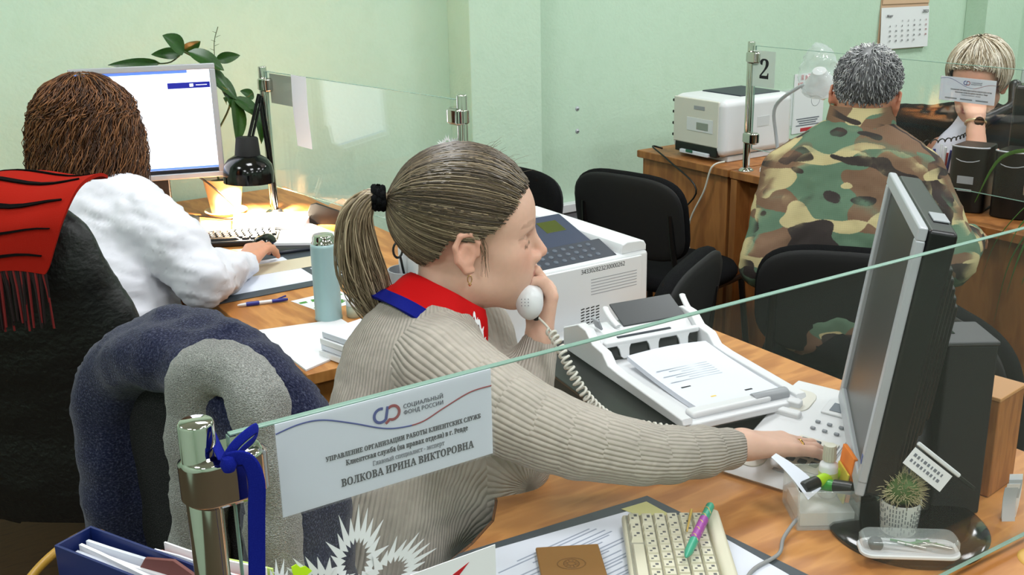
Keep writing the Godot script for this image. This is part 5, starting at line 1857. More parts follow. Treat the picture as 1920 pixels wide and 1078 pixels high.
	part("housing", b, mats.black_plastic, t)
	b = B.new()
	b.rbox(Vector3(0, 0.21, 0.022), Vector3(0.22, 0.16, 0.03), 0.012)
	part("back_bulge", b, mats.black_gloss, t)
	b = B.new()
	b.rbox(Vector3(0, 0.05, 0), Vector3(0.06, 0.1, 0.03), 0.006)
	b.rbox(Vector3(0, 0.006, 0), Vector3(0.2, 0.012, 0.15), 0.005)
	part("stand", b, mats.black_plastic, t)
	for k in 2:
		t = thing("desktop_speaker", ["black desktop speaker with a pale label on the counter", "black desktop speaker without a label on the counter"][k], "speaker", [Vector3(2.815, 0.75, -1.875), Vector3(2.84, 0.75, -1.752)][k], -PI / 2 + 0.3)
		b = B.new()
		b.xf = Transform3D(Basis(Vector3.RIGHT, -PI / 2), Vector3.ZERO)
		var pr := PackedVector2Array()
		for i in 9: pr.append(Vector2(0.052 * cos(PI + PI * i / 8.0), -0.045 + 0.022 * sin(PI + PI * i / 8.0)))
		pr.append(Vector2(0.045, 0.05)); pr.append(Vector2(-0.045, 0.05))
		b.prism(pr, 0.0, 0.188, 0.004)
		part("cabinet", b, mats.black_plastic, t)
		b = B.new()
		var rim := []
		for i in 9: rim.append(Vector3(0.052 * cos(PI * i / 8.0), 0.188, 0.045 + 0.022 * sin(PI * i / 8.0)))
		b.tube(rim, 0.0025, 6)
		var dip := []
		for i in 9: dip.append(Vector3(0.042 * cos(PI * i / 8.0), 0.165 - 0.018 * sin(PI * i / 8.0), 0.047 + 0.022 * sin(PI * i / 8.0)))
		b.tube(dip, 0.0015, 6)
		part("silver_trim", b, mats.silver, t)
		b = B.new()
		b.xf = Transform3D(Basis(Vector3.RIGHT, -PI / 2), Vector3.ZERO)
		b.prism(rounded(0.10, 0.09, 0.02), -0.0, 0.008, 0.002)
		part("plinth", b, mats.black_matte, t)
		if k == 0:
			b = B.new()
			b.rbox(Vector3(0.0, 0.095, 0.0675), Vector3(0.045, 0.022, 0.002), 0.0006)
			b.rbox(Vector3(0.0, 0.066, 0.0675), Vector3(0.040, 0.007, 0.002), 0.0006)
			part("label", b, mats.grey_plastic, t)
	t = thing("pen_holder", "dark pen holder with red, blue and white pens on the counter", "pen holder", Vector3(2.79, 0.75, -1.965))
	b = B.new()
	b.lathe([Vector2(0, 0), Vector2(0.03, 0), Vector2(0.032, 0.003), Vector2(0.032, 0.09), Vector2(0.029, 0.09), Vector2(0.028, 0.006), Vector2(0, 0.006)], 20)
	part("cup", b, mats.black_plastic, t)
	for k in 6:
		b = B.new()
		b.tube([Vector3(0.008 * cos(k * 1.1), 0.02, 0.008 * sin(k * 1.1)), Vector3(0.024 * cos(k * 1.1), 0.15 + 0.012 * (k % 3), 0.024 * sin(k * 1.1))], 0.004, 8)
		part("pen", b, [mat(0.6, 0.1, 0.1, 0.4), mat(0.12, 0.16, 0.5, 0.4), mats.white_plastic][k % 3], t)
	# trailing plant at the counter's end
	t = thing("spider_plant", "grassy plant with long arching green leaves at the counter end", "plant", Vector3(2.75, 0.75, -1.52))
	b = B.new()
	b.lathe([Vector2(0, 0), Vector2(0.04, 0), Vector2(0.052, 0.08), Vector2(0.048, 0.08), Vector2(0.044, 0.07), Vector2(0, 0.07)], 24)
	part("pot", b, mat(0.45, 0.30, 0.2, 0.7), t)
	var gm := mat(0.25, 0.42, 0.14, 0.45)
	gm.backlight_enabled = true; gm.backlight = Color(0.1, 0.2, 0.05)
	var arcs := [[Vector3(2.75, 0.83, -1.54), Vector3(2.74, 0.95, -1.62), Vector3(2.735, 0.93, -1.74), Vector3(2.74, 0.79, -1.81)], [Vector3(2.74, 0.83, -1.52), Vector3(2.68, 0.86, -1.58), Vector3(2.64, 0.74, -1.66), Vector3(2.63, 0.62, -1.69)], [Vector3(2.74, 0.83, -1.51), Vector3(2.67, 0.86, -1.55), Vector3(2.63, 0.78, -1.60), Vector3(2.62, 0.70, -1.62)], [Vector3(2.74, 0.83, -1.50), Vector3(2.66, 0.84, -1.55), Vector3(2.62, 0.72, -1.58), Vector3(2.61, 0.60, -1.60)], [Vector3(2.75, 0.83, -1.5), Vector3(2.68, 0.80, -1.57), Vector3(2.64, 0.68, -1.62), Vector3(2.63, 0.50, -1.64)], [Vector3(2.74, 0.83, -1.49), Vector3(2.65, 0.85, -1.5), Vector3(2.60, 0.74, -1.53), Vector3(2.59, 0.64, -1.55)]]
	for a in arcs:
		b = B.new()
		b.tube(curve(a, 6), [0.002, 0.004, 0.005, 0.006, 0.006, 0.0065, 0.007, 0.007, 0.007, 0.0065, 0.006, 0.006, 0.0055, 0.005, 0.004, 0.003, 0.002, 0.0015, 0.0008], 6, true, 0.2)
		room_part("leaf", b, gm, t)

func front_partition() -> void:
	var G := -0.70
	var t := partition("glass_screen", "large clear glass desk screen carrying the name sign and blue ribbon", Vector3(0.192, 0.75, G), Vector3(1, 0, 0), 1.62, 0.765, 1.192, 1.209, [1.164], 0.75, "glass desk screens")
	t = thing("name_sign", "white name card with printed lines and blue-red wave on the front glass", "sign", Vector3(0.338, 1.1555, G + 0.0045))
	name_sign(t, 0.183, 0.075, true, "ВОЛКОВА ИРИНА ВИКТОРОВНА")
	t = thing("poster", "white poster with a red swoosh low on the front glass", "poster", Vector3(0.381, 0.96, G + 0.0045))
	var b := B.new()
	b.rbox(Vector3(0, 0, 0), Vector3(0.097, 0.146, 0.0008), 0.0003)
	part("sheet", b, mats.paper, t)
	b = B.new()
	b.prism(PackedVector2Array([Vector2(-0.046, 0.024), Vector2(-0.02, 0.048), Vector2(0.008, 0.060), Vector2(0.022, 0.0655), Vector2(0.008, 0.053), Vector2(-0.004, 0.030), Vector2(-0.012, 0.0)]), 0.0005, 0.0008)
	part("red_swoosh", b, mat(0.72, 0.10, 0.14, 0.6), t)
	# ribbon tied round the clamp
	t = thing("blue_ribbon", "royal blue ribbon tied round the chrome clamp with a hanging tail", "ribbon", Vector3(0.21, 1.18, G + 0.022))
	var rb := func(pts: Array, w: float, called: String) -> void:
		var bb := B.new()
		var c := curve(pts, 7)
		bb.tube(c, w, 8, true, 0.12, Vector3(0.0, 0.05, 1.0))
		room_part(called, bb, mats.blue_ribbon, t)
	rb.call([Vector3(0.204, 1.185, G + 0.024), Vector3(0.2145, 1.186, G + 0.032), Vector3(0.2195, 1.170, G + 0.034), Vector3(0.2185, 1.14, G + 0.030), Vector3(0.2165, 1.10, G + 0.026), Vector3(0.213, 1.05, G + 0.025), Vector3(0.210, 0.99, G + 0.025)], 0.0062, "tail")
	rb.call([Vector3(0.202, 1.184, G + 0.024), Vector3(0.210, 1.194, G + 0.024), Vector3(0.222, 1.199, G + 0.020), Vector3(0.231, 1.197, G + 0.012), Vector3(0.228, 1.191, G + 0.014), Vector3(0.216, 1.189, G + 0.022), Vector3(0.206, 1.184, G + 0.026)], 0.0038, "bow_loop")
	rb.call([Vector3(0.205, 1.196, G - 0.018), Vector3(0.203, 1.191, G + 0.004), Vector3(0.202, 1.185, G + 0.022)], 0.004, "wrap")
	b = B.new()
	b.lathe([Vector2(0, -0.006), Vector2(0.004, -0.005), Vector2(0.006, 0), Vector2(0.004, 0.005), Vector2(0, 0.006)], 12, Vector3(0.204, 1.183, G + 0.026))
	room_part("knot", b, mats.blue_ribbon, t)
	snowflake("large spiky paper snowflake taped to the front glass under the name sign", Vector3(0.297, 1.026, G + 0.005), Vector3(1, 0.1, 0), 0.066, 6, 5, 0.10)
	snowflake("small spiky paper snowflake taped to the front glass beside the blue ribbon", Vector3(0.236, 1.035, G + 0.005), Vector3(1, 0.2, 0), 0.040, 6, 4, 0.10)
	t = thing("lime_paper_star", "tiny lime-yellow paper cut-out on the front glass among the snowflakes", "decoration", Vector3(0.256, 1.068, G + 0.008))
	b = B.new()
	b.prism(PackedVector2Array([Vector2(-0.008, 0.010), Vector2(-0.004, 0.011), Vector2(-0.001, 0.007), Vector2(0.003, 0.007), Vector2(0.008, 0.001), Vector2(0.004, -0.001), Vector2(0.006, -0.008), Vector2(0.001, -0.004), Vector2(-0.003, -0.014), Vector2(-0.006, -0.004), Vector2(-0.007, 0.002)]), 0, 0.0005)
	part("cut_out", b, mat(0.78, 0.95, 0.08, 0.7), t)
	# ---- binder, brown folder and yellow tray at the end of the desk
	t = thing("ring_binder", "blue binder full of white sheets standing at the end of the curved desk", "binder", Vector3(0.19, 0.75, -0.955), atan2(-0.098, -0.045) + PI)
	t.rotation.y = 0.45
	for s in [-1, 1]:
		b = B.new()
		b.rbox(Vector3(s * 0.020, 0.112, 0), Vector3(0.003, 0.224, 0.17), 0.001)
		part("cover", b, mat(0.06, 0.13, 0.36, 0.45), t)
	b = B.new()
	b.rbox(Vector3(0, 0.112, -0.085), Vector3(0.043, 0.224, 0.003), 0.001)
	part("spine", b, mat(0.06, 0.13, 0.36, 0.45), t)
	for k in 6:
		b = B.new()
		b.sheet(func(u, v): return Vector3(-0.013 + k * 0.0052 + 0.004 * sin(u * 3.0 + k), 0.01 + v * (0.196 + 0.005 * (k % 3)), -0.078 + u * 0.155), 5, 3, 0.0035)
		part("sheets", b, mats.paper_cool if k % 2 else mats.paper, t)
	t = thing("brown_folder", "reddish-brown folder stuffed with coloured slips behind the chrome post", "folder", Vector3(0.245, 0.75, -0.915), 0.55)
	b = B.new()
	b.xf = Transform3D(Basis(Vector3.UP, PI / 2), Vector3(-0.018, 0, 0))
	b.prism(PackedVector2Array([Vector2(-0.07, 0), Vector2(0.07, 0), Vector2(0.07, 0.20), Vector2(0.055, 0.222), Vector2(0.02, 0.228), Vector2(-0.07, 0.19)]), -0.002, 0.002, 0.0006)
	part("cover", b, mat(0.42, 0.22, 0.20, 0.6), t)
	for k in 5:
		b = B.new()
		b.sheet(func(u, v): return Vector3(-0.012 + k * 0.008 + 0.003 * sin(u * 4.0 + k), 0.01 + v * (0.205 + 0.006 * (k % 2)), -0.06 + u * 0.12), 4, 3, 0.002)
		part("slip", b, [mats.paper, mats.paper_cool, mat(0.85, 0.45, 0.38, 0.7), mats.paper, mat(0.75, 0.85, 0.45, 0.7)][k], t)
	t = thing("yellow_tray", "ochre plastic letter tray behind the blue binder", "tray", Vector3(0.146, 0.75, -1.035), 0.45)
	b = B.new()
	b.tube(curve([Vector3(-0.050, 0.01, 0.0), Vector3(-0.050, 0.17, 0.0), Vector3(-0.044, 0.188, -0.01), Vector3(0.0, 0.192, -0.03), Vector3(0.04, 0.196, -0.03), Vector3(0.060, 0.185, -0.02), Vector3(0.062, 0.14, -0.02), Vector3(0.062, 0.01, -0.02)], 6), 0.0045, 10)
	part("rim", b, mat(0.66, 0.50, 0.16, 0.45), t)
	b = B.new()
	b.rbox(Vector3(0.01, 0.006, -0.01), Vector3(0.16, 0.012, 0.08), 0.003)
	part("foot", b, mat(0.66, 0.50, 0.16, 0.45), t)

# ---------------------------------------------------------------- chairs
func cushion(b: B, w: float, d: float, th: float, pw := 3.2, crown := 0.012) -> void:
	# superellipse pad, xz plan, thickness th, centred
	var n := 40
	var ring := func(s: float, y: float) -> Array:
		var o := []
		for i in n:
			var a := TAU * i / n
			var c := cos(a); var si := sin(a)
			o.append(Vector3(signf(c) * pow(absf(c), 2.0 / pw) * w * 0.5 * s, y, signf(si) * pow(absf(si), 2.0 / pw) * d * 0.5 * s))
		return o
	var rings := [[0.0, th * 0.5 + crown], [0.5, th * 0.5 + crown * 0.85], [0.82, th * 0.5 + crown * 0.3], [0.95, th * 0.42], [1.0, th * 0.1], [1.0, -th * 0.15], [0.96, -th * 0.42], [0.85, -th * 0.5], [0.0, -th * 0.5]]
	var R := []
	for q in rings: R.append(ring.call(q[0], q[1]))
	for k in rings.size() - 1:
		for i in n:
			var j := (i + 1) % n
			var nn := []
			for e in [[k, i], [k, j], [k + 1, j], [k + 1, i]]:
				var kk: int = e[0]; var ii: int = e[1]
				var a: Vector3 = R[mini(kk + 1, rings.size() - 1)][ii] - R[maxi(kk - 1, 0)][ii]
				var c: Vector3 = R[kk][(ii + 1) % n] - R[kk][(ii + n - 1) % n]
				var g := a.cross(c)
				var outw := Vector3(R[kk][ii].x, 0, R[kk][ii].z).normalized() * (1.0 if kk > 2 and kk < 7 else 0.05) + Vector3.UP * (1.0 if kk < 4 else (-1.0 if kk > 5 else 0.0))
				if kk == 0: g = Vector3.UP
				elif kk == rings.size() - 1: g = Vector3.DOWN
				if g.dot(outw) < 0: g = -g
				nn.append(g.normalized())
			if k == 0: b.t3(R[0][i], R[1][j], R[1][i], nn[0], nn[2], nn[3])
			elif k == rings.size() - 2: b.t3(R[k][i], R[k][j], R[k + 1][j], nn[0], nn[1], nn[2])
			else: b.q4(R[k][i], R[k][j], R[k + 1][j], R[k + 1][i], nn[0], nn[1], nn[2], nn[3])

func make_chair(label: String) -> Node3D:
	var t := thing("visitor_chair", label, "chair", Vector3.ZERO, 0, "black upholstered visitor chairs")
	var b := B.new()
	b.xf = Transform3D(Basis(), Vector3(0, 0.445, 0))
	cushion(b, 0.44, 0.40, 0.055)
	part("seat", b, mats.black_cloth, t)
	# backrest: curved pad, then plastic shell behind
	b = B.new()
	var bx := Transform3D(Basis(Vector3.RIGHT, PI / 2 + 0.16), Vector3(0, 0.672, 0.205))
	b.xf = bx
	cushion(b, 0.44, 0.29, 0.045, 3.6, 0.008)
	part("backrest", b, mats.black_cloth, t)
	b = B.new()
	b.xf = bx * Transform3D(Basis(), Vector3(0, 0.018, 0))
	cushion(b, 0.43, 0.28, 0.02, 3.6, 0.004)
	part("back_shell", b, mats.black_matte, t)
	var fm := mat(0.06, 0.06, 0.065, 0.35)
	for s in [-1, 1]:
		b = B.new()
		b.tube(curve([Vector3(s * 0.19, 0.42, 0.12), Vector3(s * 0.185, 0.46, 0.19), Vector3(s * 0.175, 0.58, 0.222), Vector3(s * 0.17, 0.70, 0.235)], 5), 0.011, 8, true, 0.6)
		part("back_bracket", b, fm, t)
		b = B.new()
		b.tube([Vector3(s * 0.19, 0.415, -0.17), Vector3(s * 0.215, 0.0, -0.215)], 0.011, 10)
		part("leg", b, fm, t)
		b = B.new()
		b.tube([Vector3(s * 0.19, 0.415, 0.15), Vector3(s * 0.215, 0.0, 0.23)], 0.011, 10)
		part("leg", b, fm, t)
		b = B.new()
		b.tube([Vector3(s * 0.19, 0.412, -0.17), Vector3(s * 0.19, 0.412, 0.15)], 0.010, 8)
		part("side_rail", b, fm, t)
	b = B.new()
	b.tube([Vector3(-0.19, 0.408, -0.10), Vector3(0.19, 0.408, -0.10)], 0.009, 8)
	b.tube([Vector3(-0.19, 0.408, 0.10), Vector3(0.19, 0.408, 0.10)], 0.009, 8)
	part("cross_rail", b, fm, t)
	return t

func chairs() -> void:
	var c := make_chair("empty black visitor chair in front of the counter printer")
	c.position = Vector3(2.39, 0, -2.71)
	c.rotation.y = facing(Vector3(1, 0, -0.25))
	copy(c, Vector3(1.555, 0, -2.0), facing(Vector3(-0.50, 0, -0.87)), "black visitor chair close behind the large white printer")
	copy(c, Vector3(2.205, 0, -1.782), facing(Vector3(0.799, 0, -0.602)), "black visitor chair under the man in the camouflage jacket")
	copy(c, Vector3(1.72, 0, -2.92), facing(Vector3(-1, 0, 0.15)), "black visitor chair behind the glass screen of the flask's desk")
	copy(c, Vector3(2.05, 0, -1.15), facing(Vector3(0.9, 0, 0.4)), "black visitor chair beyond the wooden box and tall black box")
	copy(c, Vector3(3.40, 0, -2.20), facing(Vector3(-1, 0, 0.1)), "black visitor chair behind the counter under the fair-haired clerk")
	swivel_left()
	swivel_coat()

func swivel_base(t: Node3D) -> void:
	var b := B.new()
	b.tube([Vector3(0, 0.08, 0), Vector3(0, 0.42, 0)], 0.028, 14)
	part("gas_column", b, mats.black_plastic, t)
	for k in 5:
		var a := TAU * k / 5
		var d := Vector3(cos(a), 0, sin(a))
		b = B.new()
		b.tube([Vector3(0, 0.10, 0), d * 0.15 + Vector3.UP * 0.085, d * 0.29 + Vector3.UP * 0.065], [0.03, 0.024, 0.016], 8)
		var l := part("foot_arm", b, mats.black_plastic, t)
		b = B.new()
		b.xf = Transform3D(Basis(Vector3(-d.z, 0, d.x), Vector3.UP, d) * Basis(Vector3.FORWARD, PI / 2), d * 0.29 + Vector3.UP * 0.027)
		b.lathe([Vector2(0, 0.02), Vector2(0.02, 0.02), Vector2(0.027, 0.014), Vector2(0.027, -0.014), Vector2(0.02, -0.02), Vector2(0, -0.02)], 16)
		part("castor", b, mats.black_matte, l)

func swivel_left() -> void:
	# tall black office chair of the woman at the bright monitor
	var fd := Vector3(0.60, 0, -0.80)
	var t := thing("office_chair", "tall black office chair with a red scarf over its back", "chair", Vector3(0.452, 0, -2.323), facing(fd), "office swivel chairs")
	swivel_base(t)
	var b := B.new()
	b.xf = Transform3D(Basis(), Vector3(0, 0.46, -0.02))
	cushion(b, 0.50, 0.48, 0.09, 3.0)
	part("seat", b, mats.black_cloth, t)
	var lm := mat(0.035, 0.036, 0.04, 0.45)
	lm.heightmap_enabled = true
	lm.heightmap_texture = noise_tex(0.04, 4, null, 256, 77)
	lm.heightmap_scale = 0.15
	tri(lm, Vector3(6, 6, 6))
	b = B.new()
	# padded back: wide low, narrowing to the top
	var f := F.new(Vector3(-0.36, 0.42, 0.02), Vector3(0.36, 1.20, 0.42), 0.013)
	for q in [[0.23, 0.50, 0.205], [0.245, 0.62, 0.215], [0.225, 0.76, 0.235], [0.185, 0.87, 0.255], [0.14, 0.985, 0.27]]:
		f.ell(Vector3(0, q[1], q[2]), Vector3(q[0] + 0.02, 0.12, 0.055), 0.06)
	f.disp = func(p: Vector3, _n): return 0.004 * nz.get_noise_3dv(p * Vector3(5, 14, 5))
	f.into(b)
	part("backrest", b, lm, t)
	for s in [-1, 1]:
		b = B.new()
		b.tube(curve([Vector3(s * 0.24, 0.45, 0.12), Vector3(s * 0.30, 0.52, 0.10), Vector3(s * 0.30, 0.64, 0.06), Vector3(s * 0.30, 0.665, 0.0), Vector3(s * 0.30, 0.665, -0.16)], 5), 0.02, 10)
		part("armrest", b, mats.black_plastic, t)
	# scarf
	var s := thing("scarf", "red woven scarf with black stripes and fringe hanging on the chair back", "scarf", t.position + Vector3(0, 0.995, 0), facing(fd))
	var red := cloth(0.62, 0.10, 0.055, 0.95, 30.0, 0.05, 0.14)
	var blk := cloth(0.05, 0.035, 0.035, 0.95, 30.0, 0.05, 0.1)
	# profile over the back: from front low, over the top, down the rear
	var prof := curve([Vector3(0, 0.136, 0.245), Vector3(0, 0.140, 0.275), Vector3(0, 0.128, 0.335), Vector3(0, 0.085, 0.378), Vector3(0, 0.04, 0.386), Vector3(0, -0.005, 0.385)], 5)
	var np := prof.size()
	var surf := func(u: float, v: float, o: float) -> Vector3:
		var k := v * (np - 1)
		var i := mini(int(k), np - 2)
		var p: Vector3 = prof[i].lerp(prof[i + 1], k - i)
		var x := 0.182 - 0.065 * v * v - u * 0.36
		return p + Vector3(x, o + 0.006 * sin(x * 30.0 + v * 6.0), 0.0 + 0.008 * sin(x * 14.0) * v + o)
	b = B.new()
	b.sheet(func(u, v): return surf.call(u, v, 0.003), 30, 34, 0.006)
	part("weave", b, red, s)
	for k in 5:
		b = B.new()
		var v0 := 0.12 + k * 0.19
		b.sheet(func(u, v): return surf.call(0.04 + u * 0.9, v0 + (v - 0.5) * (0.008 + 0.02 * sin(minf(1.0, u * 1.1) * PI)), 0.0075), 14, 2, 0.003)
		part("black_stripe", b, blk, s)
	b = B.new()
	for k in 84:
		var p: Vector3 = surf.call(float(k) / 83.0, 1.0, 0.003)
		b.col = lin(0.42, 0.07, 0.05) if k % 3 == 1 else lin(0.10, 0.04, 0.04)
		var q := p + Vector3(rng.randf_range(-0.006, 0.006), -0.055, rng.randf_range(-0.004, 0.008))
		b.tube([p, p.lerp(q, 0.5) + Vector3(0.002, 0, 0.002), q + Vector3(0, -0.045 + rng.randf_range(-0.012, 0.012), 0)], [0.0026, 0.0026, 0.0020], 5)
	var vm := mat(1, 1, 1, 0.95)
	vm.vertex_color_use_as_albedo = true
	part("fringe", b, vm, s)

func swivel_coat() -> void:
	# chair of the woman on the telephone; its back faces the camera's left
	var at := Vector3(0.530, 0, -1.305)
	var fd := Vector3(0.93, 0, -0.36)
	var t := thing("office_chair", "grey-backed office chair draped with the navy coat", "chair", at, facing(fd), "office swivel chairs")
	swivel_base(t)
	var b := B.new()
	b.xf = Transform3D(Basis(), Vector3(0, 0.46, -0.06))
	cushion(b, 0.46, 0.44, 0.08, 3.0)
	part("seat", b, mats.black_cloth, t)
	var gm := cloth(0.13, 0.13, 0.135, 0.95, 18.0, 0.08, 0.3)
	b = B.new()
	var f := F.new(Vector3(-0.30, 0.48, 0.06), Vector3(0.30, 1.12, 0.34), 0.012)
	for q in [[0.17, 0.60], [0.19, 0.74], [0.185, 0.88], [0.15, 0.985]]:
		f.ell(Vector3(0, q[1], 0.19), Vector3(q[0], 0.10, 0.035), 0.06)
	f.into(b)
	part("backrest", b, gm, t)
	for s in [-1, 1]:
		b = B.new()
		b.tube(curve([Vector3(s * 0.22, 0.46, 0.08), Vector3(s * 0.27, 0.52, 0.06), Vector3(s * 0.27, 0.64, 0.02), Vector3(s * 0.27, 0.66, -0.05), Vector3(s * 0.27, 0.66, -0.17)], 5), 0.018, 10)
		part("armrest", b, mats.black_plastic, t)
	b = B.new()
	b.tube([Vector3(0, 0.43, 0.1), Vector3(0, 0.44, 0.21), Vector3(0, 0.6, 0.23)], 0.02, 8)
	part("back_bar", b, mats.black_plastic, t)
	# navy coat with grey fleece lining, hung over the back
	var c := thing("coat", "navy wool coat with a grey fleece lining draped over a chair back", "coat", at + Vector3(0, 0.9, 0), facing(fd))
	var navy := cloth(0.10, 0.115, 0.215, 0.98, 9.0, 0.12, 0.35)
	navy.rim_enabled = true; navy.rim = 0.3; navy.rim_tint = 0.6
	var grey := cloth(0.60, 0.60, 0.585, 1.0, 12.0, 0.45, 0.35)
	grey.rim_enabled = true; grey.rim = 0.3
	# arch path round the back's outline, local x across, y up (relative to 0.9), z to the rear
	var arch := func(hw: float, top: float, low: float, z: float, n: int) -> Array:
		var o := []
		for i in n + 1:
			var k := float(i) / n
			if k < 0.3: o.append(Vector3(-hw * (1.10 - 0.10 * k / 0.3), lerpf(low, top - hw * 0.75, k / 0.3), z))
			elif k > 0.7: o.append(Vector3(hw * (1.0 + 0.10 * (k - 0.7) / 0.3), lerpf(top - hw * 0.75, low, (k - 0.7) / 0.3), z))
			else:
				var a := PI * (1.0 - (k - 0.3) / 0.4)
				o.append(Vector3(cos(a) * hw, top - hw * 0.75 + sin(a) * hw * 0.75, z))
		return o
	var ff := F.new(Vector3(-0.34, -0.50, 0.02), Vector3(0.34, 0.26, 0.36), 0.010)
	var p: Array = arch.call(0.150, 0.160, -0.46, 0.185, 26)
	for i in p.size() - 1:
		var k := float(i) / (p.size() - 2)
		var fat := 0.042 + 0.016 * absf(k - 0.5) * 2.0
		ff.cone(p[i], p[i + 1], fat, fat, 0.02)
		ff.cone(p[i] + Vector3(signf(p[i].x) * 0.025 * absf(k - 0.5), 0, 0.04), p[i + 1] + Vector3(signf(p[i + 1].x) * 0.025 * absf(k - 0.5), 0, 0.04), fat * 0.8, fat * 0.8, 0.02)
	ff.disp = func(q: Vector3, _n): return 0.009 * nz.get_noise_3dv(Vector3(q.x * 16.0, q.y * 3.5, q.z * 16.0)) + 0.003 * nz.get_noise_3dv(q * 30.0)
	b = B.new(); ff.into(b)
	part("navy_shell", b, navy, c)
	ff = F.new(Vector3(-0.26, -0.50, 0.10), Vector3(0.26, 0.22, 0.36), 0.009)
	p = arch.call(0.052, 0.186, -0.46, 0.252, 26)
	for i in p.size() - 1:
		var k := float(i) / (p.size() - 2)
		var fat := 0.023 + 0.018 * absf(k - 0.5) * 2.0 * (1.0 if k < 0.5 else 0.5)
		var sh := Vector3(0.124 - (0.075 * maxf(0.0, 0.3 - k) / 0.3), 0, 0)
		ff.cone(p[i] + sh, p[i + 1] + sh, fat, fat, 0.015)
	ff.disp = func(q: Vector3, _n): return 0.010 * nz.get_noise_3dv(Vector3(q.x * 12.0, q.y * 4.0, q.z * 12.0) + Vector3(7, 0, 0)) + 0.0022 * nz.get_noise_3dv(q * 90.0)
	b = B.new(); ff.into(b)
	part("grey_fleece", b, grey, c)
# ---------------------------------------------------------------- people
func skin(r := 0.80, g := 0.60, b := 0.49) -> StandardMaterial3D:
	var m := mat(1, 1, 1, 0.52)
	m.vertex_color_use_as_albedo = true
	m.subsurf_scatter_enabled = true
	m.subsurf_scatter_strength = 0.12
	m.metallic_specular = 0.4
	return m

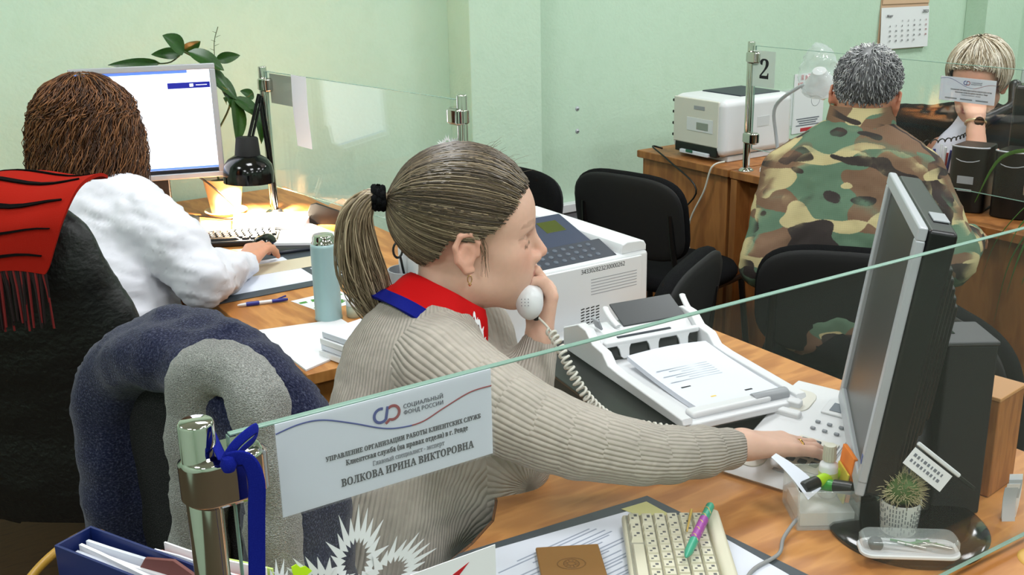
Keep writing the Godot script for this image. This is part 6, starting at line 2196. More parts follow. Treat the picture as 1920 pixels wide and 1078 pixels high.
# head: local x forward, y up, z to the person's right; origin between the ears
func head(b: B, T: Transform3D, cell: float, tone: Color, lips: Color, brow: Color, female := true, neck := Vector3(-0.05, -0.16, 0), nr := 0.052) -> void:
	var k := 0.16
	var f := F.new(T.origin - Vector3(k, k + 0.05, k), T.origin + Vector3(k, k, k), cell)
	var B3 := T.basis
	var e := func(x: float, y: float, z: float, rx: float, ry: float, rz: float, kk: float, sub := false) -> void: f.ell(T * Vector3(x, y, z), Vector3(rx, ry, rz), kk, B3, sub)
	var c := func(x: float, y: float, z: float, x2: float, y2: float, z2: float, r: float, r2: float, kk: float) -> void: f.cone(T * Vector3(x, y, z), T * Vector3(x2, y2, z2), r, r2, kk)
	e.call(-0.012, 0.045, 0, 0.098, 0.086, 0.074, 0.03)
	e.call(0.034, -0.024, 0, 0.058, 0.080, 0.050, 0.035)
	e.call(0.050, 0.045, 0, 0.042, 0.045, 0.052, 0.03)
	for s in [-1.0, 1.0]:
		e.call(0.054, -0.014, s * 0.038, 0.024, 0.018, 0.016, 0.02)
		c.call(-0.004, -0.050, s * 0.046, 0.064, -0.088, s * 0.012, 0.015, 0.014, 0.025)
		e.call(0.076, 0.024, s * 0.020, 0.015, 0.007, 0.022, 0.014)
		e.call(0.094, 0.006, s * 0.032, 0.014, 0.011, 0.017, 0.014, true)
		e.call(0.071, 0.003, s * 0.031, 0.0145, 0.0125, 0.0155, 0.004)
	c.call(0.086, 0.018, 0, 0.110, -0.019, 0, 0.0065, 0.0092, 0.012)
	for s in [-1.0, 1.0]:
		e.call(0.098, -0.026, s * 0.0115, 0.011, 0.0075, 0.0075, 0.007)
		e.call(0.106, -0.034, s * 0.006, 0.006, 0.004, 0.0035, 0.003, true)
	for s in [-1.0, 1.0]: e.call(0.056, -0.046, s * 0.020, 0.030, 0.032, 0.026, 0.03)
	e.call(0.080, -0.052, 0, 0.013, 0.014, 0.024, 0.02)
	e.call(0.0925, -0.0515, 0, 0.0085, 0.0055, 0.019, 0.005)
	e.call(0.0895, -0.0630, 0, 0.0090, 0.0062, 0.016, 0.005)
	e.call(0.1010, -0.0572, 0, 0.0090, 0.0014, 0.022, 0.002, true)
	e.call(0.076, -0.091, 0, 0.018, 0.017, 0.020, 0.018)
	# neck
	c.call(-0.022, -0.045, 0, neck.x, neck.y, neck.z, nr, nr, 0.04)
	# ears
	for s in [-1.0, 1.0]:
		e.call(-0.010, -0.004, s * 0.074, 0.015, 0.026, 0.009, 0.008)
		var pts := [Vector3(0.008, -0.006, 0.072), Vector3(0.007, 0.014, 0.076), Vector3(-0.004, 0.027, 0.080), Vector3(-0.019, 0.025, 0.084), Vector3(-0.026, 0.008, 0.085), Vector3(-0.021, -0.012, 0.082), Vector3(-0.009, -0.028, 0.077), Vector3(-0.001, -0.028, 0.074)]
		for i in pts.size() - 1:
			f.cone(T * (pts[i] * Vector3(1, 1, s)), T * (pts[i + 1] * Vector3(1, 1, s)), 0.0042 if i < 5 else 0.0055, 0.0042 if i < 4 else 0.0055, 0.003)
		e.call(-0.005, -0.003, s * 0.086, 0.008, 0.013, 0.008, 0.004, true)
	var inv := T.affine_inverse()
	f.paint = func(p: Vector3) -> Color:
		var q := inv * p
		var col := tone
		var az := absf(q.z)
		var flush := 0.7 * clampf(1.0 - Vector3((q.x - 0.08) / 0.05, (q.y + 0.02) / 0.03, (az - 0.035) / 0.03).length(), 0.0, 1.0)
		flush = maxf(flush, 0.5 * clampf(1.4 - (q - Vector3(0.112, -0.022, 0)).length() / 0.018, 0.0, 1.0))
		if az > 0.070 and q.y > -0.03 and q.y < 0.03: flush = maxf(flush, 0.6)
		col = col.lerp(Color(tone.r * 1.0, tone.g * 0.76, tone.b * 0.72), flush)
		if q.x > 0.074 and az < 0.024 and q.y < -0.0455 and q.y > -0.0695:
			col = col.lerp(lips, 0.8 * clampf((0.024 - az) / 0.006, 0.0, 1.0))
		var by := 0.026 + 0.008 * sin((az - 0.008) * 60.0)
		if q.x > 0.052 and az > 0.010 and az < 0.052 and absf(q.y - by) < 0.0036: col = col.lerp(brow, 0.32)
		if q.x > 0.050 and az > 0.014 and az < 0.050:
			var ly := q.y + 0.0045 - 0.003 * absf(az - 0.03) / 0.018
			if absf(ly) < 0.0022 and az < 0.044: col = col.lerp(brow * 0.5, 0.7)
			elif ly > 0.0 and ly < 0.011: col = col.lerp(Color(tone.r * 0.88, tone.g * 0.76, tone.b * 0.74), 0.5)
			elif absf(ly - 0.0125) < 0.0017: col = col.lerp(brow, 0.35)
		return col * (1.0 + 0.05 * nz.get_noise_3dv(p * 90.0))
	f.into(b)

# hand: d wrist->knuckles, n out of the palm, side towards the thumb
func hand(b: B, w: Vector3, d: Vector3, n: Vector3, side: Vector3, curls: Array, thumb: Array, sc: float, tone: Color, fore: Vector3, fr := 0.027, cell := 0.003) -> Array:
	d = d.normalized()
	n = (n - d * n.dot(d)).normalized()
	side = (side - d * side.dot(d) - n * side.dot(n)).normalized()
	var mid := w + d * 0.09 * sc
	var k := 0.135 * sc
	var lo := (mid - Vector3(k, k, k)).min(fore - Vector3(0.04, 0.04, 0.04)); var hi := (mid + Vector3(k, k, k)).max(fore + Vector3(0.04, 0.04, 0.04))
	var f := F.new(lo, hi, cell)
	f.cone(fore, w, fr, 0.024 * sc, 0.012)
	var offs := [0.027, 0.009, -0.010, -0.027]
	var outs := [0.086, 0.090, 0.085, 0.075]
	var lens := [[0.043, 0.025, 0.020], [0.047, 0.029, 0.021], [0.043, 0.027, 0.020], [0.034, 0.020, 0.018]]
	var tips := []
	for i in 4:
		var root: Vector3 = w + (d * outs[i] + side * offs[i]) * sc
		f.cone(w + side * offs[i] * 0.55 * sc, root, 0.0145 * sc, 0.0105 * sc, 0.014)
		var p := root
		var a := 0.0
		var spread: float = offs[i] * 3.2
		var dd: Vector3 = (d + side * spread).normalized()
		for j in 3:
			a += deg_to_rad(curls[i][j])
			var q: Vector3 = p + (dd * cos(a) + n * sin(a)) * lens[i][j] * sc
			f.cone(p, q, (0.0098 - 0.0010 * j) * sc, (0.0090 - 0.0011 * j) * sc, 0.004)
			p = q
		tips.append(p)
	# thumb
	var tp := w + (d * 0.028 + side * 0.022 + n * 0.006) * sc
	f.cone(w + side * 0.012 * sc, tp, 0.016 * sc, 0.015 * sc, 0.012)
	var td: Vector3 = (d * thumb[0] + side * thumb[1] + n * thumb[2]).normalized()
	var t2: Vector3 = tp + td * 0.038 * sc
	f.cone(tp, t2, 0.0135 * sc, 0.0108 * sc, 0.008)
	td = (td + n * thumb[3] + d * 0.35).normalized()
	var t3 := t2 + td * 0.030 * sc
	f.cone(t2, t3, 0.0106 * sc, 0.0092 * sc, 0.004)
	f.cone(t3, t3 + td * 0.016 * sc, 0.0092 * sc, 0.0072 * sc, 0.004)
	f.paint = func(p: Vector3) -> Color:
		var near := 0.0
		for t in tips: near = maxf(near, clampf(1.0 - p.distance_to(t) / 0.018, 0.0, 1.0))
		return Color(tone.r, tone.g * (1.0 - 0.2 * near), tone.b * (1.0 - 0.2 * near)) * (1.0 + 0.06 * nz.get_noise_3dv(p * 80.0))
	f.into(b)
	return tips

func limb(f: F, pts: Array, rad: Array, k := 0.03) -> void:
	for i in pts.size() - 1: f.cone(pts[i], pts[i + 1], rad[i], rad[i + 1], k)

func strand(b: B, pts: Array, r0: float, r1: float, col: Color) -> void:
	b.col = col
	var m := pts.size()
	var rr := []
	for i in m: rr.append(lerpf(r0, r1, float(i) / (m - 1)))
	b.tube(pts, rr, 3, false)

func hair_mat(rough := 0.45) -> StandardMaterial3D:
	var m := mat(1, 1, 1, rough)
	m.vertex_color_use_as_albedo = true
	m.metallic_specular = 0.5
	return m

func dirv(th: float, ph: float) -> Vector3:   # azimuth from the face, elevation
	return Vector3(cos(th) * cos(ph), sin(ph), sin(th) * cos(ph))

func on_ell(d: Vector3, c: Vector3, r: Vector3) -> Vector3:
	return c + d / (d / r).length()

func hairline(th: float, tab: Array) -> float:
	var a := rad_to_deg(absf(wrapf(th, -PI, PI)))
	for i in tab.size() - 1:
		if a <= tab[i + 1][0]: return deg_to_rad(lerpf(tab[i][1], tab[i + 1][1], (a - tab[i][0]) / (tab[i + 1][0] - tab[i][0])))
	return deg_to_rad(tab[-1][1])

func basis_of(fwd: Vector3, tilt := 0.0, roll := 0.0) -> Basis:
	fwd = fwd.normalized()
	var z := fwd.cross(Vector3.UP).normalized()
	var y := z.cross(fwd).normalized()
	var bs := Basis(fwd, y, z)
	return Basis(fwd, roll) * Basis(z, tilt) * bs

func people() -> void:
	woman_phone()
	woman_left()
	man_camo()
	woman_blonde()

func trousers(t: Node3D, hip: Vector3, fwd: Vector3, m: Material, spread := 0.09, knee := 0.40) -> void:
	fwd = fwd.normalized()
	var rt := fwd.cross(Vector3.UP).normalized()
	var f := F.new(hip - Vector3(0.65, hip.y - 0.005, 0.65), hip + Vector3(0.65, 0.2, 0.65), 0.018)
	f.ell(hip, Vector3(0.15, 0.11, 0.15), 0.05)
	for s in [-1.0, 1.0]:
		var h: Vector3 = hip + rt * s * spread * 0.8
		var kn: Vector3 = hip + fwd * knee + rt * s * (spread + 0.03); kn.y = hip.y - 0.05
		var an: Vector3 = kn - fwd * 0.02; an.y = 0.09
		limb(f, [h, kn, an], [0.095, 0.07, 0.055], 0.04)
	var b := B.new()
	f.into(b)
	room_part("trousers", b, m, t)
	for s in [-1.0, 1.0]:
		b = B.new()
		var kn: Vector3 = hip + fwd * knee + rt * s * (spread + 0.03)
		var g := F.new(Vector3(kn.x - 0.22, 0.0, kn.z - 0.22), Vector3(kn.x + 0.22, 0.16, kn.z + 0.22), 0.012)
		g.cone(Vector3(kn.x, 0.045, kn.z) - fwd * 0.06, Vector3(kn.x, 0.038, kn.z) + fwd * 0.13, 0.04, 0.034, 0.02)
		g.into(b)
		room_part("shoe", b, mats.black_plastic, t)

func woman_phone() -> void:
	var tone := lin(0.84, 0.68, 0.60)
	var R := Vector3(0.839, 0, 0.545); var Fh := Vector3(0.545, 0, -0.839)
	var fwd := (R * 0.992 + Fh * 0.10).normalized()
	var T := Transform3D(basis_of(fwd, deg_to_rad(-3), 0.0), Vector3(0.809, 1.097, -1.361))
	var t := thing("person", "woman in a beige ribbed sweater holding a telephone receiver to her ear", "person", Vector3(0.56, 0, -1.27))
	var c0 := Vector3(0.706, 0.912, -1.363); var c1 := Vector3(0.595, 0.727, -1.315); var c2 := Vector3(0.556, 0.586, -1.262)
	var rs := Vector3(0.696, 0.952, -1.247); var re := Vector3(0.788, 0.879, -1.047); var rw := Vector3(1.044, 0.824, -1.022)
	var ls := Vector3(0.862, 0.900, -1.445); var le := Vector3(0.810, 0.786, -1.240); var lw := Vector3(0.898, 0.914, -1.314)
	var nb := Vector3(0.752, 0.985, -1.365); var ch := Vector3(0.741, 0.834, -1.311)
	# --- body (skin)
	var b := B.new()
	b.col = tone
	var f := F.new(Vector3(0.40, 0.50, -1.58), Vector3(1.08, 1.02, -0.94), 0.013)
	limb(f, [nb, c0, c1, c2], [0.046, 0.075, 0.09, 0.105], 0.05)
	var sleeve := []
	var ctl := re + (re - (rs + rw) * 0.5) * 0.65
	for i in 11:
		var k := i / 10.0
		sleeve.append(rs.lerp(ctl, k).lerp(ctl.lerp(rw - Vector3(0.02, 0, 0), k), k))
	limb(f, [c0, rs], [0.06, 0.045], 0.03)
	for i in 10: f.cone(sleeve[i], sleeve[i + 1], lerpf(0.044, 0.022, i / 10.0), lerpf(0.044, 0.022, (i + 1) / 10.0), 0.02)
	limb(f, [c0, ls, le, lw], [0.06, 0.045, 0.032, 0.024], 0.03)
	f.into(b)
	var nl: Vector3 = T.affine_inverse() * nb
	head(b, T, 0.003, tone, lin(0.66, 0.36, 0.34), lin(0.36, 0.26, 0.19), true, nl, 0.047)
	var rd := Vector3(1.187, 0.800, -0.990) - rw
	hand(b, rw + rd.normalized() * 0.012, rd, Vector3(0.05, -1, 0.05), Vector3(0, 0.05, -1), [[14, 22, 18], [8, 30, 22], [6, 16, 12], [4, 14, 10]], [0.75, 0.45, 0.45, 0.2], 0.92, tone, rw - rd.normalized() * 0.05, 0.025)
	var ld := Vector3(0.925, 1.0, -1.322) - lw
	hand(b, lw + ld.normalized() * 0.018, ld, -fwd + Vector3(0, 0.1, 0) + (-Fh) * 0.15, Fh, [[52, 62, 40], [50, 62, 40], [48, 60, 40], [44, 58, 40]], [0.8, 0.25, 0.6, 0.2], 0.90, tone, lw - ld.normalized() * 0.03, 0.025)
	room_part("body", b, skin(), t)
	# --- sweater
	var bones := [[c2, c0], [ls, le], [le, lw]]
	for i in 10: bones.append([sleeve[i], sleeve[i + 1]])
	var refs := []
	for i in bones.size():
		var ax: Vector3 = (bones[i][1] - bones[i][0]).normalized()
		var want: Vector3 = Fh if i < 2 or i == 3 else refs[i - 1]   # seam on the far side
		refs.append((want - ax * want.dot(ax)).normalized())
	var ribs := [120.0, 40.0, 40.0]
	var rads := [0.11, 0.05, 0.04]
	for i in 10:
		ribs.append(46.0)
		rads.append(lerpf(0.060, 0.032, i / 9.0))
	f = F.new(Vector3(0.38, 0.50, -1.62), Vector3(1.09, 1.06, -0.93), 0.008)
	limb(f, [nb + Vector3(-0.015, -0.012, 0), c0, c1, c2], [0.056, 0.096, 0.116, 0.130], 0.05)
	limb(f, [c0 + Vector3(0.01, 0.03, 0.02), rs], [0.075, 0.064], 0.05)
	for i in 10: f.cone(sleeve[i], sleeve[i + 1], lerpf(0.064, 0.030, pow(i / 10.0, 0.9)), lerpf(0.064, 0.030, pow((i + 1) / 10.0, 0.9)), 0.02)
	limb(f, [c0 + Vector3(0.02, 0.02, -0.01), ls, le, lw], [0.075, 0.06, 0.043, 0.031], 0.035)
	limb(f, [ch, ch + Vector3(0.02, -0.10, 0.0)], [0.095, 0.10], 0.06)
	f.disp = func(p: Vector3, _n) -> float:
		var q := p - c1
		return 0.0045 * nz.get_noise_3d(p.x * 7.0 + p.z * 4.0, p.y * 17.0, p.z * 7.0) * clampf((1.02 - p.y) * 5.0, 0.0, 1.0) + 0.0025 * nz.get_noise_3d(p.x * 16.0, p.y * 16.0 + q.x * 20.0, p.z * 16.0)
	var base := lin(0.69, 0.655, 0.615)
	f.paint = func(p: Vector3) -> Color: return base * (1.0 + 0.16 * nz.get_noise_3dv(p * 120.0) + 0.10 * nz.get_noise_3dv(p * 45.0))
	f.uvf = func(m: Vector3, cs: Array) -> Array:
		var best := 0; var bd := 1e9
		for i in bones.size():
			var a: Vector3 = bones[i][0]; var ab: Vector3 = bones[i][1] - a
			var tt := clampf((m - a).dot(ab) / ab.length_squared(), 0.0, 1.0)
			var dd: float = (m - a - ab * tt).length() - rads[i]
			if dd < bd: bd = dd; best = i
		var a: Vector3 = bones[best][0]; var ax: Vector3 = (bones[best][1] - a).normalized()
		var x: Vector3 = refs[best]; var y := ax.cross(x)
		var o := []
		var first := 0.0
		for i in 4:
			var q: Vector3 = cs[i] - a
			var an := atan2(q.dot(y), q.dot(x))
			if i == 0: first = an
			else: an = first + wrapf(an - first, -PI, PI)
			o.append(Vector2(an / TAU * ribs[best], q.dot(ax) * 20.0))
		return o
	b = B.new()
	f.into(b)
	var sm := mat(1, 1, 1, 0.95)
	sm.vertex_color_use_as_albedo = true
	var im := Image.create(32, 4, false, Image.FORMAT_L8)
	for x in 32:
		var v := 0.5 + 0.5 * cos(TAU * (x + 0.5) / 32.0)
		for y in 4: im.set_pixel(x, y, Color(1, 1, 1) * pow(v, 0.6))
	sm.heightmap_enabled = true
	sm.heightmap_texture = ImageTexture.create_from_image(im)
	sm.heightmap_scale = 0.16
	sm.metallic_specular = 0.2
	sm.rim_enabled = true; sm.rim = 0.25
	room_part("ribbed_sweater", b, sm, t)
	trousers(t, Vector3(0.575, 0.56, -1.27), Vector3(0.85, 0, 0.3), mats.black_cloth, 0.08, 0.36)
	# --- scarf: red with a blue border, round the neck
	var na := (nb - T * Vector3(-0.02, -0.05, 0)).normalized()
	var ctr := nb + Vector3(0.004, 0.014, 0.0)
	var sx := (fwd - na * fwd.dot(na)).normalized(); var sz := na.cross(sx)
	var ring := func(a: float, v: float, o: float) -> Vector3:
		var r := lerpf(0.055, 0.096, pow(v, 0.8)) + o + 0.004 * sin(a * 5.0 + v * 4.0)
		var fr := 0.5 + 0.5 * cos(a)
		return ctr - na * (0.030 - 0.012 * fr) + na * v * (0.052 + 0.075 * pow(fr, 3.0)) + sx * cos(a) * r * (1.0 + 0.12 * fr) + sz * sin(a) * r
	b = B.new()
	b.sheet(func(u, v): return ring.call(u * TAU, v * 0.72, 0.0), 48, 8, 0.005)
	var sc := room_part("scarf", b, cloth(0.74, 0.065, 0.075, 0.7, 30.0, 0.02, 0.08), t)
	b = B.new()
	b.sheet(func(u, v): return ring.call(u * TAU, 0.70 + v * 0.32, 0.0015), 48, 4, 0.005)
	room_part("blue_border", b, cloth(0.07, 0.10, 0.47, 0.7, 30.0, 0.02, 0.08), sc)
	b = B.new()
	for q in [[0.55, 0.24, 0.10], [0.42, 0.34, 0.08], [0.72, 0.18, 0.07], [0.33, 0.50, 0.06]]:
		b.sheet(func(u, v): return ring.call(q[0] + (u - 0.5) * q[2] * 2.0, q[1] + (v - 0.5) * 0.07 + 0.05 * sin(u * 6.0), 0.004), 6, 2, 0.001)
	room_part("white_motif", b, mats.paper, sc)
	# --- hair
	var hc := Vector3(-0.012, 0.043, 0); var hr := Vector3(0.107, 0.097, 0.082)
	var tab := [[0, 28], [28, 22], [45, 6], [60, -8], [78, -16], [95, -15], [106, -18], [120, -36], [145, -46], [180, -50]]
	var tie := Vector3(-0.124, 0.062, 0.004)
	var dt := (tie - hc).normalized()
	b = B.new()
	b.col = lin(0.27, 0.225, 0.18)
	b.sheet(func(u, v):
		var th: float = u * TAU
		return T * on_ell(dirv(th, lerpf(hairline(th, tab), PI / 2, v)), hc, hr * 0.985), 48, 14, 0.004)
	var hm := hair_mat(0.42)
	var hp := room_part("hair", b, hm, t)
	b = B.new()
	var pal := [lin(0.285, 0.245, 0.20), lin(0.35, 0.30, 0.24), lin(0.45, 0.39, 0.31), lin(0.58, 0.51, 0.41), lin(0.70, 0.63, 0.52)]
	for i in 3600:
		var th := rng.randf_range(-PI, PI)
		var ph0 := hairline(th, tab)
		var d0 := dirv(th, ph0 - 0.07 * rng.randf() + rng.randf() * rng.randf() * 0.5)
		var s0 := 0.0 if rng.randf() < 0.55 else rng.randf_range(0.0, 0.6)
		var ax := d0.cross(dt)
		if ax.length() < 0.05: continue
		var an := d0.angle_to(dt)
		ax = ax.normalized()
		var lift := 1.0 + rng.randf_range(0.0, 0.035)
		var sway := rng.randf_range(-0.03, 0.03)
		var pts := []
		var n := 9
		for kx in n:
			var s := lerpf(s0, 1.0, float(kx) / (n - 1))
			var d := d0.rotated(ax, an * s).rotated(dt, sway * sin(s * PI))
			var p := on_ell(d, hc, hr * (lift + 0.012 * sin(s * PI)))
			p = p.lerp(tie + (p - tie) * 0.12, smoothstep(0.8, 1.0, s))
			pts.append(T * p)
		# lighter streaks further back
		var ci := clampi(int(rng.randf() * 2.6 + absf(wrapf(th, -PI, PI)) / PI * 1.5 + 3.2 * nz.get_noise_2d(th * 5.0, d0.y * 6.0)), 0, 4)
		strand(b, pts, 0.0009, 0.0012, pal[ci] * rng.randf_range(0.85, 1.1))
	for i in 26:
		var th := (1.0 if i % 2 else -1.0) * rng.randf_range(1.20, 1.42)
		var p := on_ell(dirv(th, -0.22 + rng.randf_range(-0.05, 0.1)), hc, hr * 0.99)
		var q := Vector3(rng.randf_range(0.012, 0.026), rng.randf_range(-0.045, -0.015), signf(th) * rng.randf_range(0.062, 0.066))
		strand(b, [T * p, T * (p.lerp(q, 0.5) + Vector3(0.004, 0, signf(th) * 0.004)), T * q], 0.0005, 0.0002, pal[2])
	var st := room_part("combed_strands", b, hm, hp)
	st.set_meta("kind", "stuff")
	# loose fine hairs above the forehead
	b = B.new()
	for i in 22:
		var th := rng.randf_range(-0.9, 0.9); var ph := rng.randf_range(0.6, 1.3)
		var p := on_ell(dirv(th, ph), hc, hr)
		var q := p + dirv(th, ph) * rng.randf_range(0.006, 0.02) + Vector3(rng.randf_range(0.0, 0.02), 0, rng.randf_range(-0.01, 0.01))
		strand(b, [T * p, T * (p.lerp(q, 0.5) + Vector3(0, 0.002, 0)), T * q], 0.0003, 0.00015, pal[2])
	room_part("flyaway_hairs", b, hm, hp).set_meta("kind", "stuff")
	# ponytail
	b = B.new()
	var tw := T * tie
	var bk := -fwd
	for i in 620:
		var o := Vector3(rng.randfn(), rng.randfn(), rng.randfn())
		if o.length() > 2.2: o = o.normalized() * 2.2
		var ln := rng.randf_range(0.72, 1.06)
		var side := fwd.cross(Vector3.UP)
		var sp := func(k: float) -> Vector3: return bk * o.x * k + Vector3.UP * o.y * k * 0.6 + side * o.z * k
		var w1 := rng.randf_range(-0.006, 0.006)
		var pts := curve([tw + sp.call(0.003), tw + bk * 0.022 + Vector3.UP * 0.004 + sp.call(0.007), tw + bk * (0.044) + Vector3.UP * (-0.030) * ln + sp.call(0.011), tw + bk * (0.046 + w1) - Vector3.UP * 0.085 * ln + sp.call(0.0135), tw + bk * (0.036 + w1 * 2) - Vector3.UP * 0.140 * ln + sp.call(0.013), tw + bk * 0.018 - Vector3.UP * 0.186 * ln + sp.call(0.009)], 3)
		strand(b, pts, 0.0017, 0.0008, pal[clampi(int(rng.randf() * 3.0 + 2.2), 0, 4)] * rng.randf_range(0.85, 1.15))
	room_part("ponytail", b, hm, hp).set_meta("kind", "stuff")
	b = B.new()
	for k in 3:
		var rg := []
		for i in 25:
			var a := TAU * i / 24.0
			rg.append(tw + bk * (0.004 + 0.006 * k) + (Vector3.UP * cos(a) + fwd.cross(Vector3.UP) * sin(a)) * (0.0135 + 0.003 * sin(a * 7.0 + k * 2.0)))
		b.tube(rg, 0.0052, 7, false)
	room_part("hair_tie", b, mats.black_cloth, t)
	# earring, ring
	b = B.new()
	var ep := T * Vector3(-0.004, -0.036, 0.080)
	var eg := []
	for i in 13: eg.append(ep + Vector3.UP * (-0.004 + cos(TAU * i / 12.0) * 0.006) + fwd * sin(TAU * i / 12.0) * 0.003)
	b.tube(eg, 0.0009, 5, false)
	b.lathe([Vector2(0, -0.003), Vector2(0.003, 0), Vector2(0, 0.003)], 8, ep + Vector3.DOWN * 0.012)
	room_part("earring", b, mat(0.85, 0.70, 0.50, 0.2, 0.9), t)
	b = B.new()
	var rdn := rd.normalized()
	var rside := Vector3.UP.cross(rdn)
	var rp: Vector3 = rw + rdn * 0.012 + (rdn * 0.085 + rside * -0.010) * 0.92 + (rdn - rside * 0.03) * 0.012 + Vector3.DOWN * 0.0008
	var rgs := []
	for i in 17: rgs.append(rp + (Vector3.UP * cos(TAU * i / 16.0) + rside * sin(TAU * i / 16.0)) * 0.0098)
	b.tube(rgs, 0.0019, 6, false)
	room_part("ring", b, mat(0.85, 0.65, 0.35, 0.15, 1.0), t)
	# --- receiver in her hand
	var hs := thing("telephone_receiver", "white telephone receiver held in the woman's left hand", "receiver", Vector3(0.90, 1.0, -1.33))
	b = B.new()
	var hmw := Vector3(0.876, 1.0, -1.300); var hg := Vector3(0.915, 1.022, -1.372); var he := Vector3(0.880, 1.075, -1.455)
	var g := F.new(Vector3(0.80, 0.93, -1.53), Vector3(0.98, 1.13, -1.24), 0.0045)
	var path := curve([hmw, hmw.lerp(hg, 0.5) + Vector3(0.012, 0, 0.0), hg, hg.lerp(he, 0.5) + Vector3(0.010, 0, 0), he], 3)
	for i in path.size() - 1: g.cone(path[i], path[i + 1], 0.0165, 0.0165, 0.006)
	g.ell(hmw + Vector3(-0.004, 0.0, 0.004), Vector3(0.019, 0.027, 0.022), 0.012)
	g.ell(he + Vector3(-0.010, 0.0, 0.0), Vector3(0.024, 0.026, 0.026), 0.012)
	g.into(b)
	var hb := room_part("shell", b, mats.white_plastic, hs)
	b = B.new()
	var Fd := Vector3(0.519, -0.302, -0.799)
	for i in 9:
		var p := hmw + Vector3(-0.010, 0.004, 0.012) + Vector3(0.839, 0, 0.545) * (0.005 * (i % 3 - 1) - 0.006) + Vector3.UP * (0.005 * (i / 3 - 1)) - Fd * 0.0125
		b.lathe([Vector2(0, -0.0012), Vector2(0.0009, 0), Vector2(0, 0.0012)], 5, p)
	room_part("mouthpiece_holes", b, mats.ink_grey, hb)
	b = B.new()
	b.lathe([Vector2(0, -0.008), Vector2(0.004, -0.008), Vector2(0.0045, 0.004)], 8, hmw + Vector3(0.008, -0.022, 0.004))
	room_part("cord_plug", b, mats.black_plastic, hb)

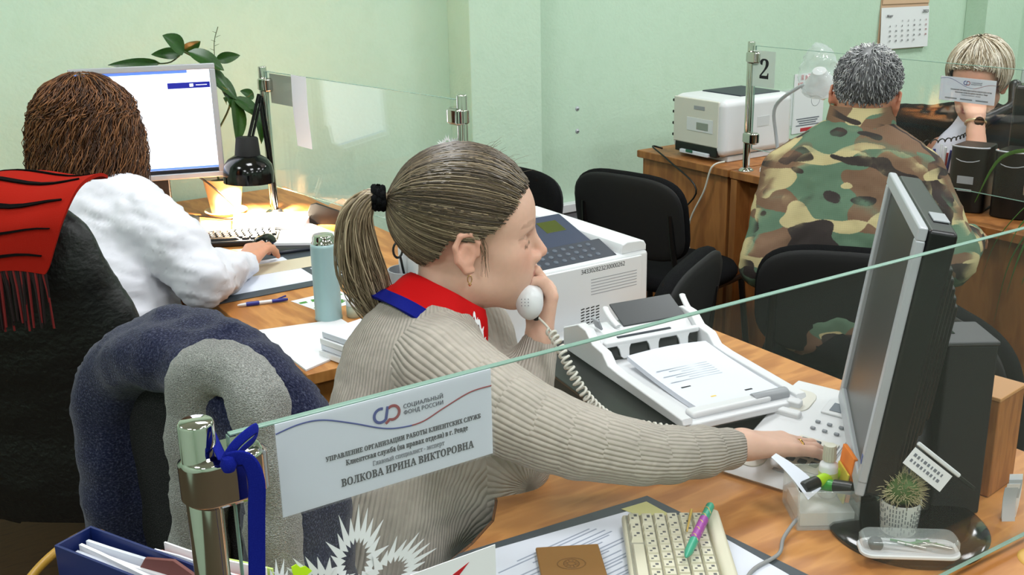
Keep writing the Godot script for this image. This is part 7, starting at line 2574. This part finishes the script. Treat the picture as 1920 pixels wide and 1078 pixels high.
func woman_left() -> void:
	var tone := lin(0.80, 0.58, 0.47)
	var Fh := Vector3(0.545, 0, -0.839); var R := Vector3(0.839, 0, 0.545)
	var fwd := (Fh - R * 0.06).normalized()
	var T := Transform3D(basis_of(fwd, deg_to_rad(-6)), Vector3(0.571, 1.085, -2.718))
	var t := thing("person", "woman with curly brown hair in a white top facing the bright monitor", "person", Vector3(0.47, 0, -2.42))
	var c0 := Vector3(0.560, 0.920, -2.605); var c1 := Vector3(0.518, 0.763, -2.49); var c2 := Vector3(0.470, 0.602, -2.40)
	var rs := Vector3(0.627, 0.925, -2.462); var re := Vector3(0.689, 0.822, -2.306); var rw := Vector3(0.838, 0.792, -2.470)
	var ls := Vector3(0.470, 0.915, -2.752); var le := Vector3(0.600, 0.700, -2.70); var lw := Vector3(0.673, 0.738, -2.545)
	var nb := Vector3(0.560, 0.985, -2.68)
	var b := B.new()
	b.col = tone
	var f := F.new(Vector3(0.30, 0.52, -2.95), Vector3(0.90, 1.03, -2.20), 0.014)
	limb(f, [nb, c0, c1, c2], [0.048, 0.08, 0.09, 0.10], 0.05)
	limb(f, [c0, rs, re, rw], [0.06, 0.05, 0.038, 0.026], 0.03)
	limb(f, [c0, ls, le, lw], [0.06, 0.05, 0.038, 0.026], 0.03)
	f.into(b)
	head(b, T, 0.005, tone, lin(0.66, 0.36, 0.34), lin(0.3, 0.2, 0.14), true, T.affine_inverse() * nb, 0.047)
	var rd := Vector3(0.955, 0.800, -2.60) - rw
	hand(b, rw + rd.normalized() * 0.01, rd + Vector3(0, 0.025, 0), Vector3(0.1, -1, 0), Vector3.UP.cross(rd), [[22, 24, 18], [18, 28, 20], [20, 28, 20], [24, 28, 20]], [0.8, 0.5, 0.3, 0.1], 0.96, tone, rw - rd.normalized() * 0.05, 0.027, 0.0035)
	var ld := Vector3(0.735, 0.715, -2.60) - lw
	hand(b, lw, ld, Vector3(0, -1, 0), -Vector3.UP.cross(ld), [[20, 25, 20], [20, 25, 20], [20, 25, 20], [20, 25, 20]], [0.8, 0.5, 0.3, 0.1], 0.9, tone, lw - ld.normalized() * 0.04, 0.026, 0.004)
	room_part("body", b, skin(), t)
	f = F.new(Vector3(0.27, 0.54, -2.98), Vector3(0.92, 1.06, -2.17), 0.009)
	limb(f, [nb + Vector3(0, -0.02, 0), c0, c1, c2], [0.062, 0.100, 0.112, 0.125], 0.05)
	for s in [-1.0, 1.0]:
		var o: Vector3 = R * s * 0.07
		limb(f, [c0 + o, c1 + o * 0.8, c2 + o], [0.085, 0.088, 0.10], 0.05)
	limb(f, [c0 + Vector3(0.02, 0.02, 0.04), rs, rs.lerp(re, 0.5) + Vector3(0.0, 0.008, 0.01), re, re.lerp(rw, 0.5), rw], [0.075, 0.070, 0.062, 0.056, 0.046, 0.036], 0.03)
	limb(f, [c0, ls, le, lw], [0.075, 0.066, 0.052, 0.036], 0.03)
	f.disp = func(p: Vector3, _n) -> float:
		return 0.014 * nz.get_noise_3d(p.x * 5.0 - p.z * 4.0, p.y * 17.0 + p.x * 7.0, p.z * 6.0) + 0.005 * nz.get_noise_3d(p.x * 20.0, p.y * 38.0, p.z * 20.0)
	b = B.new(); f.into(b)
	var wm := cloth(0.86, 0.86, 0.89, 0.9, 18.0, 0.02, 0.04)
	room_part("white_top", b, wm, t)
	# dark neckerchief
	b = B.new()
	var rg := []
	for i in 25: rg.append(nb + Vector3(0, 0.012, 0) + (fwd * cos(TAU * i / 24.0) + R * sin(TAU * i / 24.0)) * 0.062)
	b.tube(rg, 0.014, 8, false)
	room_part("neckerchief", b, cloth(0.07, 0.06, 0.12, 0.9, 20, 0.03, 0.2), t)
	trousers(t, Vector3(0.47, 0.57, -2.42), fwd, mats.black_cloth)
	# curly hair
	var hc := Vector3(-0.012, 0.040, 0); var hr := Vector3(0.118, 0.108, 0.106)
	b = B.new()
	b.col = lin(0.15, 0.085, 0.05)
	f = F.new(T.origin - Vector3(0.2, 0.17, 0.2), T.origin + Vector3(0.2, 0.2, 0.2), 0.011)
	f.ell(T * Vector3(-0.02, 0.038, 0), Vector3(0.102, 0.102, 0.096), 0.03, T.basis)
	f.ell(T * Vector3(-0.045, -0.035, 0.0), Vector3(0.085, 0.075, 0.110), 0.04, T.basis)
	f.disp = func(p: Vector3, _n): return 0.012 * nz.get_noise_3dv(p * 24.0)
	var bc := lin(0.16, 0.09, 0.05)
	f.paint = func(_p): return bc
	f.into(b)
	var hm := hair_mat(0.5)
	var hp := room_part("hair", b, hair_mat(0.95), t)
	b = B.new()
	var pal := [lin(0.23, 0.135, 0.075), lin(0.32, 0.19, 0.10), lin(0.42, 0.26, 0.14), lin(0.53, 0.345, 0.20)]
	for i in 2800:
		var th := rng.randf_range(-PI, PI)
		if absf(th) < 0.75: continue
		var ph := asin(rng.randf_range(0.05, 1.0)) + rng.randf_range(0.0, 0.12)
		var d0 := dirv(th, ph)
		var drop := rng.randf_range(0.05, 0.125)
		var waves := 3.2 + 0.7 * nz.get_noise_2d(th * 3.0, ph * 3.0); var amp := rng.randf_range(0.006, 0.013); var phs := rng.randf() * 1.2 + 5.0 * nz.get_noise_2d(th * 4.0 + 9.0, ph * 4.0)
		var flare := rng.randf_range(0.94, 1.14)
		var pts := []
		var n := 15
		for k in n:
			var s := float(k) / (n - 1)
			var p: Vector3
			var lo := 0.12
			if s < 0.55:
				var e := lerpf(ph, lo, s / 0.55)
				p = on_ell(dirv(th, e), hc, hr * flare)
			else:
				p = on_ell(dirv(th, lo), hc, hr * flare)
				var k2 := (s - 0.55) / 0.45
				p += Vector3(0, -(drop + 0.045) * k2, 0) + Vector3(cos(th), 0, sin(th)) * (0.016 * sin(k2 * PI * 0.6) - 0.006 * k2 * k2)
			var w := amp * smoothstep(0.0, 0.4, s)
			p += Vector3(-sin(th), 0, cos(th)) * w * sin(s * waves * TAU + phs) + Vector3(cos(th), 0.3, sin(th)) * w * 0.8 * cos(s * waves * TAU + phs)
			pts.append(T * p)
		strand(b, pts, 0.0015, 0.0010, pal[clampi(int(rng.randf() * 4.0), 0, 3)] * rng.randf_range(0.8, 1.15))
	room_part("curls", b, hm, hp).set_meta("kind", "stuff")

func camo_material() -> StandardMaterial3D:
	var n := 640
	var im := Image.create(n, n, false, Image.FORMAT_RGB8)
	var fs := []
	for i in 3:
		var q := FastNoiseLite.new()
		q.noise_type = FastNoiseLite.TYPE_SIMPLEX_SMOOTH
		q.seed = 40 + i * 7
		q.frequency = [0.0072, 0.0085, 0.0095][i]
		q.fractal_octaves = 2
		q.fractal_gain = 0.35
		q.domain_warp_enabled = true
		q.domain_warp_amplitude = 26.0
		q.domain_warp_frequency = 0.012
		q.domain_warp_fractal_type = FastNoiseLite.DOMAIN_WARP_FRACTAL_NONE
		fs.append(q)
	var g := Color(0.36, 0.45, 0.375); var br := Color(0.45, 0.355, 0.29); var sand := Color(0.71, 0.66, 0.50); var dk := Color(0.235, 0.21, 0.205)
	for y in n:
		for x in n:
			var a: float = fs[0].get_noise_2d(x * 0.72, y * 1.25)
			var c := g if a > -0.02 else br
			var s: float = fs[1].get_noise_2d(x * 0.72 + 300, y * 1.3)
			if s > 0.26: c = sand
			var d: float = fs[2].get_noise_2d(x * 0.7 - 500, y * 1.3 + 90)
			if d > 0.30: c = dk
			var w := 1.0 + (0.05 if (x % 4 == 0 or y % 4 == 0) else 0.0)
			im.set_pixel(x, y, c * w)
	var m := mat(1, 1, 1, 0.92)
	m.albedo_texture = ImageTexture.create_from_image(im)
	m.metallic_specular = 0.25
	m.uv1_triplanar_sharpness = 6.0
	m.uv1_offset = Vector3(0.5, 0.35, 0.5)
	return tri(m, Vector3(1.35, 1.35, 1.35))

func man_camo() -> void:
	var tone := lin(0.76, 0.55, 0.45)
	var R := Vector3(0.839, 0, 0.545); var Fh := Vector3(0.545, 0, -0.839)
	var body := (R * 0.342 + Fh * 0.94).normalized()
	var fwd := (R * 0.50 + Fh * 0.866).normalized()
	var side := body.cross(Vector3.UP)
	var T := Transform3D(basis_of(fwd, deg_to_rad(-8), deg_to_rad(4)), Vector3(2.263, 1.120, -1.829))
	# the figure's own axes follow his back so that the cloth pattern lies across it
	var t := thing("person", "grey-haired man in a camouflage jacket seen from behind at the counter", "person", Vector3(2.12, 0, -1.70), facing(body))
	var c0 := Vector3(2.205, 0.955, -1.80); var c1 := Vector3(2.163, 0.800, -1.765); var c2 := Vector3(2.125, 0.600, -1.735)
	var ls := Vector3(2.110, 0.930, -1.912); var rs := Vector3(2.272, 0.930, -1.672)
	var le := Vector3(1.985, 0.735, -1.865); var re := Vector3(2.250, 0.775, -1.545)
	var lw := Vector3(2.20, 0.60, -2.00); var rw := Vector3(2.50, 0.745, -1.665)
	var nb := Vector3(2.232, 1.035, -1.815)
	var b := B.new()
	b.col = tone
	var f := F.new(Vector3(1.85, 0.50, -2.15), Vector3(2.60, 1.08, -1.40), 0.016)
	limb(f, [nb, c0, c1, c2], [0.055, 0.10, 0.12, 0.12], 0.05)
	limb(f, [c0, ls, le, lw], [0.08, 0.06, 0.045, 0.03], 0.03)
	limb(f, [c0, rs, re, rw], [0.08, 0.06, 0.045, 0.03], 0.03)
	f.into(b)
	head(b, T, 0.004, tone, lin(0.6, 0.35, 0.32), lin(0.35, 0.33, 0.32), false, T.affine_inverse() * nb, 0.055)
	hand(b, rw, Vector3(0.8, 0.0, -0.4), Vector3(0, -1, 0), Vector3(-0.4, 0, -0.8), [[20, 25, 20], [20, 25, 20], [20, 25, 20], [20, 25, 20]], [0.8, 0.5, 0.3, 0.1], 1.05, tone, rw - Vector3(0.04, 0, -0.02), 0.03, 0.005)
	hand(b, lw, Vector3(0.8, -0.1, -0.2), Vector3(0, -1, 0), Vector3(0.2, 0, 0.9), [[20, 25, 20], [20, 25, 20], [20, 25, 20], [20, 25, 20]], [0.8, 0.5, 0.3, 0.1], 1.05, tone, lw - Vector3(0.04, 0, -0.01), 0.03, 0.005)
	room_part("body", b, skin(), t)
	# jacket
	var cm := camo_material()
	f = F.new(Vector3(1.82, 0.50, -2.18), Vector3(2.62, 1.10, -1.37), 0.010)
	limb(f, [nb + Vector3(-0.01, -0.03, 0), c0, c1, c2], [0.075, 0.115, 0.135, 0.14], 0.05)
	for s in [-1.0, 1.0]:
		limb(f, [c0 + side * s * 0.075, c1 + side * s * 0.07, c2 + side * s * 0.07], [0.10, 0.112, 0.115], 0.06)
	limb(f, [c0 - body * 0.01, ls, ls.lerp(le, 0.5), le, lw], [0.10, 0.078, 0.072, 0.066, 0.05], 0.035)
	limb(f, [c0 - body * 0.01, rs, rs.lerp(re, 0.5), re, rw], [0.10, 0.078, 0.072, 0.066, 0.05], 0.035)
	f.disp = func(p: Vector3, _n) -> float:
		var q := p - c1
		var h := q.dot(side)
		return 0.008 * nz.get_noise_3d(h * 7.0, p.y * 15.0 + absf(h) * 8.0, q.dot(body) * 6.0) + 0.0028 * nz.get_noise_3d(h * 24.0, p.y * 26.0, q.dot(body) * 20.0)
	b = B.new(); f.into(b)
	var jk := room_part("camouflage_jacket", b, cm, t)
	# stand-up collar
	b = B.new()
	b.sheet(func(u, v):
		var a: float = u * TAU + PI
		var r: float = 0.090 - 0.018 * v + 0.003 * sin(a * 4.0)
		return nb + Vector3(0, -0.025 + v * 0.100, 0) - body * 0.012 + (-body * cos(a) + side * sin(a)) * r + body * 0.030 * v, 40, 6, 0.009)
	room_part("collar", b, cm, jk)
	# yoke seam and back pleats as real folds
	b = B.new()
	var seam := []
	for i in 23:
		var k := float(i) / 22.0 * 2.0 - 1.0
		var dirp: Vector3 = side * k * 0.19 + Vector3(0, 0.925 - 0.03 * k * k, 0)
		var base := Vector3(c0.x, 0, c0.z) + dirp - body * (0.125 - 0.055 * k * k)
		seam.append(base)
	b.tube(seam, 0.0035, 6)
	room_part("yoke_seam", b, cm, jk)
	trousers(t, Vector3(2.13, 0.565, -1.735), body, cloth(0.10, 0.10, 0.11, 0.95, 14, 0.05, 0.2), 0.10, 0.40)
	# short grey hair
	var hc := Vector3(-0.012, 0.045, 0); var hr := Vector3(0.099, 0.087, 0.0745)
	var tab := [[0, 48], [40, 42], [62, 25], [80, 4], [95, 0], [108, -18], [130, -36], [160, -44], [180, -46]]
	b = B.new()
	b.col = lin(0.34, 0.34, 0.35)
	b.sheet(func(u, v):
		var th: float = u * TAU
		return T * on_ell(dirv(th, lerpf(hairline(th, tab), PI / 2, v)), hc, hr * 0.99), 44, 14, 0.005)
	var hm := hair_mat(0.5)
	var hp := room_part("hair", b, hm, t)
	b = B.new()
	var pal := [lin(0.33, 0.33, 0.34), lin(0.46, 0.46, 0.47), lin(0.58, 0.58, 0.59), lin(0.72, 0.72, 0.72), lin(0.86, 0.86, 0.85)]
	var crown := dirv(PI, 1.15)
	for i in 3000:
		var th := rng.randf_range(-PI, PI)
		var ph := asin(rng.randf_range(sin(hairline(th, tab)), 1.0))
		var d0 := dirv(th, ph)
		var flow := (d0 - crown)
		flow = (flow - d0 * flow.dot(d0)).normalized() + Vector3(rng.randf_range(-0.35, 0.35), rng.randf_range(-0.35, 0.35), rng.randf_range(-0.35, 0.35))
		var p := on_ell(d0, hc, hr)
		var ln := rng.randf_range(0.014, 0.028) * (0.55 + 0.45 * smoothstep(-0.6, 0.5, ph))
		var q := p + flow * ln * 0.8 + d0 * ln * 0.35
		strand(b, [T * p, T * (p.lerp(q, 0.5) + d0 * 0.003), T * (on_ell((q - hc).normalized(), hc, hr) + d0 * 0.004)], 0.0017, 0.0008, pal[clampi(int(rng.randf() * 3.6 + 1.4 * smoothstep(0.5, 1.3, ph)), 0, 4)])
	room_part("short_strands", b, hm, hp).set_meta("kind", "stuff")

func woman_blonde() -> void:
	var tone := lin(0.82, 0.62, 0.53)
	var R := Vector3(0.839, 0, 0.545); var Fh := Vector3(0.545, 0, -0.839)
	var fwd := Vector3(-0.96, 0, 0.28).normalized()
	var T := Transform3D(basis_of(fwd, deg_to_rad(-14), 0.0), Vector3(3.225, 1.050, -2.165))
	var t := thing("person", "fair-haired clerk in a black cardigan and glasses leaning on her hand", "person", Vector3(3.3, 0, -2.2))
	var c0 := Vector3(3.24, 0.82, -2.20); var c1 := Vector3(3.30, 0.68, -2.20); var c2 := Vector3(3.34, 0.56, -2.20)
	var ls := Vector3(3.085, 0.895, -2.325); var rs := Vector3(3.33, 0.885, -2.10)
	# her left arm (towards the camera's right) props the receiver; the other lies on the counter
	var re := Vector3(2.975, 0.79, -1.965); var rw := Vector3(3.068, 0.962, -2.055)
	var le := Vector3(2.97, 0.80, -2.40); var lw := Vector3(2.86, 0.78, -2.25)
	var nb := Vector3(3.235, 0.945, -2.18)
	var b := B.new()
	b.col = tone
	var f := F.new(Vector3(2.78, 0.50, -2.55), Vector3(3.55, 1.0, -1.88), 0.016)
	limb(f, [nb, c0, c1, c2], [0.05, 0.09, 0.1, 0.11], 0.05)
	limb(f, [c0, rs, re, rw], [0.07, 0.05, 0.040, 0.026], 0.03)
	limb(f, [c0, ls, le, lw], [0.07, 0.05, 0.036, 0.026], 0.03)
	f.into(b)
	head(b, T, 0.004, tone, lin(0.66, 0.36, 0.34), lin(0.45, 0.36, 0.27), true, T.affine_inverse() * nb, 0.05)
	var rd := Vector3(3.105, 1.04, -2.085) - rw
	hand(b, rw + rd.normalized() * 0.01, rd, Vector3(0.6, 0.0, -0.7), -R, [[40, 55, 40], [40, 55, 40], [40, 55, 40], [40, 55, 40]], [0.8, 0.4, 0.4, 0.1], 0.92, tone, rw - rd.normalized() * 0.04, 0.027, 0.004)
	hand(b, lw, Vector3(-0.6, -0.05, 0.6), Vector3(0, -1, 0), Vector3(0.6, 0, 0.6), [[20, 25, 20], [20, 25, 20], [20, 25, 20], [20, 25, 20]], [0.8, 0.5, 0.3, 0.1], 0.9, tone, lw - Vector3(-0.03, 0, 0.03), 0.026, 0.005)
	room_part("body", b, skin(), t)
	# blouse
	f = F.new(Vector3(3.0, 0.52, -2.45), Vector3(3.5, 1.0, -1.95), 0.014)
	limb(f, [nb + Vector3(-0.02, -0.025, 0), c0 + Vector3(-0.03, 0, 0.01), c1, c2], [0.058, 0.098, 0.108, 0.118], 0.05)
	b = B.new(); f.into(b)
	room_part("white_blouse", b, cloth(0.84, 0.85, 0.90, 0.9, 20, 0.02, 0.05), t)
	f = F.new(Vector3(2.78, 0.52, -2.55), Vector3(3.58, 1.02, -1.90), 0.012)
	for s in [[ls, Vector3(3.19, 0.70, -2.34), Vector3(3.25, 0.58, -2.32)], [rs, Vector3(3.36, 0.70, -2.10), Vector3(3.38, 0.58, -2.12)]]:
		limb(f, [nb + Vector3(0.015, 0.0, 0) + (s[0] - nb) * 0.35, s[0], s[1], s[2]], [0.058, 0.072, 0.085, 0.095], 0.04)
	limb(f, [nb + Vector3(0.05, -0.02, -0.02), Vector3(3.36, 0.75, -2.23), Vector3(3.38, 0.58, -2.22)], [0.06, 0.10, 0.11], 0.05)
	limb(f, [ls, ls.lerp(le, 0.5), le, le.lerp(lw, 0.6)], [0.074, 0.066, 0.056, 0.05], 0.03)
	limb(f, [rs, rs.lerp(re, 0.45)], [0.072, 0.062], 0.03)
	f.disp = func(p: Vector3, _n): return 0.006 * nz.get_noise_3dv(p * 14.0)
	b = B.new(); f.into(b)
	room_part("black_cardigan", b, mats.black_cloth, t)
	# lanyard
	b = B.new()
	for s in [-1.0, 1.0]:
		b.tube(curve([nb + Vector3(0.0, 0.01, s * 0.05), nb + Vector3(-0.075, -0.045, s * 0.045), c0 + Vector3(-0.135, 0.0, s * 0.025), c0 + Vector3(-0.140, -0.10, 0.0)], 5), 0.005, 6, true, 0.25)
	room_part("blue_lanyard", b, mats.blue_ribbon, t)
	# watch
	b = B.new()
	var wp := rw - rd.normalized() * 0.012
	var wx := rd.normalized().cross(Fh).normalized(); var wy := rd.normalized().cross(wx)
	var rg := []
	for i in 21: rg.append(wp + (wx * cos(TAU * i / 20.0) + wy * sin(TAU * i / 20.0)) * 0.028)
	b.tube(rg, 0.0055, 6, false)
	var wr := room_part("watch_band", b, mat(0.72, 0.66, 0.52, 0.3, 0.7), t)
	b = B.new()
	var Fd := Vector3(-0.519, 0.302, 0.799)
	b.xf = Transform3D(Basis(Fd.cross(Vector3.UP).normalized(), Fd, Fd.cross(Fd.cross(Vector3.UP)).normalized()), wp + Fd * 0.029)
	b.lathe([Vector2(0, 0.004), Vector2(0.012, 0.004), Vector2(0.015, 0.002), Vector2(0.015, -0.003)], 20)
	room_part("watch_face", b, mat(0.75, 0.74, 0.70, 0.2, 0.3), wr)
	# bob with a fringe
	var hc := Vector3(-0.012, 0.048, 0); var hr := Vector3(0.112, 0.100, 0.094)
	b = B.new()
	b.col = lin(0.55, 0.50, 0.42)
	var tab := [[0, 24], [40, 18], [56, 2], [68, -28], [95, -48], [140, -52], [180, -52]]
	b.sheet(func(u, v):
		var th: float = u * TAU
		return T * on_ell(dirv(th, lerpf(hairline(th, tab), PI / 2, v)), hc, hr * 0.98), 44, 16, 0.006)
	var hm := hair_mat(0.38)
	var hp := room_part("hair", b, hm, t)
	b = B.new()
	var pal := [lin(0.55, 0.49, 0.40), lin(0.68, 0.62, 0.52), lin(0.78, 0.74, 0.66), lin(0.88, 0.85, 0.79)]
	for i in 1500:
		var th := rng.randf_range(-PI, PI)
		var ph := asin(rng.randf_range(0.3, 0.999))
		var en := hairline(th, tab) - rng.randf_range(0.0, 0.12)
		var fl := rng.randf_range(0.99, 1.06)
		var tw := rng.randf_range(-0.15, 0.15)
		var pts := []
		for k in 9:
			var s := float(k) / 8.0
			pts.append(T * on_ell(dirv(th + tw * s, lerpf(ph, en, s)), hc, hr * (fl + 0.02 * sin(s * PI))))
		strand(b, pts, 0.0019, 0.0013, pal[clampi(int(rng.randf() * 4.0), 0, 3)])
	room_part("straight_strands", b, hm, hp).set_meta("kind", "stuff")
	# glasses
	b = B.new()
	for s in [-1.0, 1.0]:
		var lg := []
		for i in 17: lg.append(T * Vector3(0.100 - 0.01 * absf(cos(TAU * i / 16.0)), 0.002 + sin(TAU * i / 16.0) * 0.016, s * 0.034 + cos(TAU * i / 16.0) * 0.024))
		b.tube(lg, 0.0012, 5, false)
		b.tube([T * Vector3(0.088, 0.008, s * 0.058), T * Vector3(0.06, 0.010, s * 0.072), T * Vector3(-0.005, 0.008, s * 0.082)], 0.0016, 5)
	b.tube([T * Vector3(0.102, 0.004, -0.010), T * Vector3(0.104, 0.007, 0.0), T * Vector3(0.102, 0.004, 0.010)], 0.0012, 5)
	room_part("glasses", b, mats.black_plastic, t)
	# receiver and cord
	var hs := thing("telephone_receiver", "black telephone receiver held by the fair-haired clerk", "receiver", Vector3(3.06, 0.99, -2.09))
	b = B.new()
	var m0 := T * Vector3(0.120, -0.085, -0.045); var m1 := T * Vector3(0.045, -0.05, -0.125); var m2 := T * Vector3(0.0, 0.0, -0.115)
	var g := F.new(m0.min(m2) - Vector3(0.08, 0.08, 0.08), m0.max(m2) + Vector3(0.08, 0.08, 0.08), 0.006)
	limb(g, [m0, m1, m2], [0.022, 0.016, 0.020], 0.01)
	g.ell(m0, Vector3(0.026, 0.026, 0.026), 0.01)
	g.into(b)
	room_part("shell", b, mats.black_plastic, hs)
	var cd := thing("handset_cord", "coiled black cord running from the clerk's receiver", "cord", Vector3(2.95, 0.85, -2.2))
	b = B.new()
	var cp := curve([m0 + Vector3(-0.015, -0.012, 0), m0 + Vector3(-0.05, -0.05, -0.04), Vector3(2.92, 0.87, -2.22), Vector3(2.86, 0.80, -2.28), Vector3(2.84, 0.756, -2.3)], 8)
	var coil := []
	var acc := 0.0
	for i in range(1, cp.size()):
		for k in 8:
			acc += 0.85
			coil.append(cp[i - 1].lerp(cp[i], k / 8.0) + Vector3(cos(acc), sin(acc), 0) * 0.006)
	b.tube(coil, 0.0022, 4)
	room_part("coil", b, mats.black_plastic, cd)
